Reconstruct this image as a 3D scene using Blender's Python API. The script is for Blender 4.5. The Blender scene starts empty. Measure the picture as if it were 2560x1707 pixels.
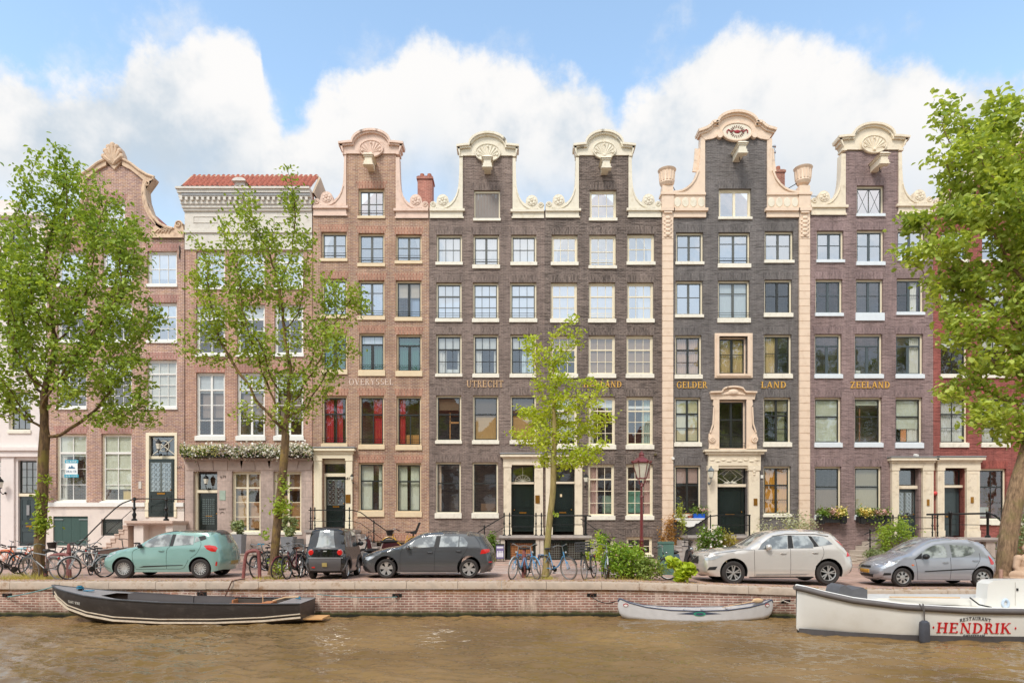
import bpy, bmesh, math, random
import numpy as np
from mathutils import Vector, Matrix
from mathutils.geometry import tessellate_polygon, delaunay_2d_cdt
random.seed(7); rng = np.random.default_rng(11)
S = bpy.context.scene
COL = S.collection
pi = math.pi
# ---------------- camera: native photo pixels (2560x1707), f = 1640 px, horizon at row 1318 ----------------
FOC, HX, HY, EYE = 1640.0, 1280.0, 1318.0, 1.6
cd = bpy.data.cameras.new('camera'); cam = bpy.data.objects.new('camera', cd); COL.objects.link(cam)
cam.location = (0, 0, EYE); cam.rotation_euler = (pi/2, 0, 0)
cd.sensor_width = 36; cd.lens = FOC/2560*36; cd.shift_y = (HY-853.5)/2560; cd.clip_start = .1; cd.clip_end = 3000
S.camera = cam
S.view_settings.view_transform = 'Standard'; S.view_settings.look = 'None'
S.view_settings.exposure = 0.92; S.view_settings.gamma = 1
cy = S.cycles; cy.max_bounces = 7; cy.diffuse_bounces = 3; cy.glossy_bounces = 3; cy.transmission_bounces = 3; cy.transparent_max_bounces = 10; cy.caustics_reflective = False; cy.caustics_refractive = False
# ---------------- sun ----------------
SUN_EL, SUN_AZ = math.radians(52), math.radians(205)      # azimuth clockwise from +Y: behind the camera, to its left
sd = bpy.data.lights.new('sun', 'SUN'); sd.energy = 1.35; sd.angle = math.radians(14); sd.color = (1, .95, .88)
sun = bpy.data.objects.new('sun', sd); COL.objects.link(sun)
sdir = Vector((math.sin(SUN_AZ)*math.cos(SUN_EL), math.cos(SUN_AZ)*math.cos(SUN_EL), math.sin(SUN_EL)))
sun.rotation_euler = sdir.to_track_quat('Z', 'Y').to_euler(); sun.location = (-10, -10, 40)
# ---------------- world: Nishita sky with clouds laid out by compass direction ----------------
W = bpy.data.worlds.new('World'); S.world = W; W.use_nodes = True
nt = W.node_tree; nt.nodes.clear()
def N(t, typ, **kw):
    n = t.nodes.new(typ)
    for k, v in kw.items(): setattr(n, k, v)
    return n
class G:
    """tiny wrapper for wiring nodes"""
    def __init__(s, t): s.t = t
    def put(s, inp, v):
        if hasattr(v, 'is_output') or isinstance(v, bpy.types.NodeSocket): s.t.links.new(v, inp)
        elif v is not None: inp.default_value = v
    def math(s, op, a, b=None, c=None, clamp=False):
        n = N(s.t, 'ShaderNodeMath', operation=op, use_clamp=clamp); s.put(n.inputs[0], a)
        if b is not None: s.put(n.inputs[1], b)
        if c is not None: s.put(n.inputs[2], c)
        return n.outputs[0]
    def noise(s, vec, scale, detail=3, rough=.5, dist=0, out=0):
        n = N(s.t, 'ShaderNodeTexNoise')
        if vec is not None: s.put(n.inputs['Vector'], vec)
        s.put(n.inputs['Scale'], scale); n.inputs['Detail'].default_value = detail
        n.inputs['Roughness'].default_value = rough; n.inputs['Distortion'].default_value = dist
        return n.outputs[out]
    def ramp(s, fac, stops, interp='LINEAR'):
        n = N(s.t, 'ShaderNodeValToRGB'); s.put(n.inputs[0], fac); e = n.color_ramp.elements; n.color_ramp.interpolation = interp
        while len(e) < len(stops): e.new(.5)
        for k, (p, c) in enumerate(stops):
            e[k].position = p; e[k].color = tuple(c)+(1,) if len(c) == 3 else c
        return n.outputs[0]
    def mix(s, fac, a, b, mode='MIX'):
        n = N(s.t, 'ShaderNodeMix', data_type='RGBA', blend_type=mode); s.put(n.inputs[0], fac)
        for i, v in ((6, a), (7, b)):
            s.put(n.inputs[i], tuple(v)+(1,) if isinstance(v, (tuple, list)) and len(v) == 3 else v)
        return n.outputs[2]
    def mapr(s, v, a, b, c, d, smooth=False):
        n = N(s.t, 'ShaderNodeMapRange', interpolation_type='SMOOTHSTEP' if smooth else 'LINEAR')
        for i, x in enumerate((v, a, b, c, d)): s.put(n.inputs[i], x)
        return n.outputs[0]
    def xyz(s, v):
        n = N(s.t, 'ShaderNodeSeparateXYZ'); s.put(n.inputs[0], v); return n.outputs
    def vec(s, x, y, z):
        n = N(s.t, 'ShaderNodeCombineXYZ')
        for i, v in enumerate((x, y, z)): s.put(n.inputs[i], v)
        return n.outputs[0]
SKY = .15
g = G(nt)
sky = N(nt, 'ShaderNodeTexSky', sky_type='NISHITA', sun_disc=False, sun_elevation=SUN_EL, sun_rotation=SUN_AZ)
sky.air_density = 1.0; sky.dust_density = .6; sky.ozone_density = 1.6
dirv = N(nt, 'ShaderNodeTexCoord').outputs['Generated']
dx, dy, dz = g.xyz(dirv)
az = g.math('ARCTAN2', dx, dy); el = g.math('ARCSINE', dz)
prof = [(0,150),(60,178),(160,192),(285,155),(305,97),(350,90),(385,112),(440,86),(520,112),(570,118),(604,165),(590,205),(655,300),
        (700,265),(740,212),(850,150),(930,112),(972,84),(1020,112),(1060,152),(1125,120),(1200,165),(1300,178),(1375,205),(1420,275),
        (1460,235),(1560,150),(1600,110),(1700,66),(1830,68),(1920,102),(2060,125),(2140,135),(2190,185),(2280,160),(2352,172)]
def azel(x, y):
    x *= 1.0884; y *= 1.0884; a = math.atan((x-HX)/FOC); e = math.atan((HY-y)/math.hypot(FOC, x-HX)); return a, e
pr = [azel(*p) for p in prof]
pr = [pr[k] for k in range(len(pr)) if k not in (1, 5, 8, 31)]
a01 = g.mapr(az, -.68, .68, 0, 1)
ramp = g.ramp(a01, [((a+.68)/1.36, (e,)*3) for a, e in pr][:32])
hgt = g.xyz(ramp)[0]
n1 = g.noise(dirv, 8, 8, .6); n2 = g.noise(dirv, 30, 6, .65); n3 = g.noise(dirv, 3.2, 5, .6)
edge = g.math('ADD', g.math('SUBTRACT', hgt, el), g.math('MULTIPLY', g.math('SUBTRACT', n1, .5), .13))
edge = g.math('ADD', edge, g.math('MULTIPLY', g.math('SUBTRACT', n2, .5), .05))
m1 = g.mapr(edge, -.012, .022, 0, 1, True)
# blue shows faintly between the cloud banks low down
gap = g.math('MULTIPLY', g.mapr(g.math('SUBTRACT', hgt, el), .08, .22, 0, 1, True), g.mapr(n3, .40, .58, 0, .8, True))
m1 = g.math('MULTIPLY', m1, g.math('SUBTRACT', 1, gap))
# thin wisps higher up
wis = g.mapr(g.noise(dirv, 5.2, 7, .62), .52, .72, 0, .7, True)
m = g.math('MAXIMUM', m1, wis)
m = g.math('MAXIMUM', m, g.mapr(dy, .15, -.25, 0, .85, True))      # behind the viewer the sky is mostly bright thin cloud
shade = g.mapr(g.math('ADD', g.math('MULTIPLY', n1, .6), g.math('MULTIPLY', g.noise(dirv, 4, 6, .6), .6)),   .40, .70, 0, 1, True)
shade = g.math('MULTIPLY', shade, g.mapr(g.math('SUBTRACT', hgt, el), .03, .24, 1, .25, True))      # cloud banks are greyer towards their base
CL = .60/SKY
cc = g.mix(shade, (CL*.52, CL*.60, CL*.68), (CL*.87, CL*.86, CL*.85))
skc = g.mix(1.0, sky.outputs[0], (1.5, 1.43, 1.22), 'MULTIPLY')
bk_ = g.mapr(dy, .05, -.5, 1, 1.4); cc = g.mix(1, cc, g.vec(bk_, bk_, bk_), 'MULTIPLY')      # clouds near the sun are brighter
colr = g.mix(m, skc, cc)
bg = N(nt, 'ShaderNodeBackground'); nt.links.new(colr, bg.inputs[0]); bg.inputs[1].default_value = SKY
wo = N(nt, 'ShaderNodeOutputWorld'); nt.links.new(bg.outputs[0], wo.inputs[0])

# ---------------- coordinates ----------------
FY = 32.8                                        # facade plane
def fx(px): return (px-HX)/50.0
def fz(py): return EYE+(HY-py)/50.0
def P(px, py, Y): return Vector(((px-HX)*Y/FOC, Y, EYE+(HY-py)*Y/FOC))
def sm(t): t = max(0, min(1, t)); return t*t*(3-2*t)
def gz(x, y=20): return -.19*sm((x-1.5)/9.5) if y < 26 else -.2*sm((x-3)/16)
def X(px, Y): return (px-HX)*Y/FOC
# ---------------- materials ----------------
MC = {}
def lin(c):
    return tuple(((v/255)/12.92 if v/255 <= .04045 else ((v/255+.055)/1.055)**2.4) for v in c)
def base_mat(name):
    m = bpy.data.materials.new(name); m.use_nodes = True; t = m.node_tree
    b = t.nodes['Principled BSDF']; return m, t, b, G(t)
def M(name, col=None, rough=.6, metal=0, var=.12, vs=6, bump=0, bs=40, coat=0, spec=.5, dirt=None, trans=0, stretch=None, emit=0):
    """procedural material; col in sRGB 0-255, var = colour variation, bump = surface relief"""
    if name in MC: return MC[name]
    m, t, b, g = base_mat(name); c = lin(col)
    co = N(t, 'ShaderNodeTexCoord').outputs['Object']
    if stretch:
        mp = N(t, 'ShaderNodeMapping'); mp.inputs['Scale'].default_value = stretch; t.links.new(co, mp.inputs[0]); co = mp.outputs[0]
    nz = g.noise(co, vs, 5, .6)
    f = g.mapr(nz, .3, .7, 0, 1)
    out = g.mix(f, tuple(v*(1-var) for v in c), tuple(min(1, v*(1+var)) for v in c))
    if dirt:
        dc, amt, sc = dirt; out = g.mix(g.mapr(g.noise(co, sc, 6, .7), .5, .72, 0, amt, True), out, lin(dc))
    t.links.new(out, b.inputs['Base Color']); b.inputs['Roughness'].default_value = rough; b.inputs['Metallic'].default_value = metal
    b.inputs['Coat Weight'].default_value = coat; b.inputs['Coat Roughness'].default_value = .06; b.inputs['Specular IOR Level'].default_value = spec
    if bump:
        bn = N(t, 'ShaderNodeBump'); bn.inputs['Strength'].default_value = bump; bn.inputs['Distance'].default_value = .01
        t.links.new(g.noise(co, bs, 4, .6), bn.inputs['Height']); t.links.new(bn.outputs[0], b.inputs['Normal'])
    if emit: b.inputs['Emission Color'].default_value = c+(1,); b.inputs['Emission Strength'].default_value = emit
    MC[name] = m; return m
def brick(name, c1, c2, mort, bw=.23, rh=.072, ms=.011, dirt=(70, 55, 50), damt=.25, relief=.5, soldier=False, rough=.8, streak=None, horiz=False, dsc=.8, rag=0):
    if name in MC: return MC[name]
    m, t, b, g = base_mat(name)
    co = N(t, 'ShaderNodeTexCoord').outputs['Object']; x, y, z = g.xyz(co)
    u = g.math('ADD', x, g.math('MULTIPLY', y, .97)) if not horiz else x
    w = z if not horiz else y
    if not soldier and not horiz:   # hand-laid courses wander a little
        w = g.math('ADD', w, g.math('MULTIPLY', g.math('SUBTRACT', g.noise(g.vec(x, 0, z), .9, 2), .5), .05))
    v = g.vec(w, u, 0) if soldier else g.vec(u, w, 0)
    bt = N(t, 'ShaderNodeTexBrick'); t.links.new(v, bt.inputs['Vector'])
    for k, val in (('Scale', 1), ('Mortar Size', ms), ('Mortar Smooth', .3), ('Bias', 0), ('Brick Width', bw), ('Row Height', rh)):
        bt.inputs[k].default_value = val
    bt.inputs['Color1'].default_value = lin(c1)+(1,); bt.inputs['Color2'].default_value = lin(c2)+(1,); bt.inputs['Mortar'].default_value = lin(mort)+(1,)
    f = g.mapr(g.noise(co, .55, 6, .65), .35, .7, .82, 1.14)
    out = g.mix(1, bt.outputs[0], g.vec(f, f, f), 'MULTIPLY')
    f2 = g.mapr(g.noise(co, 7, 4, .6), .3, .7, .86, 1.14); out = g.mix(1, out, g.vec(f2, f2, f2), 'MULTIPLY')
    out = g.mix(g.mapr(g.noise(co, dsc, 7, .7), .5, .72, 0, damt, True), out, lin(dirt))
    mq = N(t, 'ShaderNodeMapping'); mq.inputs['Scale'].default_value = (2.2, 2.2, .16); t.links.new(co, mq.inputs[0])      # faint rain streaks
    f3 = g.mapr(g.noise(mq.outputs[0], 1.3, 5, .65), .38, .62, .84, 1.05); out = g.mix(1, out, g.vec(f3, f3, f3), 'MULTIPLY')
    hr = None
    if rag:      # ragged open joints under the paint
        rn_ = g.noise(g.vec(g.math('MULTIPLY', u, 1.6 if not soldier else 13), g.math('MULTIPLY', w, 13 if not soldier else 1.6), 0), 1, 3, .6); hr = g.mapr(rn_, .36, .48, 0, 1, True)
        k_ = g.mapr(hr, 0, 1, 1-rag, 1); out = g.mix(1, out, g.vec(k_, k_, k_), 'MULTIPLY')
    if streak:   # pale salts and runs, stretched downwards
        mp = N(t, 'ShaderNodeMapping'); mp.inputs['Scale'].default_value = (1.6, 1.6, .35); t.links.new(co, mp.inputs[0])
        out = g.mix(g.mapr(g.noise(mp.outputs[0], 1.7, 7, .75), .5, .7, 0, streak[1], True), out, lin(streak[0]))
    t.links.new(out, b.inputs['Base Color']); b.inputs['Roughness'].default_value = rough
    bn = N(t, 'ShaderNodeBump'); bn.inputs['Strength'].default_value = relief; bn.inputs['Distance'].default_value = .012
    hh = g.math('ADD', g.math('MULTIPLY', bt.outputs['Fac'], -1), g.math('MULTIPLY', g.noise(v, 9, 4, .7), 1.2))
    if hr is not None: hh = g.math('ADD', hh, g.math('MULTIPLY', hr, 1.5))
    t.links.new(hh, bn.inputs['Height']); t.links.new(bn.outputs[0], b.inputs['Normal'])
    MC[name] = m; return m
def glass(name, refl, tint=(.75, .8, .78), wob=.25):
    if name in MC: return MC[name]
    m, t, b, g = base_mat(name); t.nodes.remove(b)
    gl = N(t, 'ShaderNodeBsdfGlossy'); gl.inputs['Roughness'].default_value = .02; gl.inputs[0].default_value = (.93, .96, 1, 1)
    tr = N(t, 'ShaderNodeBsdfTransparent'); tr.inputs[0].default_value = tint+(1,)
    co = N(t, 'ShaderNodeTexCoord').outputs['Object']
    bn = N(t, 'ShaderNodeBump'); bn.inputs['Strength'].default_value = wob; bn.inputs['Distance'].default_value = .02
    t.links.new(g.noise(co, 1.3, 2), bn.inputs['Height']); t.links.new(bn.outputs[0], gl.inputs['Normal'])
    fr = N(t, 'ShaderNodeLayerWeight'); fr.inputs[0].default_value = .5       # facing: the same from both sides of the pane
    fac = g.math('ADD', g.math('MULTIPLY', g.math('POWER', fr.outputs['Facing'], 3), .7), refl, clamp=True)
    mx = N(t, 'ShaderNodeMixShader'); t.links.new(fac, mx.inputs[0]); t.links.new(tr.outputs[0], mx.inputs[1]); t.links.new(gl.outputs[0], mx.inputs[2])
    t.links.new(mx.outputs[0], t.nodes['Material Output'].inputs[0]); MC[name] = m; return m
def leafmat(name, dark, light, tr=.35, tipc=None):
    if name in MC: return MC[name]
    m, t, b, g = base_mat(name)
    geo = N(t, 'ShaderNodeNewGeometry'); co = N(t, 'ShaderNodeTexCoord').outputs['Object']
    f = g.math('ADD', g.math('MULTIPLY', geo.outputs['Random Per Island'], .6), g.math('MULTIPLY', g.mapr(g.noise(co, 1.1, 3), .3, .7, 0, 1), .5), clamp=True)
    c = g.mix(f, lin(dark), lin(light)); t.links.new(c, b.inputs['Base Color']); b.inputs['Roughness'].default_value = .5
    b.inputs['Specular IOR Level'].default_value = .35
    tl = N(t, 'ShaderNodeBsdfTranslucent'); t.links.new(g.mix(1, c, (1.25, 1.15, .5), 'MULTIPLY'), tl.inputs[0])
    mx = N(t, 'ShaderNodeMixShader'); mx.inputs[0].default_value = tr
    t.links.new(b.outputs[0], mx.inputs[1]); t.links.new(tl.outputs[0], mx.inputs[2]); t.links.new(mx.outputs[0], t.nodes['Material Output'].inputs[0])
    MC[name] = m; return m
# ---------------- mesh builder ----------------
class MB:
    def __init__(s): s.v = []; s.f = []; s.m = []
    def add(s, vs, fs, mi=0):
        o = len(s.v); s.v.extend([tuple(v) for v in vs]); s.f.extend([tuple(i+o for i in f) for f in fs]); s.m.extend([mi]*len(fs)); return s
    def box(s, x0, x1, y0, y1, z0, z1, mi=0):
        return s.add([(x0,y0,z0),(x1,y0,z0),(x1,y1,z0),(x0,y1,z0),(x0,y0,z1),(x1,y0,z1),(x1,y1,z1),(x0,y1,z1)],
              [(0,3,2,1),(4,5,6,7),(0,1,5,4),(1,2,6,5),(2,3,7,6),(3,0,4,7)], mi)
    def bar(s, a, b, w, h, mi=0, up=(0,0,1)):
        a = Vector(a); b = Vector(b); d = (b-a).normalized(); u = Vector(up)
        if abs(d.dot(u)) > .98: u = Vector((0,1,0))
        r = d.cross(u).normalized()*w/2; q = r.cross(d).normalized()*h/2
        return s.add([a-r-q,a+r-q,a+r+q,a-r+q,b-r-q,b+r-q,b+r+q,b-r+q],[(0,3,2,1),(4,5,6,7),(0,1,5,4),(1,2,6,5),(2,3,7,6),(3,0,4,7)], mi)
    def tube(s, pts, r, n=8, mi=0, cap=True, closed=False):
        pts = [Vector(p) for p in pts]; k = len(pts); rr = r if isinstance(r, (list, tuple)) else [r]*k; o = len(s.v); u = None
        for i, p in enumerate(pts):
            if closed: d = pts[(i+1) % k]-pts[i-1]
            else: d = pts[min(i+1, k-1)]-pts[max(i-1, 0)]
            d = d.normalized() if d.length > 1e-9 else Vector((0,0,1))
            if u is None: u = d.orthogonal().normalized()
            u = (u-d*u.dot(d)); u = u.normalized() if u.length > 1e-6 else d.orthogonal().normalized(); w = d.cross(u)
            for j in range(n):
                a = 2*pi*j/n; s.v.append(tuple(p+(u*math.cos(a)+w*math.sin(a))*rr[i]))
        for i in range(k if closed else k-1):
            i2 = (i+1) % k
            for j in range(n):
                j2 = (j+1) % n; s.f.append((o+i*n+j, o+i*n+j2, o+i2*n+j2, o+i2*n+j)); s.m.append(mi)
        if cap and not closed:
            s.f.append(tuple(o+j for j in reversed(range(n)))); s.f.append(tuple(o+(k-1)*n+j for j in range(n))); s.m += [mi, mi]
        return s
    def cyl(s, a, b, r, n=12, mi=0, r2=None): return s.tube([a, b], [r, r if r2 is None else r2], n, mi)
    def lathe(s, prof, c=(0,0,0), n=16, mi=0, axis='z', sy=1, caps=True):
        o = len(s.v); k = len(prof)
        for r, h in prof:
            for j in range(n):
                a = 2*pi*j/n; p = (r*math.cos(a), r*math.sin(a)*sy, h)
                if axis == 'y': p = (p[0], h, p[1])
                elif axis == 'x': p = (h, p[0], p[1])
                s.v.append((c[0]+p[0], c[1]+p[1], c[2]+p[2]))
        for i in range(k-1):
            for j in range(n):
                j2 = (j+1) % n; s.f.append((o+i*n+j, o+i*n+j2, o+(i+1)*n+j2, o+(i+1)*n+j)); s.m.append(mi)
        if caps: s.f.append(tuple(o+j for j in range(n))); s.f.append(tuple(o+(k-1)*n+j for j in range(n))); s.m += [mi, mi]
        return s
    def plate(s, loops, y0, y1, mi=0, ms=None):
        """flat plate in the XZ plane between depths y0 (front) and y1; loops = outline then holes, as (x, z)"""
        ms = mi if ms is None else ms
        tris = tessellate_polygon([[Vector((x, z, 0)) for x, z in L] for L in loops]); flat = [p for L in loops for p in L]; n = len(flat); o = len(s.v)
        s.v += [(x, y0, z) for x, z in flat]+[(x, y1, z) for x, z in flat]
        for t in tris:
            s.f.append(tuple(o+i for i in t)); s.f.append(tuple(o+n+i for i in reversed(t))); s.m += [mi, mi]
        k = 0
        for L in loops:
            for i in range(len(L)):
                a = k+i; b = k+(i+1) % len(L); s.f.append((o+a, o+b, o+n+b, o+n+a)); s.m.append(ms)
            k += len(L)
        return s
    def sphere(s, c, r, n=10, mi=0, sc=(1,1,1)):
        pr = [(math.sin(pi*i/n)*r, -math.cos(pi*i/n)*r) for i in range(n+1)]; o = len(s.v); s.lathe(pr, (0,0,0), n+4, mi)
        for i in range(o, len(s.v)):
            v = s.v[i]; s.v[i] = (c[0]+v[0]*sc[0], c[1]+v[1]*sc[1], c[2]+v[2]*sc[2])
        return s
    def xf(s, mat, o=0):
        for i in range(o, len(s.v)): s.v[i] = tuple(mat @ Vector(s.v[i]))
        return s
    def build(s, name, mats, parent=None, smooth=True, fix=True, ang=.7, loc=None):
        me = bpy.data.meshes.new(name); me.from_pydata(s.v, [], s.f)
        if not isinstance(mats, (list, tuple)): mats = [mats]
        for m in mats: me.materials.append(m)
        me.polygons.foreach_set('material_index', s.m)
        if fix:
            bm = bmesh.new(); bm.from_mesh(me); bmesh.ops.remove_doubles(bm, verts=bm.verts, dist=1e-5); bmesh.ops.recalc_face_normals(bm, faces=bm.faces); bm.to_mesh(me); bm.free()
        if smooth:
            me.polygons.foreach_set('use_smooth', [True]*len(me.polygons))
            if ang: me.set_sharp_from_angle(angle=ang)
        me.update(); o = bpy.data.objects.new(name, me); COL.objects.link(o)
        if parent is not None: o.parent = parent
        if loc is not None: o.location = loc
        return o
def tag(o, label=None, cat=None, group=None, kind=None):
    if label: o['label'] = label
    if cat: o['category'] = cat
    if group: o['group'] = group
    if kind: o['kind'] = kind
    return o
def thing(name, label, cat, loc=(0,0,0), rz=0, group=None):
    o = bpy.data.objects.new(name, None); COL.objects.link(o); o.location = loc; o.rotation_euler = (0, 0, rz); o.empty_display_size = .2
    return tag(o, label, cat, group)
def copy_tree(o, parent=None):
    c = o.copy(); COL.objects.link(c)
    if parent is not None: c.parent = parent
    for ch in list(o.children): copy_tree(ch, c)
    return c
def arc(cx, cy, r, a0, a1, n, ry=None):
    ry = r if ry is None else ry
    return [(cx+r*math.cos(math.radians(a0+(a1-a0)*i/n)), cy+ry*math.sin(math.radians(a0+(a1-a0)*i/n))) for i in range(n+1)]
def smoothline(pts, n=6):
    """Catmull-Rom through 2D or 3D points"""
    out = []; p = [Vector(q) for q in pts]; p = [p[0]*2-p[1]]+p+[p[-1]*2-p[-2]]
    for i in range(1, len(p)-2):
        for k in range(n):
            t = k/n; a, b, c, d = p[i-1:i+3]
            out.append(.5*((2*b)+(c-a)*t+(2*a-5*b+4*c-d)*t*t+(3*b-a-3*c+d)*t**3))
    out.append(p[-2]); return out
# ---------------- serif lettering built from strokes (unit height 1) ----------------
TH, TN, SE = .17, .075, .055
def glyph(ch):
    """list of polygons and advance width"""
    out = []
    def V(x, t=TH, z0=0, z1=1, s=True):
        out.append([(x-t/2, z0), (x+t/2, z0), (x+t/2, z1), (x-t/2, z1)])
        if s:
            for z in (0, 1-SE):
                out.append([(x-t/2-.09, z), (x+t/2+.09, z), (x+t/2+.09, z+SE), (x-t/2-.09, z+SE)])
    def Hh(x0, x1, z, t=TN): out.append([(x0, z-t/2), (x1, z-t/2), (x1, z+t/2), (x0, z+t/2)])
    def Dg(x0, z0, x1, z1, t): out.append([(x0-t/2, z0), (x0+t/2, z0), (x1+t/2, z1), (x1-t/2, z1)])
    def A(cx, cz, rx, rz, a0, a1, t0=TN, t1=TH, n=14):
        for i in range(n):
            q = []
            for a in (a0+(a1-a0)*i/n, a0+(a1-a0)*(i+1)/n):
                c, s_ = math.cos(math.radians(a)), math.sin(math.radians(a)); t = t0+(t1-t0)*abs(c)
                q.append(((cx+rx*c, cz+rz*s_), (cx+(rx-t)*c, cz+(rz-t*.75)*s_)))
            out.append([q[0][0], q[1][0], q[1][1], q[0][1]])
    def tick(x, z0, z1, t=.05): out.append([(x-t, z0), (x+t, z0), (x+t, z1), (x-t, z1)])
    w = .8
    if ch == 'H': V(.15); V(.7); Hh(.15, .7, .5); w = .95
    elif ch == 'E': V(.15); Hh(.15, .6, 1-TN/2); Hh(.15, .5, .52); Hh(.15, .64, TN/2); tick(.6, .8, 1); tick(.64, 0, .2); tick(.5, .42, .62, .03); w = .78
    elif ch == 'L': V(.15); Hh(.15, .62, TN/2); tick(.62, 0, .24); w = .74
    elif ch == 'T': V(.4); Hh(.02, .78, 1-TN/2); tick(.05, .78, 1); tick(.75, .78, 1); w = .88
    elif ch == 'I': V(.15); w = .4
    elif ch == 'N': V(.15, TN); V(.75, TN); Dg(.16, 1, .72, 0, TH); w = 1.0
    elif ch == 'M': V(.13, TN); V(.95, TH); Dg(.17, 1, .5, 0, TH); Dg(.86, 1, .5, 0, TN); w = 1.15
    elif ch == 'A': Dg(.1, 0, .42, 1, TN); Dg(.75, 0, .43, 1, TH); Hh(.2, .66, .33); Hh(0, .22, SE/2, SE); Hh(.6, .9, SE/2, SE); w = .92
    elif ch == 'V': Dg(.12, 1, .45, 0, TH); Dg(.78, 1, .45, 0, TN); Hh(0, .26, 1-SE/2, SE); Hh(.66, .92, 1-SE/2, SE); w = .92
    elif ch == 'Y': Dg(.12, 1, .42, .45, TH); Dg(.74, 1, .43, .45, TN); V(.43, TH, 0, .5, False); Hh(.26, .6, SE/2, SE); Hh(0, .26, 1-SE/2, SE); Hh(.62, .88, 1-SE/2, SE); w = .86
    elif ch == 'K': V(.15); Dg(.2, .45, .68, 1, TN); Dg(.34, .6, .74, 0, TH); Hh(.6, .9, SE/2, SE); Hh(.55, .8, 1-SE/2, SE); w = .92
    elif ch == 'Z': Dg(.08, 0, .62, 1, TH); Hh(.04, .68, 1-TN/2); Hh(.02, .72, TN/2); tick(.06, .8, 1); tick(.7, 0, .22); w = .82
    elif ch == 'O': A(.5, .5, .45, .52, 0, 360, n=28); w = 1.0
    elif ch == 'Q': A(.5, .5, .45, .52, 0, 360, n=28); Dg(.5, .2, .85, -.1, .1); w = 1.0
    elif ch == 'C': A(.48, .5, .43, .52, 40, 320, n=22); tick(.82, .68, .95, .03); w = .92
    elif ch == 'G': A(.48, .5, .43, .52, 40, 330, n=22); V(.8, TH*.85, .05, .48, False); Hh(.64, .95, .46, SE); tick(.82, .7, .95, .03); w = 1.0
    elif ch == 'D': V(.15); A(.3, .5, .5, .5, -90, 90, n=16); Hh(.15, .32, 1-TN/2); Hh(.15, .32, TN/2); w = .92
    elif ch in 'PRB':
        V(.15); A(.34, .75, .28, .25, -90, 90, TN, TH*.9, 10); Hh(.15, .36, 1-TN/2); Hh(.15, .36, .53)
        if ch == 'R': Dg(.4, .5, .7, 0, TH*.9); Hh(.62, .86, SE/2, SE)
        if ch == 'B': A(.36, .27, .32, .27, -90, 90, TN, TH, 10); Hh(.15, .36, TN/2)
        w = .84
    elif ch == 'U': V(.15, TH, .3, 1, False); V(.72, TN, .3, 1, False); A(.425, .32, .33, .34, 180, 360, TN, TH*.8, 12); Hh(.0, .3, 1-SE/2, SE); Hh(.6, .85, 1-SE/2, SE); w = .9
    elif ch == 'S': A(.36, .74, .27, .27, 30, 250, TN, TH, 14); A(.36, .27, .3, .28, -150, 80, TN, TH, 14); w = .72
    elif ch == '6': A(.33, .3, .28, .3, 0, 360, n=20); A(.52, .42, .48, .58, 110, 185, TN, TN, 10); w = .7
    elif ch == '7': Hh(.05, .62, 1-TN/2, TN*1.3); Dg(.25, 0, .56, 1, TH*.8); w = .7
    elif ch == '9': A(.33, .7, .28, .3, 0, 360, n=20); A(.14, .58, .48, .58, -70, 5, TN, TN, 10); w = .7
    elif ch == '8': A(.33, .74, .24, .26, 0, 360, n=16); A(.33, .28, .3, .29, 0, 360, n=16); w = .7
    elif ch == '1': V(.25); w = .48
    elif ch == '0': A(.33, .5, .3, .5, 0, 360, n=20); w = .7
    elif ch == '5': V(.14, TN, .52, 1, False); Hh(.12, .55, 1-TN/2); A(.3, .32, .3, .33, -140, 110, TN, TH, 14); w = .68
    elif ch == '2': A(.32, .72, .27, .28, -30, 160, TN, TH, 12); Dg(.08, .03, .5, .55, TN); Hh(.04, .62, TN/2); w = .7
    elif ch == '3': A(.3, .75, .24, .26, -90, 150, TN, TH, 12); A(.3, .28, .28, .29, -150, 90, TN, TH, 12); w = .68
    elif ch == '4': V(.45, TH*.8, 0, 1, False); Hh(.02, .68, .3); Dg(.06, .3, .42, 1, TN); w = .74
    elif ch == '.': tick(.1, 0, .12, .06); w = .25
    elif ch == '-': Hh(.05, .4, .45); w = .45
    else: w = .45
    return out, w
def lettering(mb, text, x0, x1, z0, z1, y, th=.02, mi=0, mapf=None):
    """spread the words between x0 and x1; mapf may bend points (x, z) -> (x, y, z)"""
    gl = [glyph(c) for c in text]; gap = .1; tw = sum(w+gap for _, w in gl)-gap; sx = (x1-x0)/tw; h = z1-z0; cx = x0; e = 0
    for polys, w in gl:
        for k, p in enumerate(polys):
            q = [(cx+px*sx, z0+pz*h) for px, pz in p]; dd = (k % 3)*.0007
            vs = []
            for (a, b) in q: vs.append((a, y-th-dd, b) if mapf is None else mapf(a, b, th+dd))
            for (a, b) in q: vs.append((a, y+.002, b) if mapf is None else mapf(a, b, -.002))
            n = len(q); mb.add(vs, [tuple(range(n)), tuple(range(2*n-1, n-1, -1))]+[(i, (i+1) % n, n+(i+1) % n, n+i) for i in range(n)], mi)
        cx += (w+gap)*sx
    return mb
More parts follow.
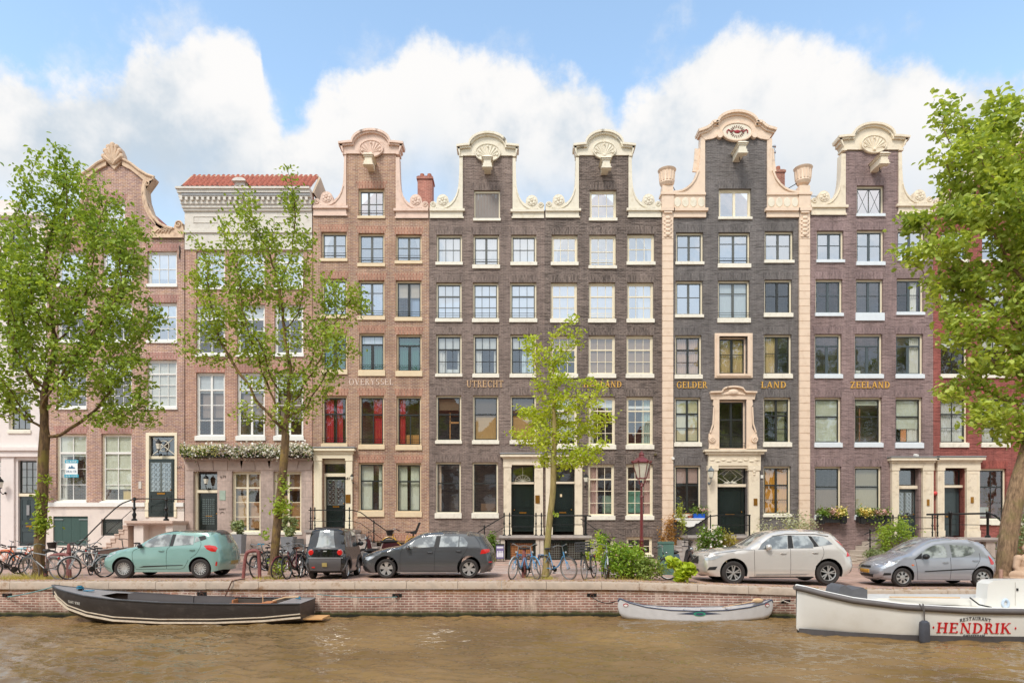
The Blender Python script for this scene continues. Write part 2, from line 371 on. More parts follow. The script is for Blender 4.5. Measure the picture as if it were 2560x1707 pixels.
# =====================================================================  THE SETTING
STREET = brick('street_brick', (204,168,150), (182,144,128), (188,164,148), bw=.21, rh=.075, ms=.008, dirt=(160,134,116), damt=.45, relief=.5, horiz=True, rough=.85, dsc=.5)
def edge_y(x):                                   # waterside edge of the quay
    return 19.15 if x < 3 else 19.15-.6*sm((x-3)/9)
xs = [-60,-40,-30,-24]+[x*.5-20 for x in range(0, 90)]+[26,30,40,60]
ground = MB(); ys = [0,.6,3,6,9,13,22,60]
for i, x in enumerate(xs):
    for k, d in enumerate(ys):
        y = edge_y(x)+.42+d; ground.v.append((x, y, gz(x, min(y, 25.9) if y < 26 else 30)))
n = len(ys)
for i in range(len(xs)-1):
    for k in range(n-1): ground.f.append((i*n+k, (i+1)*n+k, (i+1)*n+k+1, i*n+k+1)); ground.m.append(0)
tag(ground.build('street', STREET, ang=None), kind='structure')
# low kerb strip between parking strip and carriageway, and the pavement in front of the houses
kst = M('kerb_stone', (176,160,148), .8, var=.15, vs=3, bump=.3, bs=30)
k = MB()
for a, b in zip(xs, xs[1:]):
    for (y0, y1, h) in ((22.35, 22.47, .006), (28.9, 29.06, .05)):
        if 22 < y0 < 23 and -1 < a < 4: continue
        za, zb = gz(a, y0), gz(b, y0)
        k.add([(a,y0,za-.05),(b,y0,zb-.05),(b,y1,zb-.05),(a,y1,za-.05),(a,y0,za+h),(b,y0,zb+h),(b,y1,zb+h),(a,y1,za+h)],[(4,5,6,7),(0,1,5,4),(2,3,7,6)])
tag(k.build('kerb', kst, smooth=False), kind='structure')
k = MB()
for a, b in zip(xs, xs[1:]):
    y0, y1 = 29.06, 32.9; k.add([(a,y0,gz(a,30)+.046),(b,y0,gz(b,30)+.046),(b,y1,gz(b,30)+.05),(a,y1,gz(a,30)+.05)], [(0,1,2,3)])
tag(k.build('pavement', brick('pavement_brick', (204,170,152), (184,146,132), (190,168,152), bw=.21, rh=.07, ms=.008, dirt=(120,100,86), damt=.4, horiz=True), smooth=False), kind='structure')
# wavy painted lines on the carriageway
pm = M('road_paint', (240,232,224), .7, var=.05, dirt=((176,140,124), .75, 5))
k = MB()
for j, yy in enumerate((22.9, 23.5, 24.2, 25.0, 25.9, 26.9)):
    pts = [(-2.3+i*.12, yy+.07*math.sin(i*.9+j*1.3)+.04*math.sin(i*.37+j)) for i in range(52)]
    for (xa, ya), (xb, yb) in zip(pts, pts[1:]):
        t = .07; za = gz(xa, 20)+.004; zb = gz(xb, 20)+.004; k.add([(xa,ya-t,za),(xb,yb-t,zb),(xb,yb+t,zb),(xa,ya+t,za)], [(0,1,2,3)])
tag(k.build('road_marking', pm, smooth=False), kind='structure')
# parked strip leaf litter and worn earth along the coping
# quay wall
QB = brick('quay_brick', (180,132,116), (150,104,92), (214,194,178), bw=.24, rh=.074, ms=.016, dirt=(130,104,86), damt=.6, relief=1.1, streak=((224,202,184), .9), dsc=1.7)
m, t, b, gg = MC['quay_brick'], MC['quay_brick'].node_tree, MC['quay_brick'].node_tree.nodes['Principled BSDF'], G(MC['quay_brick'].node_tree)
co = N(t, 'ShaderNodeTexCoord').outputs['Object']; zz = gg.xyz(co)[2]
src = b.inputs['Base Color'].links[0].from_socket
wob = gg.math('MULTIPLY', gg.math('SUBTRACT', gg.noise(co, 5, 5), .5), .16)
alg = gg.mapr(gg.math('ADD', zz, wob), -.93, -.80, 1, 0, True)
o1 = gg.mix(gg.mapr(zz, -.92, -.55, .35, 0, True), src, lin((96,78,60))); o1 = gg.mix(alg, o1, lin((70,72,34)))
o1 = gg.mix(gg.mapr(gg.math('ADD', zz, wob), -.98, -.92, 1, 0, True), o1, lin((24,26,18)))
o1 = gg.mix(gg.math('MULTIPLY', gg.mapr(zz, -.42, -.2, 0, 1, True), gg.mapr(gg.noise(co, 2.2, 7, .75), .42, .58, 0, .9, True)), o1, lin((156,112,62)))
t.links.new(o1, b.inputs['Base Color'])
q = MB()
xw = [x*.5-24 for x in range(0, 100)]
for a, b_ in zip(xw, xw[1:]):
    ya, yb = edge_y(a)+.05, edge_y(b_)+.05; za, zb = gz(a)-.2, gz(b_)-.2
    q.add([(a,ya,-1.6),(b_,yb,-1.6),(b_,yb,zb),(a,ya,za)], [(0,1,2,3)])
tag(q.build('quay_wall', QB, smooth=False), 'weathered red brick canal wall with pale salt stains under the stone coping', 'wall')
CP = M('coping_stone', (192,174,156), .85, var=.2, vs=2.2, bump=.7, bs=25, dirt=((136,100,68), .9, 2.2))
q = MB(); x = -24.0; random.seed(3)
while x < 25:
    L = random.uniform(1.0, 1.7); a, b_ = x+.006, x+L-.006; dz = random.uniform(-.006, .006)
    pr = [(0,-.21),(0,-.03),(.012,-.008),(.04,.0),(.43,.0),(.43,-.21)]
    va = [(a, edge_y(a)+p, gz(a)+.012+h+dz) for p, h in pr]; vb = [(b_, edge_y(b_)+p, gz(b_)+.012+h+dz) for p, h in pr]; k = len(pr)
    q.add(va+vb, [(i, (i+1) % k, k+(i+1) % k, k+i) for i in range(k)]+[tuple(range(k)), tuple(range(2*k-1, k-1, -1))]); x += L
tag(q.build('quay_coping', CP, ang=.5), kind='structure')
# mooring rings, ring recesses in the wall
def ring(px, py, label):
    x = X(px, 19.15); y = edge_y(x); z = EYE+(HY-py)*y/FOC
    r = thing('mooring_recess', label, 'mooring ring', (x, y+.05, z))
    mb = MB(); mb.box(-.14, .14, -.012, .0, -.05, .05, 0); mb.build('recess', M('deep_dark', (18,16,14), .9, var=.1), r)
    mb = MB(); mb.tube([(math.cos(a)*.05, -.03-.0*a, -.03+math.sin(a)*.05) for a in [2*pi*i/14 for i in range(14)]], .009, 6, closed=True); mb.build('iron_ring', M('rust', (96,60,44), .7), r)
ring(15, 1487, 'dark iron ring recess at the left end of the quay wall'); ring(503, 1484, 'iron ring recess just above the stern half of the black boat')
ring(992, 1488, 'iron ring recess in the wall right of the black boat'); ring(1480, 1487, 'iron ring recess in the wall left of the canoe'); ring(1955, 1503, 'iron ring recess in the wall between canoe and white boat')
# water
wm, t, b, gg = base_mat('canal_water'); MC['canal_water'] = wm
co = N(t, 'ShaderNodeTexCoord').outputs['Object']
mp = N(t, 'ShaderNodeMapping'); mp.inputs['Scale'].default_value = (.75, 2.0, 1); mp.inputs['Rotation'].default_value = (0,0,.22); t.links.new(co, mp.inputs[0]); v = mp.outputs[0]
mp2 = N(t, 'ShaderNodeMapping'); mp2.inputs['Scale'].default_value = (1.2, 1.6, 1); mp2.inputs['Rotation'].default_value = (0,0,-.3); t.links.new(co, mp2.inputs[0]); v2 = mp2.outputs[0]
h = gg.math('ADD', gg.math('MULTIPLY', gg.noise(v, 3.0, 3, .55, .4), .9), gg.math('MULTIPLY', gg.noise(v2, 7.5, 3, .6, .5), .34))
h = gg.math('ADD', h, gg.math('MULTIPLY', gg.noise(v, .8, 2), 1.2))
bn = N(t, 'ShaderNodeBump'); bn.inputs['Strength'].default_value = .6; bn.inputs['Distance'].default_value = .03; t.links.new(h, bn.inputs['Height'])
t.links.new(bn.outputs[0], b.inputs['Normal'])
c = gg.mix(gg.mapr(gg.noise(co, .35, 4), .35, .65, 0, 1), lin((112,88,54)), lin((140,112,72)))
t.links.new(c, b.inputs['Base Color']); b.inputs['Roughness'].default_value = .05; b.inputs['IOR'].default_value = 1.33; b.inputs['Specular IOR Level'].default_value = .6
gx = np.concatenate([[-70,-40,-25,-19], np.arange(-16, 16, .055), [19,25,40,70]]); gy = np.concatenate([[-1.6,0,3,6,8.5], np.arange(10, 19.25, .045), [21]])
XX, YY = np.meshgrid(gx, gy); ZZ = np.zeros_like(XX); rw = np.random.default_rng(2)
for i in range(60):                                  # small wind chop: many crossing wavelets
    lam = .14+.75*rw.random()**1.5; th = math.radians(78)+rw.normal()*.5; kk = 2*pi/lam; ph = rw.random()*6.28; am = .0048*lam**.8*(.6+.8*rw.random())
    wob_ = .6*np.sin(XX*.7*rw.random()+ph)+.5*np.sin(YY*.9*rw.random()+ph*2); ZZ += am*np.sin(kk*(XX*math.cos(th)+YY*math.sin(th))+ph+wob_*1.6)*(1+.7*np.sin(XX*.35+i)*np.sin(YY*.5+i*2))
inv = (XX > -17) & (XX < 17) & (YY > 9.9); ZZ = np.where(inv, ZZ*1.25, 0)-1
w = MB(); w.v = [tuple(t) for t in np.stack([XX.ravel(), YY.ravel(), ZZ.ravel()], 1).tolist()]; nx_ = len(gx); w.f = [(j*nx_+i, j*nx_+i+1, (j+1)*nx_+i+1, (j+1)*nx_+i) for j in range(len(gy)-1) for i in range(nx_-1)]; w.m = [0]*len(w.f)
tag(w.build('water', wm, fix=False, ang=None), kind='structure')

# =====================================================================  HOUSE KIT
CREAM = (240,228,200); 
cream = M('cream_paint', CREAM, .55, var=.05, vs=3, bump=.1, bs=30, dirt=((190,172,140), .35, 3))
peach = M('peach_paint', (232,208,184), .6, var=.05, vs=3, bump=.12, bs=30, dirt=((190,156,124), .4, 2.6))
pinkish = M('rose_plaster', (226,198,180), .65, var=.06, vs=3, bump=.15, bs=24, dirt=((180,146,124), .5, 2.4))
ivory = M('ivory_plaster', (232,218,194), .65, var=.06, vs=3, bump=.15, bs=24, dirt=((176,156,128), .5, 2.4))
white = M('white_paint', (238,236,230), .5, var=.04, vs=3, dirt=((196,188,176), .3, 3))
sillw = M('sill_paint', (236,230,214), .6, var=.05, dirt=((180,166,146), .4, 5))
dsash = M('dark_sash_paint', (46,48,46), .35, var=.1)
gsash = M('grey_sash_paint', (92,94,90), .4, var=.08)
bsash = M('slate_sash_paint', (74,84,88), .4, var=.08)
green = M('green_black_paint', (22,34,31), .25, var=.15, vs=4, coat=.3)
slate = M('blue_grey_paint', (54,66,68), .3, var=.12, coat=.2)
lead = M('lead_sheet', (150,150,150), .55, var=.12, metal=.2)
iron = M('black_iron', (28,30,30), .4, var=.2, metal=.3)
brass = M('brass', (176,124,56), .35, metal=.9)
room = M('room_dark', (66,56,48), .9, var=.4, vs=1.2)
stone = M('grey_stone', (178,164,152), .8, var=.12, vs=2.5, bump=.3, bs=20, dirt=((120,104,92), .5, 2.2))
glassR = {'sky': glass('window_glass_bright', .58, (.95,.97,.97)), 'mid': glass('window_glass_mid', .18, (.95,.97,.95)), 'dark': glass('window_glass_clear', .13, (.93,.95,.93))}
FAB = {}
def fab(col):
    if col not in FAB: FAB[col] = M('curtain_fabric_%d_%d_%d' % col, col, .85, var=.1, vs=5, stretch=(6,6,.6))
    return FAB[col]
def rect(x0, x1, y0, y1): return [(fx(x0), fz(y1)), (fx(x1), fz(y1)), (fx(x1), fz(y0)), (fx(x0), fz(y0))]
BK = .13                                         # depth of the reveal
def window(house, x0, x1, y0, y1, sy, style='case', sash='d', gl='sky', cur=(), sillm=None, frm=None, rail=False, label=None, sw=3):
    """one window from its opening in photo pixels; children: sash, pane, sill, curtain, rail"""
    fr = frm or cream; sm_ = {'d': dsash, 'g': gsash, 'b': bsash, 'c': cream, 'w': white}[sash]
    X0, X1, Z0, Z1 = fx(x0), fx(x1), fz(y1), fz(y0); w = X1-X0; h = Z1-Z0; F = FY+BK
    a, tp = .075, .085
    mb = MB(); mb.plate([[(X0-.02,Z0-.03),(X1+.02,Z0-.03),(X1+.02,Z1+.03),(X0-.02,Z1+.03)], [(X0+a,Z0+.05),(X1-a,Z0+.05),(X1-a,Z1-tp),(X0+a,Z1-tp)]], F, F+.12)
    win = mb.build('window', fr, house, smooth=False)
    if label: win['label'] = label
    mb = MB(); mb.box(X0-.03-.004*sw, X1+.03+.004*sw, FY-.07, F-.002, fz(sy), Z0-.002); mb.box(X0+.004, X1-.004, FY-.01, F-.002, Z0-.002, Z0+.03); mb.build('sill', sillm or sillw, win, smooth=False)
    ix0, ix1, iz0, iz1 = X0+a, X1-a, Z0+.05, Z1-tp; iw, ih = ix1-ix0, iz1-iz0; d0, d1 = F+.03, F+.075
    mb = MB(); s = .05; thin = .022
    mb.plate([[(ix0,iz0),(ix1,iz0),(ix1,iz1),(ix0,iz1)], [(ix0+s,iz0+s),(ix1-s,iz0+s),(ix1-s,iz1-s),(ix0+s,iz1-s)]], d0, d1)
    def hb(f, t, x0=0, x1=1, q=0): z = iz0+ih*f; mb.box(ix0+iw*x0+s*.6, ix0+iw*x1-s*.6, d0+.004+q, d1-.004-q, z-t, z+t)
    def vb(f, t, z0=0, z1=1, q=.002): x = ix0+iw*f; mb.box(x-t, x+t, d0+.006+q, d1-.006-q, iz0+ih*z0+s*.6, iz0+ih*z1-s*.6)
    if style == 'case': vb(.5, .055, q=-.012); hb(.55, thin*.7)
    elif style == 'case3': vb(.36, .05, q=-.012); vb(.69, thin*.7); hb(.5, thin*.7)
    elif style == 'case2t': vb(.5, .055, q=-.012); hb(.7, thin*.7)
    elif style == 'six': vb(1/3, thin*.6); vb(2/3, thin*.6); hb(.5, thin*.7)
    elif style == 'nine': vb(1/3, thin*.6); vb(2/3, thin*.6); hb(.655, .032, q=-.01); hb(.33, thin*.6)
    elif style == 'twelve': vb(1/3, thin*.6); vb(2/3, thin*.6); hb(.73, .034, q=-.01); hb(.49, thin*.6); hb(.245, thin*.6)
    elif style == 'eight': vb(.5, thin*.7); hb(.655, .034, q=-.01); hb(.33, thin*.6); 
    elif style == 'four': vb(.5, thin*.8); hb(.735, .05, q=-.01); hb(.49, thin*.6); hb(.245, thin*.6)
    elif style == 'tall4': vb(.5, .05, q=-.012); hb(.75, .035, q=-.008); hb(.5, thin*.7); hb(.25, thin*.7)
    elif style == 'cross': vb(.5, .05, q=-.012); hb(.66, .04); hb(.33, thin*.7)
    elif style == 'crossx': vb(.5, .05, q=-.012); hb(.62, .04); hb(.3, thin*.7)
    elif style == 'T': hb(.64, .035, q=-.01); vb(.55, .028, 0, .64)
    elif style == 'Tb': hb(.74, .035, q=-.01); vb(.5, .07, 0, .74)
    elif style == 'two': hb(.6, .03, q=-.01)
    elif style == 'pair': vb(.5, .06, q=-.012)
    elif style == 'diamond':
        vb(.5, .02)
        for k in (0, 1):
            xa = ix0+iw*(k*.5)+.03; xb = xa+iw*.5-.06
            mb.bar((xa, d0+.03, iz0+.04), (xb, d0+.03, iz1-.04), .02, .03, up=(0,1,0)); mb.bar((xa, d0+.034, iz1-.04), (xb, d0+.034, iz0+.04), .02, .026, up=(0,1,0))
    mb.build('sash', sm_, win, smooth=False)
    mb = MB(); mb.add([(ix0+.02,F+.058,iz0+.02),(ix1-.02,F+.058,iz0+.02),(ix1-.02,F+.058,iz1-.02),(ix0+.02,F+.058,iz1-.02)], [(0,1,2,3)])
    mb.build('pane', glassR[gl], win, smooth=False, fix=False)
    for cu in cur:
        kind, f0, f1, col = cu[:4]; mb = MB()
        if kind == 'd':                                   # hanging drape from f0 to f1 of the width
            xa, xb = ix0-.04+(iw+.08)*f0, ix0-.04+(iw+.08)*f1; nn = max(8, int((xb-xa)/.02)); zt = iz1+.05; zb = iz0-.05 if len(cu) < 5 else iz0+ih*cu[4]
            pts = [(xa+(xb-xa)*i/nn, F+.13+.03*math.sin(i*1.25+x0)+.012*math.sin(i*.5)) for i in range(nn+1)]
            mb.add([(px, py, zt) for px, py in pts]+[(px+.01*math.sin(i), py+.02, zb) for i, (px, py) in enumerate(pts)], [(i, i+1, nn+2+i, nn+1+i) for i in range(nn)])
            mb.build('curtain', fab(col), win, ang=None)
        elif kind == 'g':                                 # gathered to one side, from the top inner corner
            xa, xb = ix0-.03+(iw+.06)*f0, ix0-.03+(iw+.06)*f1; nn = 12; vs = []; fs = []
            for j in range(9):
                tt = j/8; z = iz1+.04-(ih+.08)*tt; xm = xb+(xa-xb)*.62*math.sin(min(1, tt*1.5)*pi/2)
                for i in range(nn+1): vs.append((xa+(xm-xa)*i/nn, F+.12+.02*math.sin(i*1.6), z))
            fs = [(j*(nn+1)+i, j*(nn+1)+i+1, (j+1)*(nn+1)+i+1, (j+1)*(nn+1)+i) for j in range(8) for i in range(nn)]
            mb.add(vs, fs); mb.build('curtain', fab(col), win, ang=None)
        elif kind == 'b':                                 # flat or folded blind from f0 to f1 of the height (measured from the top)
            za, zb = iz1+.02-(ih+.04)*f0, iz1+.02-(ih+.04)*f1; nn = max(1, int((za-zb)/.22))
            for i in range(nn): mb.box(ix0-.02, ix1+.02, F+.1, F+.11, za-(za-zb)*(i+1)/nn+.004, za-(za-zb)*i/nn-.004); 
            mb.box(ix0-.02, ix1+.02, F+.104, F+.106, zb+.005, za-.005)
            mb.build('blind', fab(col), win, smooth=False)
        elif kind == 'p':                                 # solid board or furniture: x f0..f1, z cu[4]..cu[5]
            mb.box(ix0+iw*f0, ix0+iw*f1, F+.19, F+.22, iz0+ih*cu[4], iz0+ih*cu[5]); mb.build('curtain', fab(col), win, smooth=False)
    if rail:
        mb = MB()
        for z in (.13, .24): mb.bar((X0-.03, FY+.02, iz0+z), (X1+.03, FY+.02, iz0+z), .015, .02)
        mb.build('window_rail', cream if sash == 'c' else iron, win, smooth=False)
    return win
def door(house, x0, x1, y0, y1, mat=None, depth=.32, panels='p', handle=1, label=None, F0=None):
    X0, X1, Z0, Z1 = fx(x0), fx(x1), fz(y1), fz(y0); F = (F0 or FY)+depth; mt = mat or green; w, h = X1-X0, Z1-Z0
    mb = MB(); mb.box(X0, X1, F, F+.06, Z0, Z1)
    def panel(a, b, c, d, r=.02):
        xa, xb, za, zb = X0+w*a, X0+w*b, Z0+h*c, Z0+h*d
        mb.plate([[(xa,za),(xb,za),(xb,zb),(xa,zb)], [(xa+.03,za+.03),(xb-.03,za+.03),(xb-.03,zb-.03),(xa+.03,zb-.03)]], F-r, F+.002)
        if xb-xa > .2 and zb-za > .2: mb.box(xa+.07, xb-.07, F-r*.8, F+.002, za+.07, zb-.07)
    if panels == 'p': panel(.1,.9,.06,.3); panel(.1,.9,.36,.44); panel(.1,.48,.5,.95); panel(.52,.9,.5,.95)
    elif panels == 'one': panel(.1,.9,.06,.36); panel(.1,.9,.44,.95)
    elif panels == 'g': panel(.08,.92,.05,.2); panel(.08,.92,.24,.38)
    dr = mb.build('door', mt, house, smooth=False)
    if label: dr['label'] = label
    if panels == 'g':                                     # two glazed lights behind scrollwork grilles
        for a, b in ((.1,.47),(.53,.9)):
            xa, xb, za, zb = X0+w*a, X0+w*b, Z0+h*.44, Z0+h*.93
            mb = MB(); mb.box(xa, xb, F-.012, F-.002, za, zb); mb.build('pane', glass('door_glass', .3, (.3,.33,.33)), dr, smooth=False)
            mb = MB(); mb.plate([[(xa-.02,za-.02),(xb+.02,za-.02),(xb+.02,zb+.02),(xa-.02,zb+.02)], [(xa,za),(xb,za),(xb,zb),(xa,zb)]], F-.03, F-.002)
            xm = (xa+xb)/2; r = (xb-xa)*.24
            for j in range(int((zb-za)/(2*r))):
                zc = za+r+(zb-za-2*r)*j/max(1, int((zb-za)/(2*r))-1)
                for sx in (-1, 1): mb.tube([(xm+sx*(r+r*.8*math.cos(q)), F-.025, zc+r*.9*math.sin(q)) for q in [2*pi*i/10 for i in range(10)]], .008, 4, closed=True)
            mb.build('grille', M('grille_metal', (150,156,150), .4, metal=.6), dr)
    if handle:
        mb = MB(); hx = X0+w*(.9 if handle > 0 else .1); mb.sphere((hx, F-.06, Z0+h*.46), .035, 8); mb.cyl((hx, F, Z0+h*.46), (hx, F-.06, Z0+h*.46), .014, 8); mb.build('handle', brass, dr)
        mb = MB(); mb.box(X0+w*.34, X0+w*.66, F-.026, F-.018, Z0+h*.385, Z0+h*.415); mb.build('letter_slot', brass, dr, smooth=False)
    return dr
def transom(house, x0, x1, y0, y1, style='plain', depth=.3, fr=None, gl='mid'):
    X0, X1, Z0, Z1 = fx(x0), fx(x1), fz(y1), fz(y0); F = FY+depth; fr = fr or dsash; s = .035
    mb = MB(); mb.plate([[(X0-.01,Z0-.01),(X1+.01,Z0-.01),(X1+.01,Z1+.01),(X0-.01,Z1+.01)], [(X0+s,Z0+s),(X1-s,Z0+s),(X1-s,Z1-s),(X0+s,Z1-s)]], F, F+.06)
    xm, zm = (X0+X1)/2, (Z0+Z1)/2; wr = M('tracery_paint', (226,222,206), .5)
    tr = mb.build('transom_window', fr, house, smooth=False); mb = MB()
    if style == 'fan':
        for i in range(7):
            a = pi*(i+.5)/7; mb.bar((xm, F+.02, Z0+s), (xm+.36*math.cos(a), F+.02, Z0+s+.3*math.sin(a)), .018, .018, up=(0,1,0))
        mb.tube([(xm+.38*math.cos(pi*i/14), F+.02, Z0+s+.32*math.sin(pi*i/14)) for i in range(15)], .012, 5); mb.bar((xm,F+.02,Z0+.3), (xm,F+.02,Z1-.02), .02, .02, up=(0,1,0))
    elif style == 'diamond':
        q = [(X0+.05,zm),(xm-.2,Z1-.06),(xm,Z1-.03),(xm+.2,Z1-.06),(X1-.05,zm),(xm+.2,Z0+.1),(xm,Z0+.05),(xm-.2,Z0+.1)]
        for i in range(8): a, b = q[i], q[(i+1) % 8]; mb.bar((a[0],F+.02,a[1]), (b[0],F+.02,b[1]), .02, .02, up=(0,1,0))
        q = [(xm-.35,zm),(xm,Z1-.06),(xm+.35,zm),(xm,Z0+.08)]
        for i in range(4): a, b = q[i], q[(i+1) % 4]; mb.bar((a[0],F+.024,a[1]), (b[0],F+.024,b[1]), .018, .016, up=(0,1,0))
        for sx in (-1, 1):                                # gilt bird spread over the bar
            for i in range(4): mb.bar((xm, F-.06, Z0+.03), (xm+sx*(.12+.07*i), F-.06, Z0+.02+.03*(3-i)+.05), .03, .02, up=(0,1,0))
    elif style == 'wheel':
        for sx in (-1, 1):
            for sz in (-1, 1): mb.bar((xm,F+.02,zm), (xm+sx*(X1-X0)*.48,F+.02,zm+sz*(Z1-Z0)*.47), .035, .03, up=(0,1,0))
        mb.tube([(xm+.27*math.cos(2*pi*i/20), F+.0, zm+.27*math.sin(2*pi*i/20)) for i in range(20)], .02, 6, closed=True)
    elif style == 'six':
        for k in (1, 2): mb.box(X0+(X1-X0)*k/3-.012, X0+(X1-X0)*k/3+.012, F+.01, F+.03, Z0+s*.6, Z1-s*.6)
        for k in (1, 2, 3): mb.box(X0+s*.6, X1-s*.6, F+.012, F+.028, Z0+(Z1-Z0)*k/4-.012, Z0+(Z1-Z0)*k/4+.012)
    if mb.v: mb.build('tracery', dsash if style == 'six' else wr, tr, smooth=False)
    mb = MB(); mb.add([(X0+.02,F+.035,Z0+.02),(X1-.02,F+.035,Z0+.02),(X1-.02,F+.035,Z1-.02),(X0+.02,F+.035,Z1-.02)], [(0,1,2,3)]); mb.build('pane', glassR[gl], tr, smooth=False, fix=False)
    return tr
def wall(house, outline, wins, mats, extra=(), arches=True, ah=19):
    """front wall with real openings; flared soldier-course arches stand 5 mm proud"""
    mb = MB(); holes = [rect(w[0], w[1], w[2], w[3]) for w in wins]+[rect(*e) for e in extra]
    mb.plate([outline]+holes, FY, FY+.3)
    if arches:
        for w in wins:
            x0, x1, y0 = w[0], w[1], w[2]; x0, x1 = x0-1, x1+1
            mb.plate([[(fx(x0), fz(y0-.4)), (fx(x1), fz(y0-.4)), (fx(x1+6), fz(y0-ah)), (fx(x0-6), fz(y0-ah))]], FY-.006, FY+.002, 1)
    return mb.build('wall', mats, house, smooth=False)
def body(house, x0, x1, ztop, side=None, ridge=None, roofm=None, neck=None):
    """rest of the house behind the facade and its tiled ridge roof"""
    mb = MB(); a, b = fx(x0)+.01, fx(x1)-.01
    mb.box(a, b, FY+1.3, FY+11, -.3, ztop)
    mb.build('rear_body', side or room, house, smooth=False)
    mb = MB(); mb.box(a, b, FY+.302, FY+1.298, ztop-.25, ztop-.05); mb.build('gutter_deck', lead, house, smooth=False)
    if ridge:
        nx0, nx1, zr = ridge; c = (nx0+nx1)/2; ya, yb = FY+1.6, FY+10.9; z0 = ztop-.02; mb = MB()
        mb.add([(nx0,ya,z0),(nx1,ya,z0),(c,ya+.2,zr),(nx0,yb,z0),(nx1,yb,z0),(c,yb,zr)], [(0,1,2),(3,5,4),(0,2,5,3),(1,4,5,2),(0,3,4,1)])
        mb.build('roof', roofm or M('tile_red', (170,92,66), .7, var=.25, vs=9, bump=.6, bs=12), house, smooth=False)
def flower_disc(mb, c, r, y):
    mb.cyl((c[0], y, c[1]), (c[0], y+.3, c[1]), r, 18)
    for i in range(6):
        a = 2*pi*i/6+.3; mb.sphere((c[0]+math.cos(a)*r*.55, y, c[1]+math.sin(a)*r*.55), r*.33, 6, sc=(1,.5,1))
    mb.sphere((c[0], y-.01, c[1]), r*.24, 6)
def shoulder(mb, xo, xe, ni, yl, yb):
    """swept neck-gable shoulder: neck outer xo, house edge xe, neck brick edge ni, ledge row yl, base row yb"""
    d = xe-xo; pr = [(0,131),(.012,95),(.02,79),(.04,60),(.08,46),(.14,34),(.22,25),(.3,19.5),(.36,17)]
    pts = [(xo+d*t, yl-h) for t, h in pr]
    cx = xo+d*.57; pts += [(cx+(-1 if d > 0 else 1)*15*math.cos(math.radians(a)), yl-24-15*math.sin(math.radians(a))) for a in (0,30,60,90,120,150,180)]
    c2 = xo+d*.89; pts += [(c2+(-1 if d > 0 else 1)*8.5*math.cos(math.radians(a)), yl-13-8.5*math.sin(math.radians(a))) for a in (20,60,90,130,170,200)]
    L = [(fx(a), fz(b)) for a, b in pts]+[(fx(xe), fz(yl)), (fx(ni), fz(yl)), (fx(ni), fz(yl-131))]
    mb.plate([L], FY-.06, FY+.36)
    mb.plate([[(fx(ni), fz(yb)), (fx(xe), fz(yb)), (fx(xe), fz(yl)), (fx(ni), fz(yl))]], FY-.05, FY+.35)
    e = -5 if d > 0 else 5
    mb.plate([[(fx(ni+e), fz(yl+4)), (fx(xe), fz(yl+4)), (fx(xe), fz(yl-2)), (fx(ni+e), fz(yl-2))]], FY-.14, FY+.34)
    mb.plate([[(fx(ni+e*.5), fz(yb)), (fx(xe), fz(yb)), (fx(xe), fz(yb-4)), (fx(ni+e*.5), fz(yb-4))]], FY-.08, FY+.33)
    flower_disc(mb, (fx(cx), fz(yl-24)), .25, FY-.09)
    s = 1 if d > 0 else -1
    mb.tube([(fx(c2)+s*.13*math.cos(a)*(1-a/14), FY-.075, fz(yl-13)+.13*math.sin(a)*(1-a/14)) for a in [i*.5 for i in range(20)]], .028, 6)
    mb.tube([(fx(xo+d*t), FY-.075, fz(yl-h+3)) for t, h in [(.03,55),(.08,40),(.16,27),(.28,16),(.4,10),(.52,7),(.7,6),(.82,4)]], .03, 6)
    for i in range(5): mb.bar((fx(xo+d*(.52+.06*i)), FY-.08, fz(yl-8+i)), (fx(xo+d*(.6+.06*i)), FY-.08, fz(yl-3)), .05, .03, up=(0,1,0))
def shell(mb, cx, cy, rx, ry):
    c = (fx(cx), fz(cy)); RX, RY = rx/50, ry/50
    mb.plate([[(c[0]+RX*math.cos(2*pi*i/24), c[1]+RY*math.sin(2*pi*i/24)) for i in range(24)]], FY-.13, FY-.02)
    mb.tube([(c[0]+RX*.97*math.cos(2*pi*i/24), FY-.14, c[1]+RY*.97*math.sin(2*pi*i/24)) for i in range(24)], .035, 6, closed=True)
    for i in range(9):
        a = math.radians(8+164*i/8); b = (c[0]+RX*.86*math.cos(a), FY-.13, c[1]-RY*.25+RY*1.02*math.sin(a)); mb.tube([(c[0]+RX*.12*math.cos(a), FY-.12, c[1]-RY*.5), b], [.02, .06], 6)
    mb.sphere((c[0], FY-.17, c[1]+RY*.62), .06, 6); mb.sphere((c[0], FY-.16, c[1]-RY*.65), .09, 6)
    for s in (-1, 1): mb.sphere((c[0]+s*RX*.75, FY-.15, c[1]-RY*.3), .06, 6)
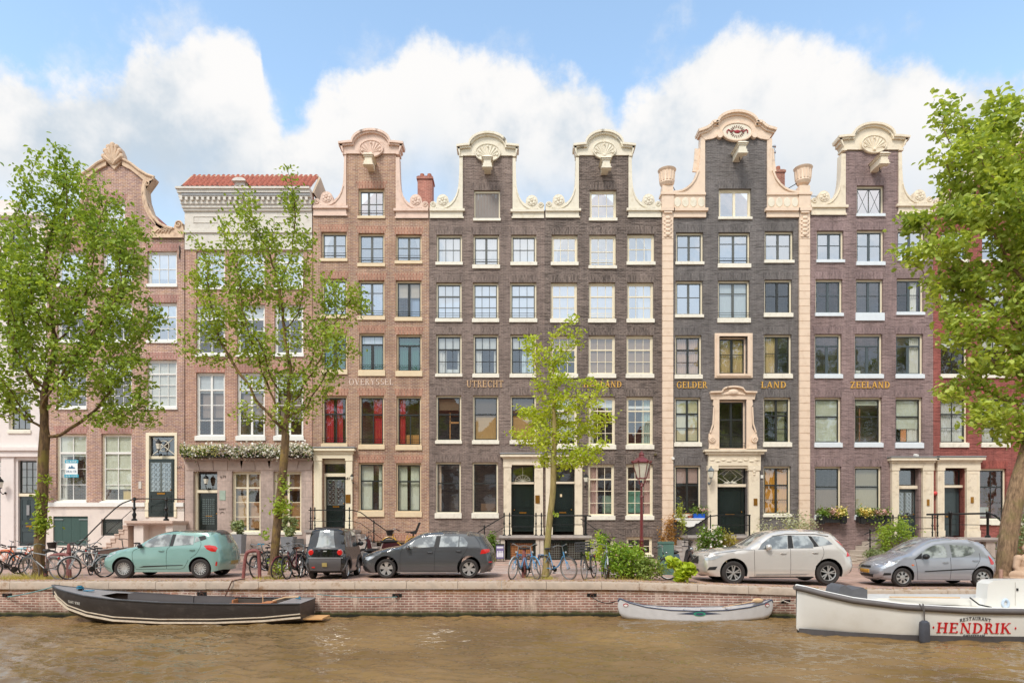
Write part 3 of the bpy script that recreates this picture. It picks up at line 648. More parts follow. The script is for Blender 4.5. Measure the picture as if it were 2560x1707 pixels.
def pediment(mb, cx, yt, yc, hw_in, hw_out, hw_c, yb, arch_rx=49):
    """round-topped pediment of a neck gable"""
    top = [(cx-hw_c, yc+10), (cx-hw_c, yc+2), (cx-hw_c+25, yc-1), (cx-arch_rx-2, yc-1)]+[(cx+arch_rx*math.cos(math.radians(a)), yc-1-(yc-1-yt)*math.sin(math.radians(a))) for a in range(180, -1, -12)]+[(cx+arch_rx+2, yc-1), (cx+hw_c-25, yc-1), (cx+hw_c, yc+2), (cx+hw_c, yc+10)]
    ins = [(cx+(x-cx)*(.9 if abs(x-cx) < arch_rx+1 else .93), y+9) for x, y in top]
    L = [(fx(a), fz(b)) for a, b in ins]+[(fx(cx+hw_out), fz(yc+22)), (fx(cx+hw_out), fz(yb)), (fx(cx-hw_out), fz(yb)), (fx(cx-hw_out), fz(yc+22))]
    mb.plate([L], FY-.07, FY+.4)
    def band(o, i, y0, y1):
        a = [(cx+(x-cx)*(1 if abs(x-cx) < arch_rx+1 else 1), y+o) for x, y in top[1:-1]]; b = [(cx+(x-cx)*(1-.0016*i if abs(x-cx) > arch_rx+1 else 1-.012*i), y+i) for x, y in top[1:-1]]
        for k in range(len(a)-1):
            mb.plate([[(fx(a[k][0]), fz(a[k][1])), (fx(a[k+1][0]), fz(a[k+1][1])), (fx(b[k+1][0]), fz(b[k+1][1])), (fx(b[k][0]), fz(b[k][1]))]], y0, y1)
    band(0, 5, FY-.26, FY+.46); band(5, 9, FY-.18, FY+.42)
    for s in (-1, 1): mb.plate([[(fx(cx+s*(hw_c-1)), fz(yc+2)), (fx(cx+s*(hw_c-8)), fz(yc+2)), (fx(cx+s*(hw_out)), fz(yc+24)), (fx(cx+s*hw_out), fz(yc+28))]], FY-.18, FY+.4)
    mb.box(fx(cx-hw_out)-.05, fx(cx-hw_in), FY-.1, FY+.38, fz(yb)-.05, fz(yb)+.05); mb.box(fx(cx+hw_in), fx(cx+hw_out)+.05, FY-.1, FY+.38, fz(yb)-.05, fz(yb)+.05)
def hoist(house, cx, cy, mat, L=.8, hook=False):
    c = fx(cx); z = fz(cy); mb = MB()
    mb.box(c-.17, c+.17, FY-L, FY+.02, z-.16, z+.15); mb.box(c-.22, c+.22, FY-L-.04, FY+.01, z+.15, z+.23); mb.box(c-.21, c+.21, FY-L-.03, FY-L+.2, z-.2, z-.05)
    v = MB(); v.add([(c-.28,FY-L-.1,z+.23),(c+.28,FY-L-.1,z+.23),(c+.28,FY+.01,z+.23),(c-.28,FY+.01,z+.23),(c-.16,FY-L,z+.34),(c+.16,FY-L,z+.34),(c+.16,FY+.01,z+.34),(c-.16,FY+.01,z+.34)], [(0,3,2,1),(4,5,6,7),(0,1,5,4),(1,2,6,5),(2,3,7,6),(3,0,4,7)])
    mb.add(v.v, v.f); mb.box(c-.25, c+.25, FY-L-.06, FY-L+.23, z-.25, z-.2)
    o = mb.build('hoist_beam', mat, house, smooth=False)
    if hook:
        mb = MB(); mb.tube([(c, FY-L*.55, z-.2), (c+.01, FY-L*.55, z-.36), (c+.05, FY-L*.55, z-.41), (c+.09, FY-L*.55, z-.36)], .018, 6); mb.build('hoist_hook', iron, o)
def chimney(house, x, y, w, z0, z1, pots=2, mat=None):
    mb = MB(); mb.box(x-w/2, x+w/2, y, y+w, z0, z1); mb.box(x-w/2-.05, x+w/2+.05, y-.05, y+w+.05, z1-.18, z1-.06)
    ch = mb.build('chimney', mat or brick('chimney_brick', (176,112,92), (156,92,76), (190,160,140), relief=.4), house, smooth=False)
    for i in range(pots):
        mb = MB(); px = x-w/2+w*(i+.5)/pots; mb.lathe([(.1,0),(.13,.1),(.11,.28)], (px, y+w/2, z1), 10); mb.build('chimney_pot', M('terracotta', (170,104,80), .7), ch)
def surround(house, xo0, xo1, xi0, xi1, yt, yh, yb, mat, depth=.12, cap=True, lintel=12, capm=None, base=None, leadc=False):
    """door case: pilasters, entablature, projecting cornice"""
    mb = MB(); F = FY-depth; Z = fz
    mb.box(fx(xo0), fx(xi0), F, FY+.3, Z(yb), Z(yh)); mb.box(fx(xi1), fx(xo1), F, FY+.3, Z(yb), Z(yh))
    mb.box(fx(xo0)-.02, fx(xo1)+.02, F-.03, FY+.28, Z(yh), Z(yt+lintel))
    mb.box(fx(xo0)-.06, fx(xo1)+.06, F-.08, FY+.02, Z(yt+lintel), Z(yt+7)); mb.box(fx(xo0)-.16, fx(xo1)+.16, F-.2, FY+.01, Z(yt+7), Z(yt+2)); 
    mb.box(fx(xo0)-.1, fx(xo1)+.1, F-.13, FY+.012, Z(yt+2), Z(yt))
    for a, b in ((xo0, xi0), (xi1, xo1)):
        mb.box(fx(a)-.025, fx(b)+.025, F-.035, FY+.1, Z(yb), Z(yb)+.38); mb.box(fx(a)-.025, fx(b)+.025, F-.03, FY+.1, Z(yh)-.12, Z(yh)-.002)
        if b-a > 16: mb.plate([[(fx(a+4),Z(yb)+.5),(fx(b-4),Z(yb)+.5),(fx(b-4),Z(yh)-.25),(fx(a+4),Z(yh)-.25)], [(fx(a+5.5),Z(yb)+.53),(fx(b-5.5),Z(yb)+.53),(fx(b-5.5),Z(yh)-.28),(fx(a+5.5),Z(yh)-.28)]], F-.014, F+.002)
    o = mb.build('door_surround', mat, house, smooth=False)
    if leadc: m2 = MB(); m2.box(fx(xo0)-.18, fx(xo1)+.18, F-.22, FY-.002, Z(yt), Z(yt-3)); m2.build('lead_flashing', lead, o, smooth=False)
    return o
def lantern(parent, x, y, z, s=1, out=.35, col=None):
    """wall lantern on a scroll bracket"""
    c = col or iron; mb = MB(); mb.tube([(x, y, z-.35*s), (x, y-out*.5, z-.42*s), (x, y-out, z-.3*s), (x, y-out, z-.16*s)], .018*s, 6); mb.sphere((x, y-.02, z-.35*s), .05*s, 6); L = mb.build('wall_lamp', c, parent)
    mb = MB(); mb.lathe([(.06*s,-.16*s),(.075*s,-.14*s),(.13*s,.14*s),(.16*s,.16*s),(.07*s,.27*s),(.03*s,.3*s),(.03*s,.36*s)], (x, y-out, z), 6); mb.build('lamp_cage', c, L, ang=.3)
    mb = MB(); mb.lathe([(.082*s,-.12*s),(.134*s,.12*s)], (x, y-out, z), 6); mb.build('lamp_glass', M('lantern_glass', (226,222,206), .15, coat=.3), L, ang=.3)
    return L
# =====================================================================  THE HOUSES
NET, RED, TEAL, TAN, GOLD, BLIND, WOOD, ROSE = (226,222,214), (186,40,58), (34,112,92), (206,180,136), (222,160,60), (222,224,204), (196,140,84), (206,170,160)
def house(name_label, x0, x1, ztop, side=None, ridge=None, roofm=None):
    h = thing('canal_house', name_label, 'house', (0, 0, 0)); body(h, x0, x1, ztop, side, ridge, roofm); return h
def neck_outline(x0, x1, ni0, ni1, yl, yt, yb=1420):
    return [(fx(x0)+.003, fz(yb)), (fx(x1)-.003, fz(yb)), (fx(x1)-.003, fz(yl)), (fx(ni1), fz(yl)), (fx(ni1), fz(yt)), (fx(ni0), fz(yt)), (fx(ni0), fz(yl)), (fx(x0)+.003, fz(yl))]
def words(h, specs, mat, th=.035):
    mb = MB()
    for t, x0, x1, y0, y1 in specs: lettering(mb, t, fx(x0), fx(x1), fz(y1), fz(y0), FY-.004, th)
    return mb.build('lettering', mat, h, smooth=False)
gold = M('gilt_letters', (226,176,84), .45, var=.12, vs=12, metal=.15); goldfade = M('faded_gilt', (206,170,130), .7, var=.25, vs=10)
faded = M('faded_white_letters', (220,200,186), .8, var=.2, vs=14)
def number(h, t, x, y, w=9, hh=5, mat=None):
    mb = MB(); lettering(mb, t, fx(x), fx(x+w), fz(y+hh), fz(y), FY-.01, .01); return mb.build('house_number', mat or iron, h, smooth=False)
def plaque(h, x0, x1, y0, y1, mat, name='bell_plate', d=.03, off=0):
    mb = MB(); mb.box(fx(x0), fx(x1), FY-off-d, FY-off+.002, fz(y1), fz(y0)); return mb.build(name, mat, h, smooth=False)

# ---- D: brown brick, faded OVERYSSEL ----
BD = brick('brown_brick', (180,138,106), (148,106,92), (200,180,160), ms=.012, dirt=(112,72,58), damt=.3, relief=.35)
BDs = brick('brown_soldier', (184,126,102), (150,98,80), (206,176,152), bw=.23, rh=.075, ms=.012, relief=.35, soldier=True)
h = house('brown brick neck-gable house with faded OVERYSSEL lettering and red curtains', 782, 1073, fz(526), BD, (-9, -4.9, 19.5))
WD = [(896,961,472,541,547,'case3','g','sky',(),None,None,True),
 (803,867,580,647,654,'case','g','sky',(('g',0,.4,NET),),None,None,True),(896,961,583,659,667,'case','g','sky',(),None,None,True),(989,1054,586,653,660,'case','g','sky',(('g',1,.7,NET),),None,None,True),
 (804,867,697,788,796,'case2t','g','sky',(),None,None,True),(896,961,701,791,800,'case2t','g','sky',(),None,None,True),
 (989,1054,701,794,803,'pair','d','mid',(('b',0,.42,(190,176,160)),('p',.5,1,(150,170,200),0,1)),None,None,True,'window standing half open'),
 (805,867,833,925,936,'Tb','d','mid',(('d',0,1,TEAL,.0),)),(898,961,833,926,940,'Tb','d','mid',(('b',0,.25,(206,216,232)),('d',0,1,TEAL)),None,None,True),(991,1054,836,928,941,'Tb','d','mid',(('d',0,1,TEAL),),None,None,True),
 (805,867,989,1109,1120,'T','d','dark',(('d',0,.42,RED),('d',.55,.8,RED)),None,None,True),(898,960,989,1112,1123,'T','d','dark',(('d',.55,1,RED),),None,None,True),(991,1053,990,1113,1125,'T','d','dark',(('d',0,.32,RED),('p',.35,1,WOOD,0,.22)),None,None,True),
 (896,959,1156,1277,1291,'T','d','dark',(('p',0,.55,BLIND,0,1),('p',.8,1,BLIND,0,1))),(990,1053,1157,1279,1292,'T','d','dark',(('p',0,.4,BLIND,0,1),('p',.56,1,BLIND,0,1))),
 (896,958,1352,1388,1392,'pair','d','dark',()),(990,1052,1352,1388,1392,'pair','d','dark',())]
out = neck_outline(782,1073,866,990,522,385)
wall(h, out, WD, [BD, BDs], extra=[(808,864,1146,1322)])
tan = M('ochre_cream_paint', (228,207,172), .6, var=.06, dirt=((190,150,110), .35, 3))
for w in WD: window(h, *w[:9], frm=tan, sillm=tan, rail=len(w) > 11, label=w[12] if len(w) > 12 else None)
for a_ in ((861, 784, 866, 519, 541), (999, 1071, 990, 526, 547)): mb = MB(); shoulder(mb, *a_); mb.build('shoulder_trim', pinkish, h, ang=.5)
mb = MB(); pediment(mb, 929, 328, 359, 62, 69, 81, 386, 49); shell(mb, 929, 375, 30, 21); mb.build('pediment', pinkish, h, ang=.5)
hoist(h, 929, 422, ivory); chimney(h, -4.65, FY+2.2, .78, 14, 20.35, 2, brick('chimney_pink', (186,120,102), (166,104,90), (196,150,134), relief=.3))
surround(h, 787, 882, 806, 866, 1121, 1146, 1322, cream, depth=.14, lintel=14, leadc=True)
door(h, 811, 861, 1190, 1316, panels='g'); transom(h, 812, 861, 1158, 1182)
mb = MB(); mb.box(fx(806), fx(866), FY+.2, FY+.36, fz(1190), fz(1182)); mb.box(fx(806), fx(811), FY+.2, FY+.36, fz(1316), fz(1190)-.002); mb.box(fx(861), fx(866), FY+.2, FY+.36, fz(1316), fz(1190)-.002); mb.box(fx(806), fx(866), FY+.2, FY+.36, fz(1158), fz(1146)); mb.build('door_frame', cream, h, smooth=False)
plaque(h, 866, 878, 1236, 1257, brass, off=.14); words(h, [('OVERYSSEL', 872, 984, 947, 962)], faded, .012); number(h, '681', 865, 1193, 11, 6)
for o in h.children:
    if o.name.startswith('house_number'): o.location.y = -.14
lantern(h, fx(884), FY, fz(1196), .6)

# ---- E: UTRECHT ----
BE = brick('umber_painted_brick', (154,136,126), (143,125,116), (121,105,97), ms=.01, dirt=(120,104,94), damt=.35, relief=.9, rag=0.28)
BEs = brick('umber_soldier', (150,132,123), (139,122,113), (121,105,97), rh=.075, ms=.01, relief=.9, soldier=True, rag=0.28)
h = house('grey-brown painted neck-gable house with UTRECHT in gilt letters and a shuttered attic hatch', 1073, 1362, fz(530), BE, (-3.4, .9, 19.3))
BL = (186,150,98)
blk = lambda fr: (('b',0,fr,(96,78,60)),('b',fr+.03,1,BL))
WE = [(1185,1250,476,547,553,'hatch','g','sky',()),
 (1091,1155,587,656,663,'six','g','sky',(('d',0,1,NET),('g',0,.4,(240,240,238)))),(1183,1248,587,663,672,'case','g','sky',(('d',0,1,NET),),None,None,True),(1278,1341,587,656,664,'six','g','sky',(('d',0,1,NET),('g',1,.6,(240,240,238)))),
 (1090,1154,706,797,805,'nine','g','sky',(('b',0,1,(212,210,206)),),None,None,True),(1182,1246,706,797,806,'nine','g','sky',(('b',0,1,(212,210,206)),),None,None,True),(1275,1341,706,797,806,'nine','g','sky',(('b',0,1,(222,218,214)),('p',.35,.55,(206,50,58),.72,1),('p',.68,1,(206,50,58),.72,1),('p',.66,1,(206,60,66),.4,.58),('p',.04,.62,(206,50,58),.14,.32),('p',.05,.2,(206,60,66),.32,.5),('p',.42,.58,(206,70,72),.5,.62)),None,None,True),
 (1090,1154,836,935,942,'nine','d','mid',(('d',0,.4,NET),('b',0,.34,(206,206,202)),('p',.0,1,(232,232,228),-.0,.14),('d',.85,1,NET)),None,None,False,'sash window raised above a white board'),(1183,1246,836,935,944,'nine','d','mid',(('d',0,.32,NET),('b',0,.34,(206,206,202)),('d',.84,1,NET))),(1276,1340,836,935,944,'nine','d','mid',(('d',.45,1,(206,220,226)),('b',0,.34,(206,206,202)))),
 (1090,1153,988,1101,1109,'two','d','dark',(('b',0,.3,(110,92,70)),('p',.52,.56,WOOD,0,.66),('p',.5,1,WOOD,.4,.44))),(1182,1246,988,1101,1110,'two','d','dark',blk(.38)),(1276,1340,988,1101,1110,'two','d','dark',blk(.38)),
 (1089,1152,1155,1282,1295,'two','d','dark',(('p',0,.16,(232,200,170),0,1),)),(1181,1245,1155,1282,1295,'two','d','dark',(('p',.3,.95,(120,92,70),.0,.18),))]
wall(h, neck_outline(1073,1362,1157,1281.5,526,390), WE, [BE, BEs], extra=[(1276,1337,1160,1336)])
for w in WE:
    if w[5] == 'hatch': continue
    window(h, *w[:9], rail=len(w) > 11 and w[11], label=w[12] if len(w) > 12 else None)
mb = MB(); mb.plate([rect(1184,1251,475,548)[0:4], [(fx(1188),fz(545)),(fx(1247),fz(545)),(fx(1247),fz(481)),(fx(1188),fz(481))]], FY+.1, FY+.2); hh = mb.build('hatch', cream, h, smooth=False)
mb = MB()
for i in range(8): mb.box(fx(1188)+.148*i+.003, fx(1188)+.148*i+.143, FY+.13, FY+.16, fz(545), fz(481))
mb.build('shutter', M('grey_shutter', (140,132,126), .7, var=.1, stretch=(8,1,1)), hh, smooth=False)
mb = MB(); mb.box(fx(1183), fx(1252), FY-.07, FY+.1, fz(553), fz(547)); mb.build('sill', sillw, hh, smooth=False)
ivo = M('pale_yellow_plaster', (229,220,200), .6, var=.05, vs=3, bump=.12, bs=24, dirt=((186,172,132), .45, 2.6))
for a_ in ((1149, 1075, 1157, 526, 547), (1289, 1360, 1281.5, 528, 547)): mb = MB(); shoulder(mb, *a_); mb.build('shoulder_trim', ivo, h, ang=.5)
mb = MB(); pediment(mb, 1219.6, 335, 366, 62, 69, 78, 391, 48); shell(mb, 1219.6, 385, 32, 22); mb.build('pediment', ivo, h, ang=.5)
hoist(h, 1219.6, 428, ivo)
surround(h, 1259, 1357, 1278, 1336, 1136, 1162, 1337, ivory, depth=.14, lintel=10, leadc=True)
mb = MB(); mb.box(fx(1278), fx(1335), FY+.18, FY+.37, fz(1209), fz(1204)); mb.build('door_frame', ivory, h, smooth=False)
door(h, 1280, 1335, 1210, 1328, handle=-1); transom(h, 1280, 1334, 1164, 1204, 'fan')
plaque(h, 1338, 1349, 1238, 1258, brass, off=.14); words(h, [('UTRECHT', 1167, 1259, 951, 968)], goldfade)

# ---- F: HOLLAND ----
BF = brick('umber_rough_brick', (149,133,123), (135,120,111), (109,95,88), ms=.012, dirt=(112,98,88), damt=.4, relief=1.3, rag=0.4)
BFs = brick('umber_rough_soldier', (146,130,120), (132,117,108), (109,95,88), rh=.075, ms=.012, relief=1.3, soldier=True, rag=0.4)
h = house('rough umber neck-gable house with HOLLAND in gilt letters and cream small-paned windows', 1362, 1655, fz(530), BF, (2.6, 6.7, 19.3))
TB = (160,134,112)
WF = [(1474,1541,475,546,553,'six','c','sky',()),
 (1379,1444,587,656,664,'six','c','sky',(('g',0,.55,NET),)),(1473,1540,587,665,672,'six','c','sky',(),None,None,True),(1568,1636,585,655,663,'six','c','sky',(('g',1,.45,NET),)),
 (1377,1443,706,798,807,'nine','c','sky',(('b',0,1,(214,206,204)),)),(1472,1538,706,798,807,'nine','c','sky',(('b',0,1,(214,206,204)),),None,None,True),(1568,1634,706,798,807,'nine','c','sky',(('d',.45,1,NET),)),
 (1376,1443,838,935,945,'nine','c','mid',(('b',0,.4,TB),)),(1471,1538,838,935,945,'nine','c','mid',(('b',0,1,TB),)),(1566,1633,838,935,945,'nine','c','mid',(('b',0,1,TB),)),
 (1376,1443,991,1112,1123,'twelve','c','mid',(('b',0,.9,(206,214,214)),)),(1471,1538,991,1112,1123,'twelve','c','mid',(('b',0,.2,(220,226,226)),('d',0,.2,NET))),(1566,1633,991,1112,1123,'twelve','c','mid',(('d',.62,1,(170,190,180)),('b',.16,.22,(236,236,232)))),
 (1470,1536,1160,1289,1299,'twelve','c','dark',(('d',0,.4,ROSE),('p',.6,1,(120,140,116),.05,.4))),(1565,1633,1160,1289,1299,'twelve','c','dark',(('d',.72,1,ROSE),('p',.05,.6,(90,140,116),.05,.5))),
 (1487,1534,1342,1384,1388,'six','c','dark',()),(1566,1631,1342,1386,1391,'six','c','dark',())]
wall(h, neck_outline(1362,1655,1447,1571,524,388), WF, [BF, BFs], extra=[(1378,1438,1160,1336)])
for w in WF: window(h, *w[:9], rail=len(w) > 11 and w[11])
for a_ in ((1439.5, 1364, 1447, 526, 546), (1578.5, 1653, 1571, 525, 545)): mb = MB(); shoulder(mb, *a_); mb.build('shoulder_trim', ivo, h, ang=.5)
mb = MB(); pediment(mb, 1510, 330.5, 364, 62, 69, 78, 390, 48); shell(mb, 1510, 379, 29, 21); mb.build('pediment', ivo, h, ang=.5)
hoist(h, 1510, 430, ivo)
surround(h, 1364, 1455, 1380, 1437, 1137, 1162, 1336, ivory, depth=.14, lintel=10, leadc=True)
mb = MB(); mb.box(fx(1380), fx(1437), FY+.18, FY+.37, fz(1208), fz(1203)); mb.build('door_frame', ivory, h, smooth=False)
door(h, 1381.5, 1435, 1209, 1328, panels='one'); transom(h, 1382, 1435, 1164, 1203)
plaque(h, 1401, 1406, 1234, 1241, M('ivory_tag', (226,206,170), .5), 'house_number', .02, -.28)
words(h, [('HOLLAND', 1459, 1555, 953, 968)], gold)
lantern(h, fx(1463), FY, fz(1200), .9)
mb = MB(); mb.lathe([(.02,0),(.06,.02),(.08,.1),(.0,.13)], (fx(1638), FY-.05, fz(1139)), 8); mb.build('wall_light', M('dull_brass', (110,100,70), .5), h)

# ---- G: GELDERLAND ----
BG = brick('charcoal_painted_brick', (131,124,121), (123,117,114), (106,100,98), ms=.009, dirt=(106,100,96), damt=.3, relief=.9, rag=0.24)
BGs = brick('charcoal_soldier', (128,121,118), (120,114,111), (106,100,98), rh=.075, ms=.009, relief=.9, soldier=True, rag=0.24)
h = house('tall charcoal house with gilt GELDER LAND between two peach pilasters topped by urns', 1655, 2024, fz(528), BG, (8.6, 13.6, 20.2))
PK, OL = (200,166,140), (214,206,170)
WG = [(1797,1878,472,543,549,'pair','c','sky',()),
 (1690,1758,581,655,662,'case','g','sky',()),(1796,1875,581,660,670,'case2t','g','sky',(),None,None,True),(1912,1983,578,651,658,'case','g','sky',()),
 (1689,1757,702,787,794,'case','g','sky',()),(1795,1874,701,796,807,'case2t','g','mid',(('b',0,1,(190,200,206)),),None,None,True),(1911,1980,699,783,793,'case','d','dark',()),
 (1688,1754,838,937,947,'cross','d','mid',(('d',0,1,PK),('p',0,1,WOOD,-.02,.16))),(1910,1979,836,935,946,'case','d','dark',(('d',0,.45,TAN),)),
 (1687,1752,993,1106,1116,'cross','d','mid',(('b',0,1,OL),)),(1909,1977,993,1106,1117,'crossx','d','dark',(('b',.0,.28,(150,140,110)),('p',.5,.9,(150,150,120),0,.9))),
 (1687,1752,1163,1287,1292,'crossx','d','dark',(('b',0,.34,(190,160,150)),)),(1909,1977,1165,1285,1292,'crossx','d','mid',(('d',0,1,GOLD),))]
out = [(fx(1655)+.003,fz(1420)),(fx(2024)-.003,fz(1420)),(fx(2024)-.003,fz(530)),(fx(1917),fz(530)),(fx(1917),fz(345)),(fx(1890),fz(330)),(fx(1790),fz(330)),(fx(1762),fz(345)),(fx(1762),fz(530)),(fx(1655)+.003,fz(530))]
wall(h, out, WG, [BG, BGs], extra=[(1797,1866,842,935),(1796,1864,1000,1122),(1792,1868,1165,1334)])
for w in WG: window(h, *w[:9], rail=len(w) > 11 and w[11])
# big framed window and the ornate first-floor window over the door
wn = window(h, 1797, 1866, 842, 935, 936, 'case', 'd', 'mid', (('d',0,1,TAN),), frm=peach, sillm=peach, label='large window in a wide peach moulded frame')
mb = MB()
for o_, d_ in ((0, -.09), (4, -.1)): mb.plate([[(fx(1786+o_),fz(945-o_)),(fx(1880-o_),fz(945-o_)),(fx(1880-o_),fz(834+o_)),(fx(1786+o_),fz(834+o_))], [(fx(1796),fz(936)),(fx(1867),fz(936)),(fx(1867),fz(842)),(fx(1796),fz(842))]], FY+d_-.01*o_, FY+.1)
mb.build('window_surround', peach, h, smooth=False)
window(h, 1796, 1864, 1000, 1122, 1123, 'crossx', 'd', 'dark', (), frm=peach, sillm=peach, rail=True, label='tall window in a carved surround with a curved pediment')
mb = MB(); cxm = 1831
for s in (-1, 1):
    q = [(34,998),(48,998),(50,1012),(46,1018),(48,1070),(54,1080),(60,1084),(61,1100),(59,1108),(60,1122),(34,1122)]
    mb.plate([[(fx(cxm+s*a), fz(b)) for a, b in q]], FY-.09, FY+.1); mb.cyl((fx(cxm+s*53), FY-.17, fz(1098)), (fx(cxm+s*53), FY-.05, fz(1098)), .17, 14)
    mb.tube([(fx(cxm+s*53)+.1*math.cos(i*.6)*(1-i/18), FY-.18, fz(1098)+.1*math.sin(i*.6)*(1-i/18)) for i in range(16)], .03, 5)
    mb.tube([(fx(cxm+s*48), FY-.12, fz(1018)), (fx(cxm+s*50), FY-.12, fz(1060)), (fx(cxm+s*57), FY-.12, fz(1082))], .04, 6)
top = [(-58,980),(-30,979),(-26,975)]+[(26*math.cos(math.radians(a)), 974-8*math.sin(math.radians(a))) for a in range(170, 5, -15)]+[(26,975),(30,979),(58,980)]
mb.plate([[(fx(cxm+a), fz(b)) for a, b in top]+[(fx(cxm+54), fz(999)), (fx(cxm-54), fz(999))]], FY-.1, FY+.1)
for (a, b), (c, d) in zip(top, top[1:]): mb.plate([[(fx(cxm+a), fz(b)), (fx(cxm+c), fz(d)), (fx(cxm+c), fz(d+4)), (fx(cxm+a), fz(b+4))]], FY-.24, FY+.1)
mb.sphere((fx(cxm), FY-.12, fz(981)), .2, 8, sc=(1.4,.5,.8)); 
for s in (-1, 1):
    for i in range(4): mb.sphere((fx(cxm+s*(10+6*i)), FY-.11, fz(984+i)), .11-.012*i, 6, sc=(1.3,.5,.8))
mb.build('window_surround', peach, h, ang=.5)
mb = MB(); mb.box(fx(1757), fx(1911), FY-.34, FY+.1, fz(1130), fz(1125)); mb.box(fx(1762), fx(1906), FY-.26, FY+.1, fz(1136), fz(1130)); mb.box(fx(1769), fx(1899), FY-.16, FY+.3, fz(1164), fz(1136))
for a, b in ((1768,1791), (1869,1896)):
    mb.box(fx(a), fx(b), FY-.17, FY+.3, fz(1342), fz(1164)); mb.box(fx(a)-.04, fx(b)+.04, FY-.21, FY+.2, fz(1176), fz(1164)); mb.box(fx(a)-.04, fx(b)+.04, FY-.21, FY+.2, fz(1342), fz(1328))
    for i in range(3): mb.sphere((fx((a+b)/2), FY-.18, fz(1172+7*i)), .1-.02*i, 6, sc=(1,.5,1))
for i in range(9): mb.sphere((fx(1778+14*i), FY-.165, fz(1150+(i % 2)*3)), .09, 6, sc=(1.5,.35,.6))
mb.box(fx(1791)-.002, fx(1869)+.002, FY-.1, FY+.3, fz(1170), fz(1164)); mb.box(fx(1792), fx(1868), FY+.15, FY+.36, fz(1216), fz(1209)); mb.build('door_surround', ivory, h, smooth=False)
door(h, 1793, 1866, 1217, 1332, panels='one', mat=green); transom(h, 1793, 1867, 1170, 1209, 'diamond')
plaque(h, 1881, 1890, 1246, 1263, brass, off=.17)
# shoulders with the balustrade of ovals
for s, xo, xe, ni in ((-1, 1751, 1683, 1762), (1, 1924, 1996, 1917)):
    mb = MB(); ov = MB(); d = xe-xo; pts = [(xo, 345)]+[(xo+d*t, y) for t, y in ((0,370),(.03,400),(.09,428),(.2,448),(.34,462),(.5,472),(.7,479),(.85,481),(1,482))]
    mb.plate([[(fx(a), fz(b)) for a, b in pts]+[(fx(xe),fz(486)),(fx(ni),fz(486)),(fx(ni),fz(345))]], FY-.06, FY+.36)
    for (a, b), (c, dd) in zip(pts[1:], pts[2:]): mb.bar((fx(a), FY+.13, fz(b)), (fx(c), FY+.13, fz(dd)), .5, .09)
    lo, hi = min(xe, ni), max(xe, ni)
    mb.box(fx(lo), fx(hi), FY-.07, FY+.35, fz(528), fz(486)); mb.box(fx(lo)-.02, fx(hi)+.02, FY-.13, FY+.34, fz(490), fz(484))
    mb.box(fx(lo)-.12*(s > 0), fx(hi)+.12*(s < 0), FY-.2, FY+.34, fz(531), fz(524)); mb.box(fx(lo)-.04, fx(hi)+.04, FY-.1, FY+.33, fz(545), fz(531))
    for i in range(4):
        c = lo+(hi-lo)*(i+.5)/4; ov.lathe([(.0,0),(.15,.002),(.17,.03)], (0,0,0), 16, axis='y'); o_ = len(ov.v)-48
        for j in range(o_, len(ov.v)): v = ov.v[j]; ov.v[j] = (fx(c)+v[0], FY-.1+v[1], fz(508)+v[2]*1.5)
    mb.build('balustrade_trim', peach, h, smooth=False); ov.build('oval_panel', ivo, h)
mb = MB(); cx = 1840.5
top = [(-97,332),(-90,330),(-76,325),(-66,318),(-62,311),(-52,309),(-50,312)]+[(50*math.cos(math.radians(a)), 314-30*math.sin(math.radians(a))) for a in range(170, 9, -10)]+[(50,312),(52,309),(62,311),(66,316),(76,323),(90,327),(97,329)]
low = [(79,352),(60,349),(42,341),(20,352),(-20,352),(-42,341),(-60,349),(-79,352)]
mb.plate([[(fx(cx+a*.96), fz(b+3)) for a, b in top]+[(fx(cx+a), fz(b)) for a, b in low]], FY-.08, FY+.4)
for (a, b), (c, d) in zip(top, top[1:]):
    mb.bar((fx(cx+a), FY+.08, fz(b+1)), (fx(cx+c), FY+.08, fz(d+1)), .7, .12); mb.bar((fx(cx+a*.97), FY+.1, fz(b+6)), (fx(cx+c*.97), FY+.1, fz(d+6)), .52, .1)
for s in (-1, 1): mb.box(min(fx(cx+s*79), fx(cx+s*89)), max(fx(cx+s*79), fx(cx+s*89)), FY-.05, FY+.35, fz(530), fz(348))
c = (fx(cx), fz(334)); mb.plate([[(c[0]+.78*math.cos(2*pi*i/28), c[1]+.46*math.sin(2*pi*i/28)) for i in range(28)]], FY-.14, FY-.02)
mb.tube([(c[0]+.76*math.cos(2*pi*i/28), FY-.15, c[1]+.44*math.sin(2*pi*i/28)) for i in range(28)], .035, 6, closed=True)
for s in (-1, 1): mb.cyl((c[0]+s*.86, FY-.2, c[1]-.18), (c[0]+s*.86, FY, c[1]-.18), .14, 12)
pd = mb.build('pediment', peach, h, ang=.5)
mb = MB(); mb.plate([[(c[0]+.7*math.cos(2*pi*i/28), c[1]+.39*math.sin(2*pi*i/28)) for i in range(28)]], FY-.146, FY-.13); em = mb.build('emblem_panel', ivo, pd, smooth=False)
mb = MB()
for i in range(19):
    a = 2*pi*i/19; b = (c[0]+math.cos(a)*.24, FY-.16, c[1]+math.sin(a)*.19); e = (c[0]+math.cos(a)*.36, FY-.16, c[1]+math.sin(a)*.31); mb.bar(b, e, .032, .02, up=(0,1,0))
mb.build('emblem_rays', M('emblem_dark', (112,74,60), .6), pd, smooth=False)
mb = MB(); mb.sphere((c[0], FY-.16, c[1]), .12, 8, sc=(1.3,.3,.7))
for s in (-1, 1): mb.tube([(c[0]+s*x_, FY-.17, c[1]+z_) for x_, z_ in ((.12,.0),(.22,.05),(.3,-.03),(.38,.06),(.46,.09),(.52,.02),(.5,-.08))], .026, 6)
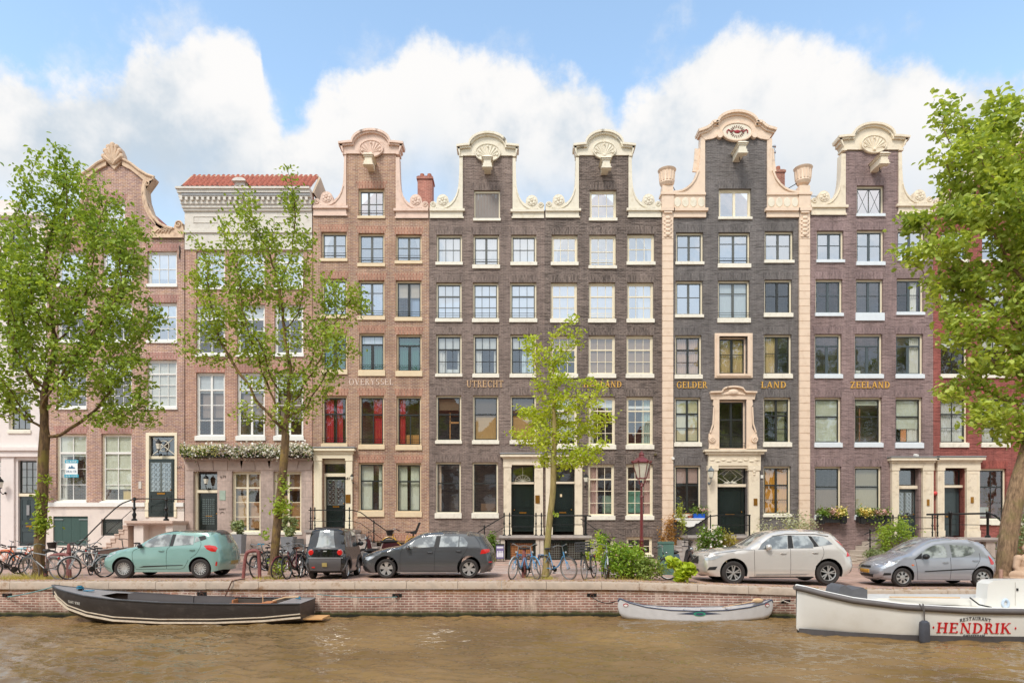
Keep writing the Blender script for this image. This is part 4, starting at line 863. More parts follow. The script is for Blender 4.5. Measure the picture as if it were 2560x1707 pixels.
mb.build('emblem_ribbon', M('emblem_red', (160,48,56), .5), pd)
hoist(h, 1840, 398, ivo, .95, True); words(h, [('GELDER', 1691, 1768, 954, 970), ('LAND', 1903, 1966, 954, 970)], gold)
chimney(h, 15.2, FY+4.4, .55, 14, 21.9, 1); mb = MB(); mb.lathe([(.13,14),(.13,22.1),(.17,22.1),(.17,22.2),(.12,22.25),(.12,22.4),(.18,22.42),(.18,22.48)], (fx(1936)*1.09, FY+3.2, 0), 12); mb.build('flue_pipe', M('zinc_flue', (190,194,196), .3, metal=.7), h)
mb = MB(); mb.box(fx(1901), fx(1907), FY-.05, FY, fz(1195), fz(1187)); mb.build('intercom', white, h, smooth=False)
mb = MB(); mb.cyl((fx(1681), FY-.16, fz(1146)), (fx(1681), FY, fz(1146)), .07, 10); mb.build('security_camera', white, h)
lantern(h, fx(1769), FY-.17, fz(1188), 1.15, .4, M('grey_blue_lamp_metal', (120,128,132), .5, metal=.3))
# pilasters with garlands and urns
for x0, x1, yu in ((1655,1682,419), (1996.5,2023,414)):
    mb = MB()
    n_ = 44
    for i in range(n_):
        ya, yb = 525+i*18.6, 525+(i+1)*18.6
        if ya > 1345: break
        mb.box(fx(x0), fx(x1), FY-.1, FY+.28, fz(min(yb, 1348))+.012, fz(ya)-.012); 
    mb.box(fx(x0)+.02, fx(x1)-.02, FY-.08, FY+.27, fz(1350), fz(525)); mb.box(fx(x0)-.06, fx(x1)+.06, FY-.2, FY+.28, fz(1400), fz(1346))
    pl = mb.build('pilaster', peach, h, smooth=False)
    mb = MB(); mb.box(fx(x0)-.06, fx(x1)+.06, FY-.2, FY+.36, fz(531), fz(523)); mb.box(fx(x0)-.03, fx(x1)+.02, FY-.13, FY+.35, fz(523), fz(488)); mb.box(fx(x0)-.08, fx(x1)+.08, FY-.18, FY+.38, fz(490), fz(484)); mb.box(fx(x0)+.0, fx(x1)-.0, FY-.1, FY+.33, fz(484), fz(466)); mb.build('pedestal', peach, h, smooth=False)
    mb = MB(); xm = fx((x0+x1)/2); mb.lathe([(.15,0),(.15,.06),(.28,.12),(.36,.25),(.34,.3),(.37,.8),(.44,.87),(.46,.92),(.38,.95),(.2,1.0)], (xm, FY+.1, fz(yu+51)), 18)
    for i in range(14): a = 2*pi*i/14; mb.bar((xm+.34*math.cos(a), FY+.1+.34*math.sin(a), fz(yu+51)+.34), (xm+.375*math.cos(a), FY+.1+.375*math.sin(a), fz(yu+51)+.78), .07, .06)
    mb.build('urn', peach, h, ang=.5)
    mb = MB(); xm = fx((x0+x1)/2); mb.bar((xm-.2, FY-.13, fz(534)), (xm+.2, FY-.13, fz(534)), .1, .08)
    for i in range(5): mb.sphere((xm, FY-.12, fz(548+i*10)), .15, 7, sc=(1,.5,.7)); mb.sphere((xm-.12, FY-.11, fz(553+i*10)), .09, 6, sc=(1,.5,.7)); mb.sphere((xm+.12, FY-.11, fz(553+i*10)), .09, 6, sc=(1,.5,.7))
    mb.build('garland', peach, pl)
# a stay wire from each urn pedestal
mb = MB(); mb.tube([(fx(1683), FY+.1, fz(463)), (fx(1697), FY+.4, fz(475))], .02, 5); mb.tube([(fx(1996), FY+.1, fz(455)), (fx(1967), FY+.4, fz(468))], .02, 5); mb.tube([(fx(2024), FY+.1, fz(488)), (fx(2070), FY+.4, fz(482))], .016, 5); mb.build('stay_wire', iron, h)

# ---- H: ZEELAND ----
BH = brick('plum_painted_brick', (163,139,135), (153,130,127), (134,114,111), ms=.009, dirt=(140,116,110), damt=.3, relief=.9, rag=0.2)
BHs = brick('plum_soldier', (159,135,132), (150,127,125), (134,114,111), rh=.075, ms=.009, relief=.9, soldier=True, rag=0.2)
h = house('plum painted neck-gable house with ZEELAND in gilt letters and a diamond-paned attic window', 2024, 2333, fz(524), BH, (15.6, 21.6, 20.4))
GR, SH = (120,140,90), (206,208,190)
sb = M('blue_white_sill', (222,228,232), .5, var=.04)
WH = [(2142,2210,464,535,542,'diamond','g','sky',()),
 (2042,2109,577,650,657,'case','b','sky',()),(2142,2210,575,655,664,'case','b','sky',()),(2244,2311,573,645,653,'case','b','sky',()),
 (2039,2106,698,783,791,'case','b','dark',()),(2140,2208,698,783,802,'case','b','mid',()),(2242,2309,696,781,788,'case','b','dark',(('d',.6,.85,NET),)),
 (2037,2104,835,936,946,'Tb','b','dark',()),(2137,2206,835,936,946,'Tb','b','dark',(('p',.05,.3,(222,222,216),0,.12),)),(2240,2308,835,936,946,'Tb','b','dark',(('d',.6,.95,NET),)),
 (2037,2103,993,1107,1118,'two','d','mid',(('b',0,1,SH),)),(2137,2205,993,1107,1118,'two','d','dark',(('b',0,.14,SH),('p',.25,.3,(140,90,70),0,.8))),(2239,2306,993,1107,1120,'two','d','dark',(('b',0,.68,SH),('d',.3,.5,(216,150,100)),('d',.55,1,NET))),
 (2037,2103,1166,1288,1299,'two','d','dark',(('b',.45,1,(130,110,92)),)),(2137,2204,1166,1288,1299,'two','d','dark',(('b',0,.38,(150,138,112)),('b',.4,1,(172,160,132))))]
wall(h, neck_outline(2024,2333,2113,2245,520,378), WH, [BH, BHs], extra=[(2240,2297,1170,1345),(2143,2173,1362,1398)])
for w in WH: window(h, *w[:9], sillm=sb)
window(h, 2143, 2173, 1362, 1397, 1399, 'pair', 'd', 'dark')
for a_ in ((2102, 2026, 2113, 517, 539), (2253, 2331, 2245, 514, 537)): mb = MB(); shoulder(mb, *a_); mb.build('shoulder_trim', ivory, h, ang=.5)
mb = MB(); pediment(mb, 2180, 312, 344, 65, 74, 89, 376, 53); shell(mb, 2182, 364, 32, 22); mb.build('pediment', ivory, h, ang=.5)
hoist(h, 2184, 424, ivory, .95, True); words(h, [('ZEELAND', 2126, 2225, 954, 970)], gold)
surround(h, 2226, 2329, 2243, 2303, 1145, 1170, 1344, ivory, depth=.16, lintel=12, leadc=True)
door(h, 2245, 2297, 1222, 1338, panels='g', mat=slate); transom(h, 2246, 2298, 1173, 1212); mb = MB(); mb.box(fx(2240), fx(2303), FY+.1, FY+.37, fz(1221), fz(1213)); mb.build('door_frame', ivory, h, smooth=False)
plaque(h, 2312, 2318, 1248, 1264, brass, off=.16)
mb = MB(); mb.cyl((fx(2286), FY-.25, fz(1140)), (fx(2286), FY-.02, fz(1138)), .08, 10); mb.build('security_camera', white, h)
mb = MB(); mb.sphere((fx(2334), FY-.1, fz(1233)), .11, 8); mb.build('alarm_bell', M('alarm_red', (206,70,66), .4), h)

# ---- I: red brick at the right edge ----
BI = brick('red_painted_brick', (168,98,88), (154,88,80), (140,74,66), ms=.009, dirt=(128,70,62), damt=.3, relief=.8, rag=0.22)
BIs = brick('red_soldier', (166,89,78), (154,80,70), (140,74,66), rh=.075, ms=.009, relief=.8, soldier=True, rag=0.22)
h = house('brick-red painted house at the right edge, mostly behind the big leaning tree', 2333, 2640, fz(524), BI, (21.6, 27.4, 20.6))
WI = []
for x in (2352, 2455, 2556):
    for j, (y0, y1, sy, st, gl) in enumerate(((577,650,657,'eight','sky'),(698,783,791,'eight','mid'),(835,936,945,'eight','dark'),(993,1107,1118,'eight','dark'))):
        cu = (('b',0,.6,(222,220,214)),) if j < 2 else ((('b',0,.3,(216,212,206)),) if j == 2 else (('d',0,1,(216,214,210)),))
        WI.append((x-(j > 2)*1, x+67, y0, y1, sy, st, 'd', gl, cu))
WI.append((2449,2516,1171,1298,1312,'eight','d','dark',(('p',.1,.5,(180,180,176),.05,.24),))); WI.append((2552,2618,1171,1298,1312,'eight','d','dark',())); WI.append((2462,2526,464,535,542,'eight','d','sky',()))
wall(h, neck_outline(2333,2640,2432,2562,520,378), WI, [BI, BIs], extra=[(2352,2410,1170,1345)])
for w in WI: window(h, *w[:9])
for a_ in ((2421, 2335, 2432, 517, 539), (2572, 2638, 2562, 514, 537)): mb = MB(); shoulder(mb, *a_); mb.build('shoulder_trim', ivory, h, ang=.5)
mb = MB(); pediment(mb, 2497, 312, 344, 65, 74, 89, 376, 53); shell(mb, 2497, 364, 32, 22); mb.build('pediment', ivory, h, ang=.5)
surround(h, 2339, 2444, 2356, 2412, 1144, 1170, 1344, ivory, depth=.16, lintel=12, leadc=True)
door(h, 2356, 2408, 1219, 1338, panels='one', mat=slate); transom(h, 2357, 2409, 1174, 1211); mb = MB(); mb.box(fx(2352), fx(2412), FY+.1, FY+.37, fz(1218), fz(1212)); mb.build('door_frame', ivory, h, smooth=False)
plaque(h, 2421, 2428, 1242, 1257, brass, off=.16)
mb = MB(); mb.lathe([(.05,-.12),(.16,.12),(.17,.14)], (fx(2535), FY-.15, fz(1186)), 8); mb.build('wall_light', M('pink_wall_light', (190,110,116), .5), h)

# ---- C: cornice house 679 with stone ground floor ----
BC = brick('orange_brick', (188,140,110), (158,112,100), (214,188,170), ms=.011, dirt=(130,84,74), damt=.25, relief=.35)
BCs = brick('orange_soldier', (182,122,104), (160,106,94), (206,176,160), rh=.075, ms=.011, relief=.35, soldier=True)
h = thing('canal_house', 'white cornice house with orange pantile roof and stone ground floor', 'house')
WC = []
for x0, x1 in ((490,562), (592,662), (686,758)):
    WC += [(x0,x1,628,716,724,'four','w','sky',(('d',0,.2,NET),('d',.8,1,NET))), (x0,x1,761,884,892,'four','w','mid',(('b',0,.3,(214,216,220)),))]
    WC.append((x0,x1,931,1090,1101,'tall4','w','dark',(('b',0,.3,(206,210,214)),('p',.1,.9,(150,130,120),.3,.75))))
GS = brick('ashlar_stone', (198,176,164), (184,164,154), (160,142,132), bw=1.1, rh=.78, ms=.01, dirt=(168,146,134), damt=.3, relief=.3)
out = [(fx(463)+.003,fz(1146)),(fx(781)-.003,fz(1146)),(fx(781)-.003,fz(480)),(fx(463)+.003,fz(480))]
wall(h, out, WC, [BC, BCs])
for w in WC: window(h, *w[:9], frm=white, sillm=white)
mb = MB(); out = [(fx(463)+.003,fz(1420)),(fx(781)-.003,fz(1420)),(fx(781)-.003,fz(1146.2)),(fx(463)+.003,fz(1146.2))]
mb.plate([out, rect(484,544,1178,1328), rect(580,652,1178,1336), rect(684,754,1178,1336)], FY-.04, FY+.3)
mb.box(fx(463)+.004, fx(781)-.004, FY-.14, FY-.041, fz(1420), fz(1345)); mb.build('ground_floor_wall', GS, h, smooth=False)
mb = MB()
for i in range(9):                                          # flat arch voussoirs with slanting joints
    xa = 467+i*34.6; k = [-7,-4,0,4,-4,4,-4,4,7][i]; mb.plate([[(fx(xa),fz(1175)),(fx(xa+33.6),fz(1175)),(fx(xa+33.6+k),fz(1152)),(fx(xa+k),fz(1152))]], FY-.07, FY-.038)
mb.box(fx(463), fx(781), FY-.2, FY-.04, fz(1151), fz(1146)); mb.build('stone_lintel', M('warm_stone', (190,168,156), .8, var=.14, vs=2, bump=.25, bs=22, dirt=((140,120,108), .4, 2.5)), h, smooth=False)
for x0, x1 in ((580,652), (684,754)): window(h, x0, x1, 1178, 1330, 1336, 'tall4', 'c', 'dark', (('p',.05,.45,(196,160,120),.1,.62),('p',.55,.95,(176,130,90),.05,.5),('p',0,1,(160,120,84),.7,1)), frm=cream)
door(h, 490, 541, 1232, 1327, panels='one', handle=1); transom(h, 491, 541, 1182, 1223)
mb = MB(); mb.box(fx(484), fx(490), FY+.15, FY+.36, fz(1328), fz(1178)); mb.box(fx(541), fx(544), FY+.15, FY+.36, fz(1328), fz(1178)); mb.box(fx(490)+.001, fx(541)-.001, FY+.15, FY+.36, fz(1231), fz(1224)); mb.build('door_frame', cream, h, smooth=False)
mb = MB()
for i in range(7):
    for j in range(12): mb.box(fx(500)+.09*i, fx(500)+.09*i+.05, FY+.28, FY+.3, fz(1310)+.11*j, fz(1310)+.11*j+.07)
mb.build('door_grille', M('grille_grey', (120,132,130), .4, metal=.5), h, smooth=False)
lantern(h, fx(516), FY+.25, fz(1203), 1.0, .3)
number(h, '679', 552, 1188, 14, 7, M('number_dark', (110,96,88), .6)); 
for o in h.children:
    if o.name.startswith('house_number'): o.location.y = -.05
mb = MB(); mb.box(fx(550), fx(565), FY-.06, FY-.04, fz(1250), fz(1226)); nb = mb.build('name_plate', M('glass_green_plate', (160,176,160), .2, coat=.4), h, smooth=False)
mb = MB(); lettering(mb, 'BONNET', fx(549), fx(565), fz(1274), fz(1270), FY-.045, .008); mb.tube([(fx(557)+.09*math.cos(a), FY-.05, fz(1284)+.1*math.sin(a)) for a in [pi*i/8 for i in range(9)]], .015, 5); mb.build('lettering', M('number_dark', (110,96,88)), h, smooth=False)
# cornice
mb = MB(); A, B = fx(463), fx(781)
def ent(y0, y1, d, e=0): mb.box(A-.0-e, B-.004+e*.0, FY-d, FY+.29, fz(y1), fz(y0))
ent(583,625,.05); ent(578,584,.12,.03); ent(530,578,.06); ent(524,530,.14,.04); ent(516,524,.2,.08); ent(501,516,.26,.11); ent(492,501,.36,.16); ent(484,492,.44,.2); ent(479,484,.52,.25)
for a, b in ((484,545), (585,645), (684,745)): mb.plate([rect(a,b,542,559), rect(a+2,b-2,544,557)], FY-.085, FY-.058)
for i in range(24): x = A-.1+i*.27; mb.box(x, x+.13, FY-.38, FY-.255, fz(509), fz(501.2))
c = mb.build('cornice', M('stone_white_paint', (214,207,196), .6, var=.05, vs=3, dirt=((168,158,146), .5, 2.2)), h, smooth=False)
mb = MB(); mb.box(A+.01, B-.01, FY+1.3, FY+9, 0, 18.2); mb.build('rear_body', BC, h, smooth=False); mb = MB(); mb.box(A+.01, B-.01, FY-.4, FY+1.3, 18.0, 18.2); mb.build('gutter_deck', lead, h, smooth=False)
# pantiled slope
mb = MB(); nx, ny = 156, 44; y0, z0, y1, z1 = FY-.42, 18.25, FY+3.6, 20.95; xa, xb, ua, ub = fx(463)-.05, fx(781), -17.75, -10.75
for j in range(ny+1):
    v = j/ny; row = v*13; fr = row-math.floor(row)
    for i in range(nx+1):
        u = i/nx; wv = abs(math.sin(u*pi*26))**.7
        x = (xa+(xb-xa)*u)*(1-v)+(ua+(ub-ua)*u)*v; mb.v.append((x, y0+(y1-y0)*v, z0+(z1-z0)*v+.11*wv+.12*(1-fr)+(.015*math.sin(i*.7+j))))
mb.f = [(j*(nx+1)+i, j*(nx+1)+i+1, (j+1)*(nx+1)+i+1, (j+1)*(nx+1)+i) for j in range(ny) for i in range(nx)]; mb.m = [0]*len(mb.f)
mb.build('roof', M('pantile', (160,88,68), .8, var=.35, vs=7, bump=.4, bs=20, dirt=((96,60,50), .75, 5)), h, ang=.5, fix=False)
mb = MB(); mb.add([(ub+.02,y1,z1+.1),(xb+.02,y0+.3,z0),(xb+.02,y1+3,z0),(ub+.1,y1+.1,z1+.1),(xb+.1,y0+.3,z0),(xb+.1,y1+3,z0)], [(0,1,2),(3,5,4),(0,3,4,1)]); mb.tube([(ua,y1,z1+.05),(ub,y1,z1+.05)], .1, 8); mb.tube([(xa,y0,z0),(ua,y1,z1+.05)], .09, 8); mb.build('verge', M('ochre_render', (196,170,140), .8, var=.15), h)
mb = MB(); mb.plate([[(fx(594),fz(478)),(fx(618),fz(478)),(fx(618),fz(462)),(fx(594),fz(462))]], FY-.3, FY+1.2); mb.plate([[(fx(588),fz(463)),(fx(624),fz(463)),(fx(620),fz(458)),(fx(612),fz(455)),(fx(600),fz(455)),(fx(592),fz(458))]], FY-.45, FY+1.3)
mb.plate([[(fx(618),fz(478)),(fx(630),fz(478)),(fx(620),fz(464))]], FY-.2, FY); mb.plate([[(fx(594),fz(478)),(fx(584),fz(478)),(fx(592),fz(464))]], FY-.2, FY); mb.build('dormer', M('grey_white_paint', (214,208,200), .6), h, smooth=False)

# ---- B: purple brick bell-gable house 677 ----
BB = brick('mottled_brick', (186,142,112), (150,112,108), (214,190,174), ms=.012, dirt=(120,86,84), damt=.25, relief=.35)
BBs = brick('mottled_soldier', (172,116,104), (150,100,92), (200,172,158), rh=.075, ms=.012, relief=.35, soldier=True)
h = thing('canal_house', 'mottled brick bell-gable house with carved sandstone crest behind the leftmost tree', 'house')
half = [(20,400),(42,412),(62,428),(82,440),(100,446),(97,452),(82,458),(78,466),(78,490),(84,516),(96,540),(112,558),(130,568),(148,572),(152,560),(160,553),(171,560),(173,576),(173,597)]
inn = [(20,416),(40,426),(58,440),(72,452),(68,470),(68,492),(74,520),(86,545),(104,566),(118,576),(130,583)]
CX = 288
def sym(pts): return [(fx(CX-a), fz(b)) for a, b in reversed(pts)]+[(fx(CX+a), fz(b)) for a, b in pts]
WB = []
for x0, x1 in ((142,216), (256,330), (368,442)):
    WB += [(x0,x1,628,711,718,'six','w','sky',(('b',0,.8,(220,222,226)),)), (x0,x1,756,851,858,'nine','w','sky' if x0 > 300 else 'mid',(('b',0,.36,(216,216,214)),)), (x0,x1,899,1018,1024,'twelve','w','mid',(('b',0,1 if x0 > 300 else .3,(222,222,216)),))]
WB += [(140,216,1084,1253,1258,'four','w','dark',(('b',0,.32,(224,224,210)),('d',0,.25,NET))), (253,329,1084,1253,1258,'four','w','dark',(('b',0,.82,(224,224,206)),('p',.62,1,(206,176,106),0,.16)))]
WB.append((262,312,504,575,580,'six','w','sky',()))
out = [(fx(118)+.003,fz(1256))]+[(fx(461)-.003,fz(1256)),(fx(461)-.003,fz(590)),(fx(CX+140),fz(590))]+[(fx(CX+a),fz(b)) for a, b in reversed(inn)]+[(fx(CX-a),fz(b)) for a, b in inn]+[(fx(CX-140),fz(590)),(fx(118)+.003,fz(590))]
wall(h, out, WB, [BB, BBs], extra=[(366,442,1082,1255.5)])
for w in WB: window(h, *w[:9], frm=cream if w[2] > 1000 else white, sillm=white)
mb = MB(); sand = M('sandstone', (214,186,158), .75, var=.14, vs=4, bump=.4, bs=22, dirt=((150,110,84), .5, 3))
for s in (-1, 1):
    for k in range(len(half)-8):
        a, b = half[k], half[k+1]; i0, i1 = inn[min(k*10//(len(half)-9), 10)], inn[min((k+1)*10//(len(half)-9), 10)]
        mb.plate([[(fx(CX+s*a[0]),fz(a[1])),(fx(CX+s*b[0]),fz(b[1])),(fx(CX+s*i1[0]),fz(i1[1])),(fx(CX+s*i0[0]),fz(i0[1]))]], FY-.1, FY+.36)
    mb.tube([(fx(CX+s*a), FY-.12, fz(b)) for a, b in half[:6]], .07, 7); mb.tube([(fx(CX+s*(a-1)), FY-.12, fz(b+2)) for a, b in half[6:14]], .07, 7)
    mb.plate([[(fx(CX+s*a),fz(b)) for a, b in half[10:]]+[(fx(CX+s*92),fz(597)),(fx(CX+s*92),fz(580)),(fx(CX+s*98),fz(570)),(fx(CX+s*104),fz(564))]], FY-.1, FY+.3)
    mb.tube([(fx(CX+s*161)+.2*math.cos(i*.5)*(1-i/20), FY-.13, fz(564)+.2*math.sin(i*.5)*(1-i/20)) for i in range(18)], .04, 6)
    for i in range(5): mb.tube([(fx(CX+s*(100+i*9)), FY-.12, fz(585)), (fx(CX+s*(112+i*8)), FY-.14, fz(576-i)), (fx(CX+s*(126+i*6)), FY-.12, fz(582-i*2))], .035, 5)
    mb.tube([(fx(CX+s*83)+.1*math.cos(i*.5), FY-.13, fz(462)+.1*math.sin(i*.5)) for i in range(13)], .035, 6)
    mb.box(min(fx(CX+s*91), fx(CX+s*172)), max(fx(CX+s*91), fx(CX+s*172)), FY-.14, FY+.3, fz(597), fz(589))
for i in range(7):                                          # carved crest
    a = math.radians(-62+i*20.6); r = .95-.05*abs(i-3); c0 = (fx(CX-2), FY-.1, fz(414)); e = (c0[0]+math.sin(a)*r*.62, FY-.14, c0[2]+math.cos(a)*r)
    mb.tube([c0, ((c0[0]*2+e[0])/3+.02, FY-.16, (c0[2]*2+e[2])/3), e], [.05,.1,.12], 7); mb.sphere(e, .13, 6)
mb.plate([[(fx(CX-24),fz(402)),(fx(CX-22),fz(385)),(fx(CX-12),fz(368)),(fx(CX),fz(364)),(fx(CX+14),fz(370)),(fx(CX+21),fz(386)),(fx(CX+23),fz(402)),(fx(CX),fz(426))]], FY-.1, FY+.3)
mb.build('gable_carving', sand, h, ang=.5)
mb = MB(); mb.plate([[(fx(118)+.003,fz(1420)),(fx(461)-.003,fz(1420)),(fx(461)-.003,fz(1256.2)),(fx(118)+.003,fz(1256.2))], rect(134,221,1290,1363), rect(254,308,1297,1338), rect(346,402,1306,1395)], FY-.04, FY+.3)
plw = M('white_plaster', (226,214,204), .8, var=.06, vs=1.5, dirt=((170,160,160), .4, 1.2)); mb.build('plinth_wall', plw, h, smooth=False)
mb = MB(); mb.box(fx(118), fx(365), FY-.14, FY-.041, fz(1266), fz(1256)); mb.box(fx(442), fx(461), FY-.14, FY-.041, fz(1266), fz(1256)); mb.build('plinth_ledge', white, h, smooth=False)
mb = MB()
for i in range(4): mb.box(fx(134)+.435*i+.004, fx(134)+.435*(i+1)-.004, FY+.03, FY+.08, fz(1363), fz(1290))
ht = mb.build('cellar_hatch', M('green_grey_wood', (58,84,78), .6, var=.15, stretch=(6,1,1)), h, smooth=False)
for xa in (136, 197): mb = MB(); mb.bar((fx(xa), FY+.01, fz(1298)), (fx(xa+22), FY+.01, fz(1298)), .03, .05); mb.build('strap_hinge', M('hinge_grey', (150,160,158), .4, metal=.5), ht, smooth=False)
def meshdoor(par, x0, x1, y0, y1, d=.12, name='cellar_door', halves=1, warm=False):
    w = (x1-x0)/halves
    for k in range(halves):
        a, b = x0+w*k+.3, x0+w*(k+1)-.3; X0, X1, Z0, Z1 = fx(a), fx(b), fz(y1), fz(y0); mb = MB()
        mb.plate([[(X0,Z0),(X1,Z0),(X1,Z1),(X0,Z1)], [(X0+.13,Z0+.13),(X1-.13,Z0+.13),(X1-.13,Z1-.13),(X0+.13,Z1-.13)]], FY+d, FY+d+.06); dd = mb.build(name, green, par, smooth=False)
        mb = MB(); st = .085; w_, h_ = X1-X0-.26, Z1-Z0-.26; nn = int((w_+h_)/st)
        for i in range(nn):
            t = i*st
            for s in (0, 1):
                p = (X0+.13+max(0, t-h_), Z0+.13+min(t, h_)); q = (X0+.13+min(t, w_), Z0+.13+max(0, t-w_))
                if s: p = (X0+X1-p[0], p[1]); q = (X0+X1-q[0], q[1])
                mb.bar((p[0], FY+d+.02+s*.012, p[1]), (q[0], FY+d+.02+s*.012, q[1]), .012, .012, up=(0,1,0))
        mb.build('grille', M('grille_metal', (150,156,150)) if not warm else M('warm_grille', (206,150,90), .5), dd, smooth=False)
        mb = MB(); mb.box(X0+.1, X1-.1, FY+d+.05, FY+d+.07, Z0+.1, Z1-.1); mb.build('backing', room, dd, smooth=False)
meshdoor(h, 254, 308, 1297, 1338, .1, 'cellar_window'); meshdoor(h, 346, 402, 1306, 1395)
surr = MB(); surr.plate([[(fx(365),fz(1255)),(fx(443),fz(1255)),(fx(443),fz(1081)),(fx(365),fz(1081))], [(fx(373),fz(1255)+.0001),(fx(437),fz(1255)+.0001),(fx(437),fz(1089)),(fx(373),fz(1089))]], FY-.03, FY+.25)
surr.box(fx(365), fx(373), FY-.1, FY-.001, fz(1292), fz(1255)); surr.box(fx(437), fx(443), FY-.1, FY-.001, fz(1292), fz(1255)); surr.box(fx(373)+.001, fx(437)-.001, FY+.1, FY+.26, fz(1147), fz(1139)); surr.build('door_surround', cream, h, smooth=False)
# the door reaches below the brick: recess cut as a dark-backed bay in front of the plinth
door(h, 374, 436, 1147, 1291, panels='g', depth=-.07); transom(h, 376, 436, 1090, 1138, 'wheel', .12); lantern(h, fx(403), FY, fz(1117), 1.1, .25)
plaque(h, 347, 354, 1203, 1221, M('intercom_grey', (206,200,190), .4)); number(h, '677', 442.5, 1165, 12, 6, M('number_dark', (110,96,88)))
# for-sale sign behind the glass edge: TE KOOP panel
sg = thing('sale_sign', 'turquoise and white TE KOOP sign on the tall window behind the leftmost tree', 'sign', (fx(180), FY-.02, fz(1171)))
mb = MB(); mb.box(-.33, .33, -.02, 0, .27, .44); mb.build('banner', M('turquoise_print', (70,164,186), .5), sg, smooth=False); mb = MB(); mb.box(-.36, .35, -.02, 0, -.44, -.29); mb.build('banner', M('turquoise_print'), sg, smooth=False)
mb = MB(); mb.box(-.3, .3, -.018, 0, -.288, .268); mb.build('board', M('sign_white', (240,244,244), .5, var=.02), sg, smooth=False)
mb = MB(); lettering(mb, 'TE KOOP', -.28, .28, .31, .4, -.02, .006); lettering(mb, '020 5249', -.28, .28, -.4, -.34, -.02, .006); mb.build('banner_text', M('sign_white', (240,244,244)), sg, smooth=False)
mb = MB(); lettering(mb, 'DRAIJER', -.26, .26, -.2, -.09, -.018, .006); mb.plate([[(-.17,0),(-.1,.12),(-.05,.06),(.02,.17),(.1,.05),(.13,.09),(.19,0)]], -.024, -.017); mb.build('board_text', M('sign_navy', (64,110,140), .5), sg, smooth=False)
mb = MB(); X0 = fx(118); mb.box(X0+.01, fx(461)-.01, FY+1.3, FY+9, 0, fz(600)); mb.build('rear_body', BB, h, smooth=False); mb = MB(); mb.box(X0+.01, fx(461)-.01, FY+.31, FY+1.3, fz(606), fz(600)); mb.build('gutter_deck', lead, h, smooth=False)
mb = MB(); mb.add([(fx(135),FY+1,fz(600)),(fx(440),FY+1,fz(600)),(fx(CX),FY+1,fz(450)),(fx(135),FY+9,fz(600)),(fx(440),FY+9,fz(600)),(fx(CX),FY+9,fz(450))], [(0,1,2),(3,5,4),(0,2,5,3),(1,4,5,2)]); mb.build('roof', M('tile_red', (170,92,66)), h, smooth=False)
mb = MB()
for i in range(3): z = fz(618+i*9); mb.tube([(fx(450)+.03*math.sin(i*2), FY-.04, z), (fx(450), FY-.04, z-.16)], .025, 5)
mb.bar((fx(450), FY-.04, fz(615)), (fx(450), FY-.04, fz(648)), .03, .03); mb.build('wall_anchor', iron, h, smooth=False)

# ---- A: white house at the left edge ----
WP = M('white_stucco', (230,220,214), .8, var=.05, vs=1.5, bump=.15, bs=30, dirt=((180,170,166), .35, 1.5))
h = thing('canal_house', 'white stuccoed house at the left edge with a dark green door, beside the first tree', 'house')
WA = []
for x0, x1 in ((-60,-12), (22,76)):
    for y0, y1, sy in ((560,630,636),(690,790,797),(840,930,938),(975,1075,1083)): WA.append((x0,x1,y0,y1,sy,'six','d','mid',(('b',0,.4,(230,226,220)),)))
outl = [(fx(-110),fz(1420)),(fx(118)-.003,fz(1420)),(fx(118)-.003,fz(540)),(fx(40),fz(540)),(fx(40),fz(500)),(fx(-110),fz(500))]
wall(h, outl, WA, [WP, WP], extra=[(45,92,1150,1364),(-30,1,1150,1364)], arches=False)
for w in WA: window(h, *w[:9], frm=cream)
mb = MB(); mb.box(fx(-110), fx(118)-.01, FY-.28, FY, fz(1127), fz(1119)); mb.box(fx(-110), fx(118)-.01, FY-.18, FY, fz(1142), fz(1127)); mb.box(fx(7), fx(38), FY-.1, FY-.002, fz(1405), fz(1142)); mb.box(fx(96), fx(113), FY-.1, FY-.002, fz(1405), fz(1142)); mb.build('cornice', WP, h, smooth=False); mb = MB(); mb.box(fx(-110), fx(118)-.012, FY-.26, FY, fz(545), fz(536)); mb.build('eaves_moulding', WP, h, smooth=False)
transom(h, 47, 91, 1153, 1232, 'six', .12); transom(h, -28, 0, 1153, 1196, 'six', .12)
mb = MB(); mb.box(fx(45), fx(92), FY+.05, FY+.22, fz(1240), fz(1233)); mb.box(fx(-30), fx(1), FY+.05, FY+.22, fz(1206), fz(1197)); mb.build('door_frame', cream, h, smooth=False)
door(h, 46, 91, 1241, 1364, panels='p', depth=.12, mat=slate); door(h, -29, 0, 1206, 1364, panels='p', depth=.12, mat=slate)
mb = MB(); mb.box(fx(64), fx(71), FY+.06, FY+.1, fz(1287), fz(1262)); mb.build('door_grille', lead, h, smooth=False)
lantern(h, fx(18), FY-.1, fz(1213), 1.1, .35)
mb = MB(); mb.box(fx(-110), fx(118)-.02, FY+1.3, FY+9, 0, fz(545)); mb.box(fx(-110), fx(118)-.02, FY+.3, FY+1.3, fz(548), fz(545)); mb.build('rear_body', WP, h, smooth=False)
mb = MB(); mb.add([(fx(-110),FY+1.4,fz(545)),(fx(60),FY+1.4,fz(545)),(fx(20),FY+4.5,fz(470)),(fx(-110),FY+4.5,fz(470))], [(0,1,2,3)]); mb.build('roof', M('pantile'), h, smooth=False)
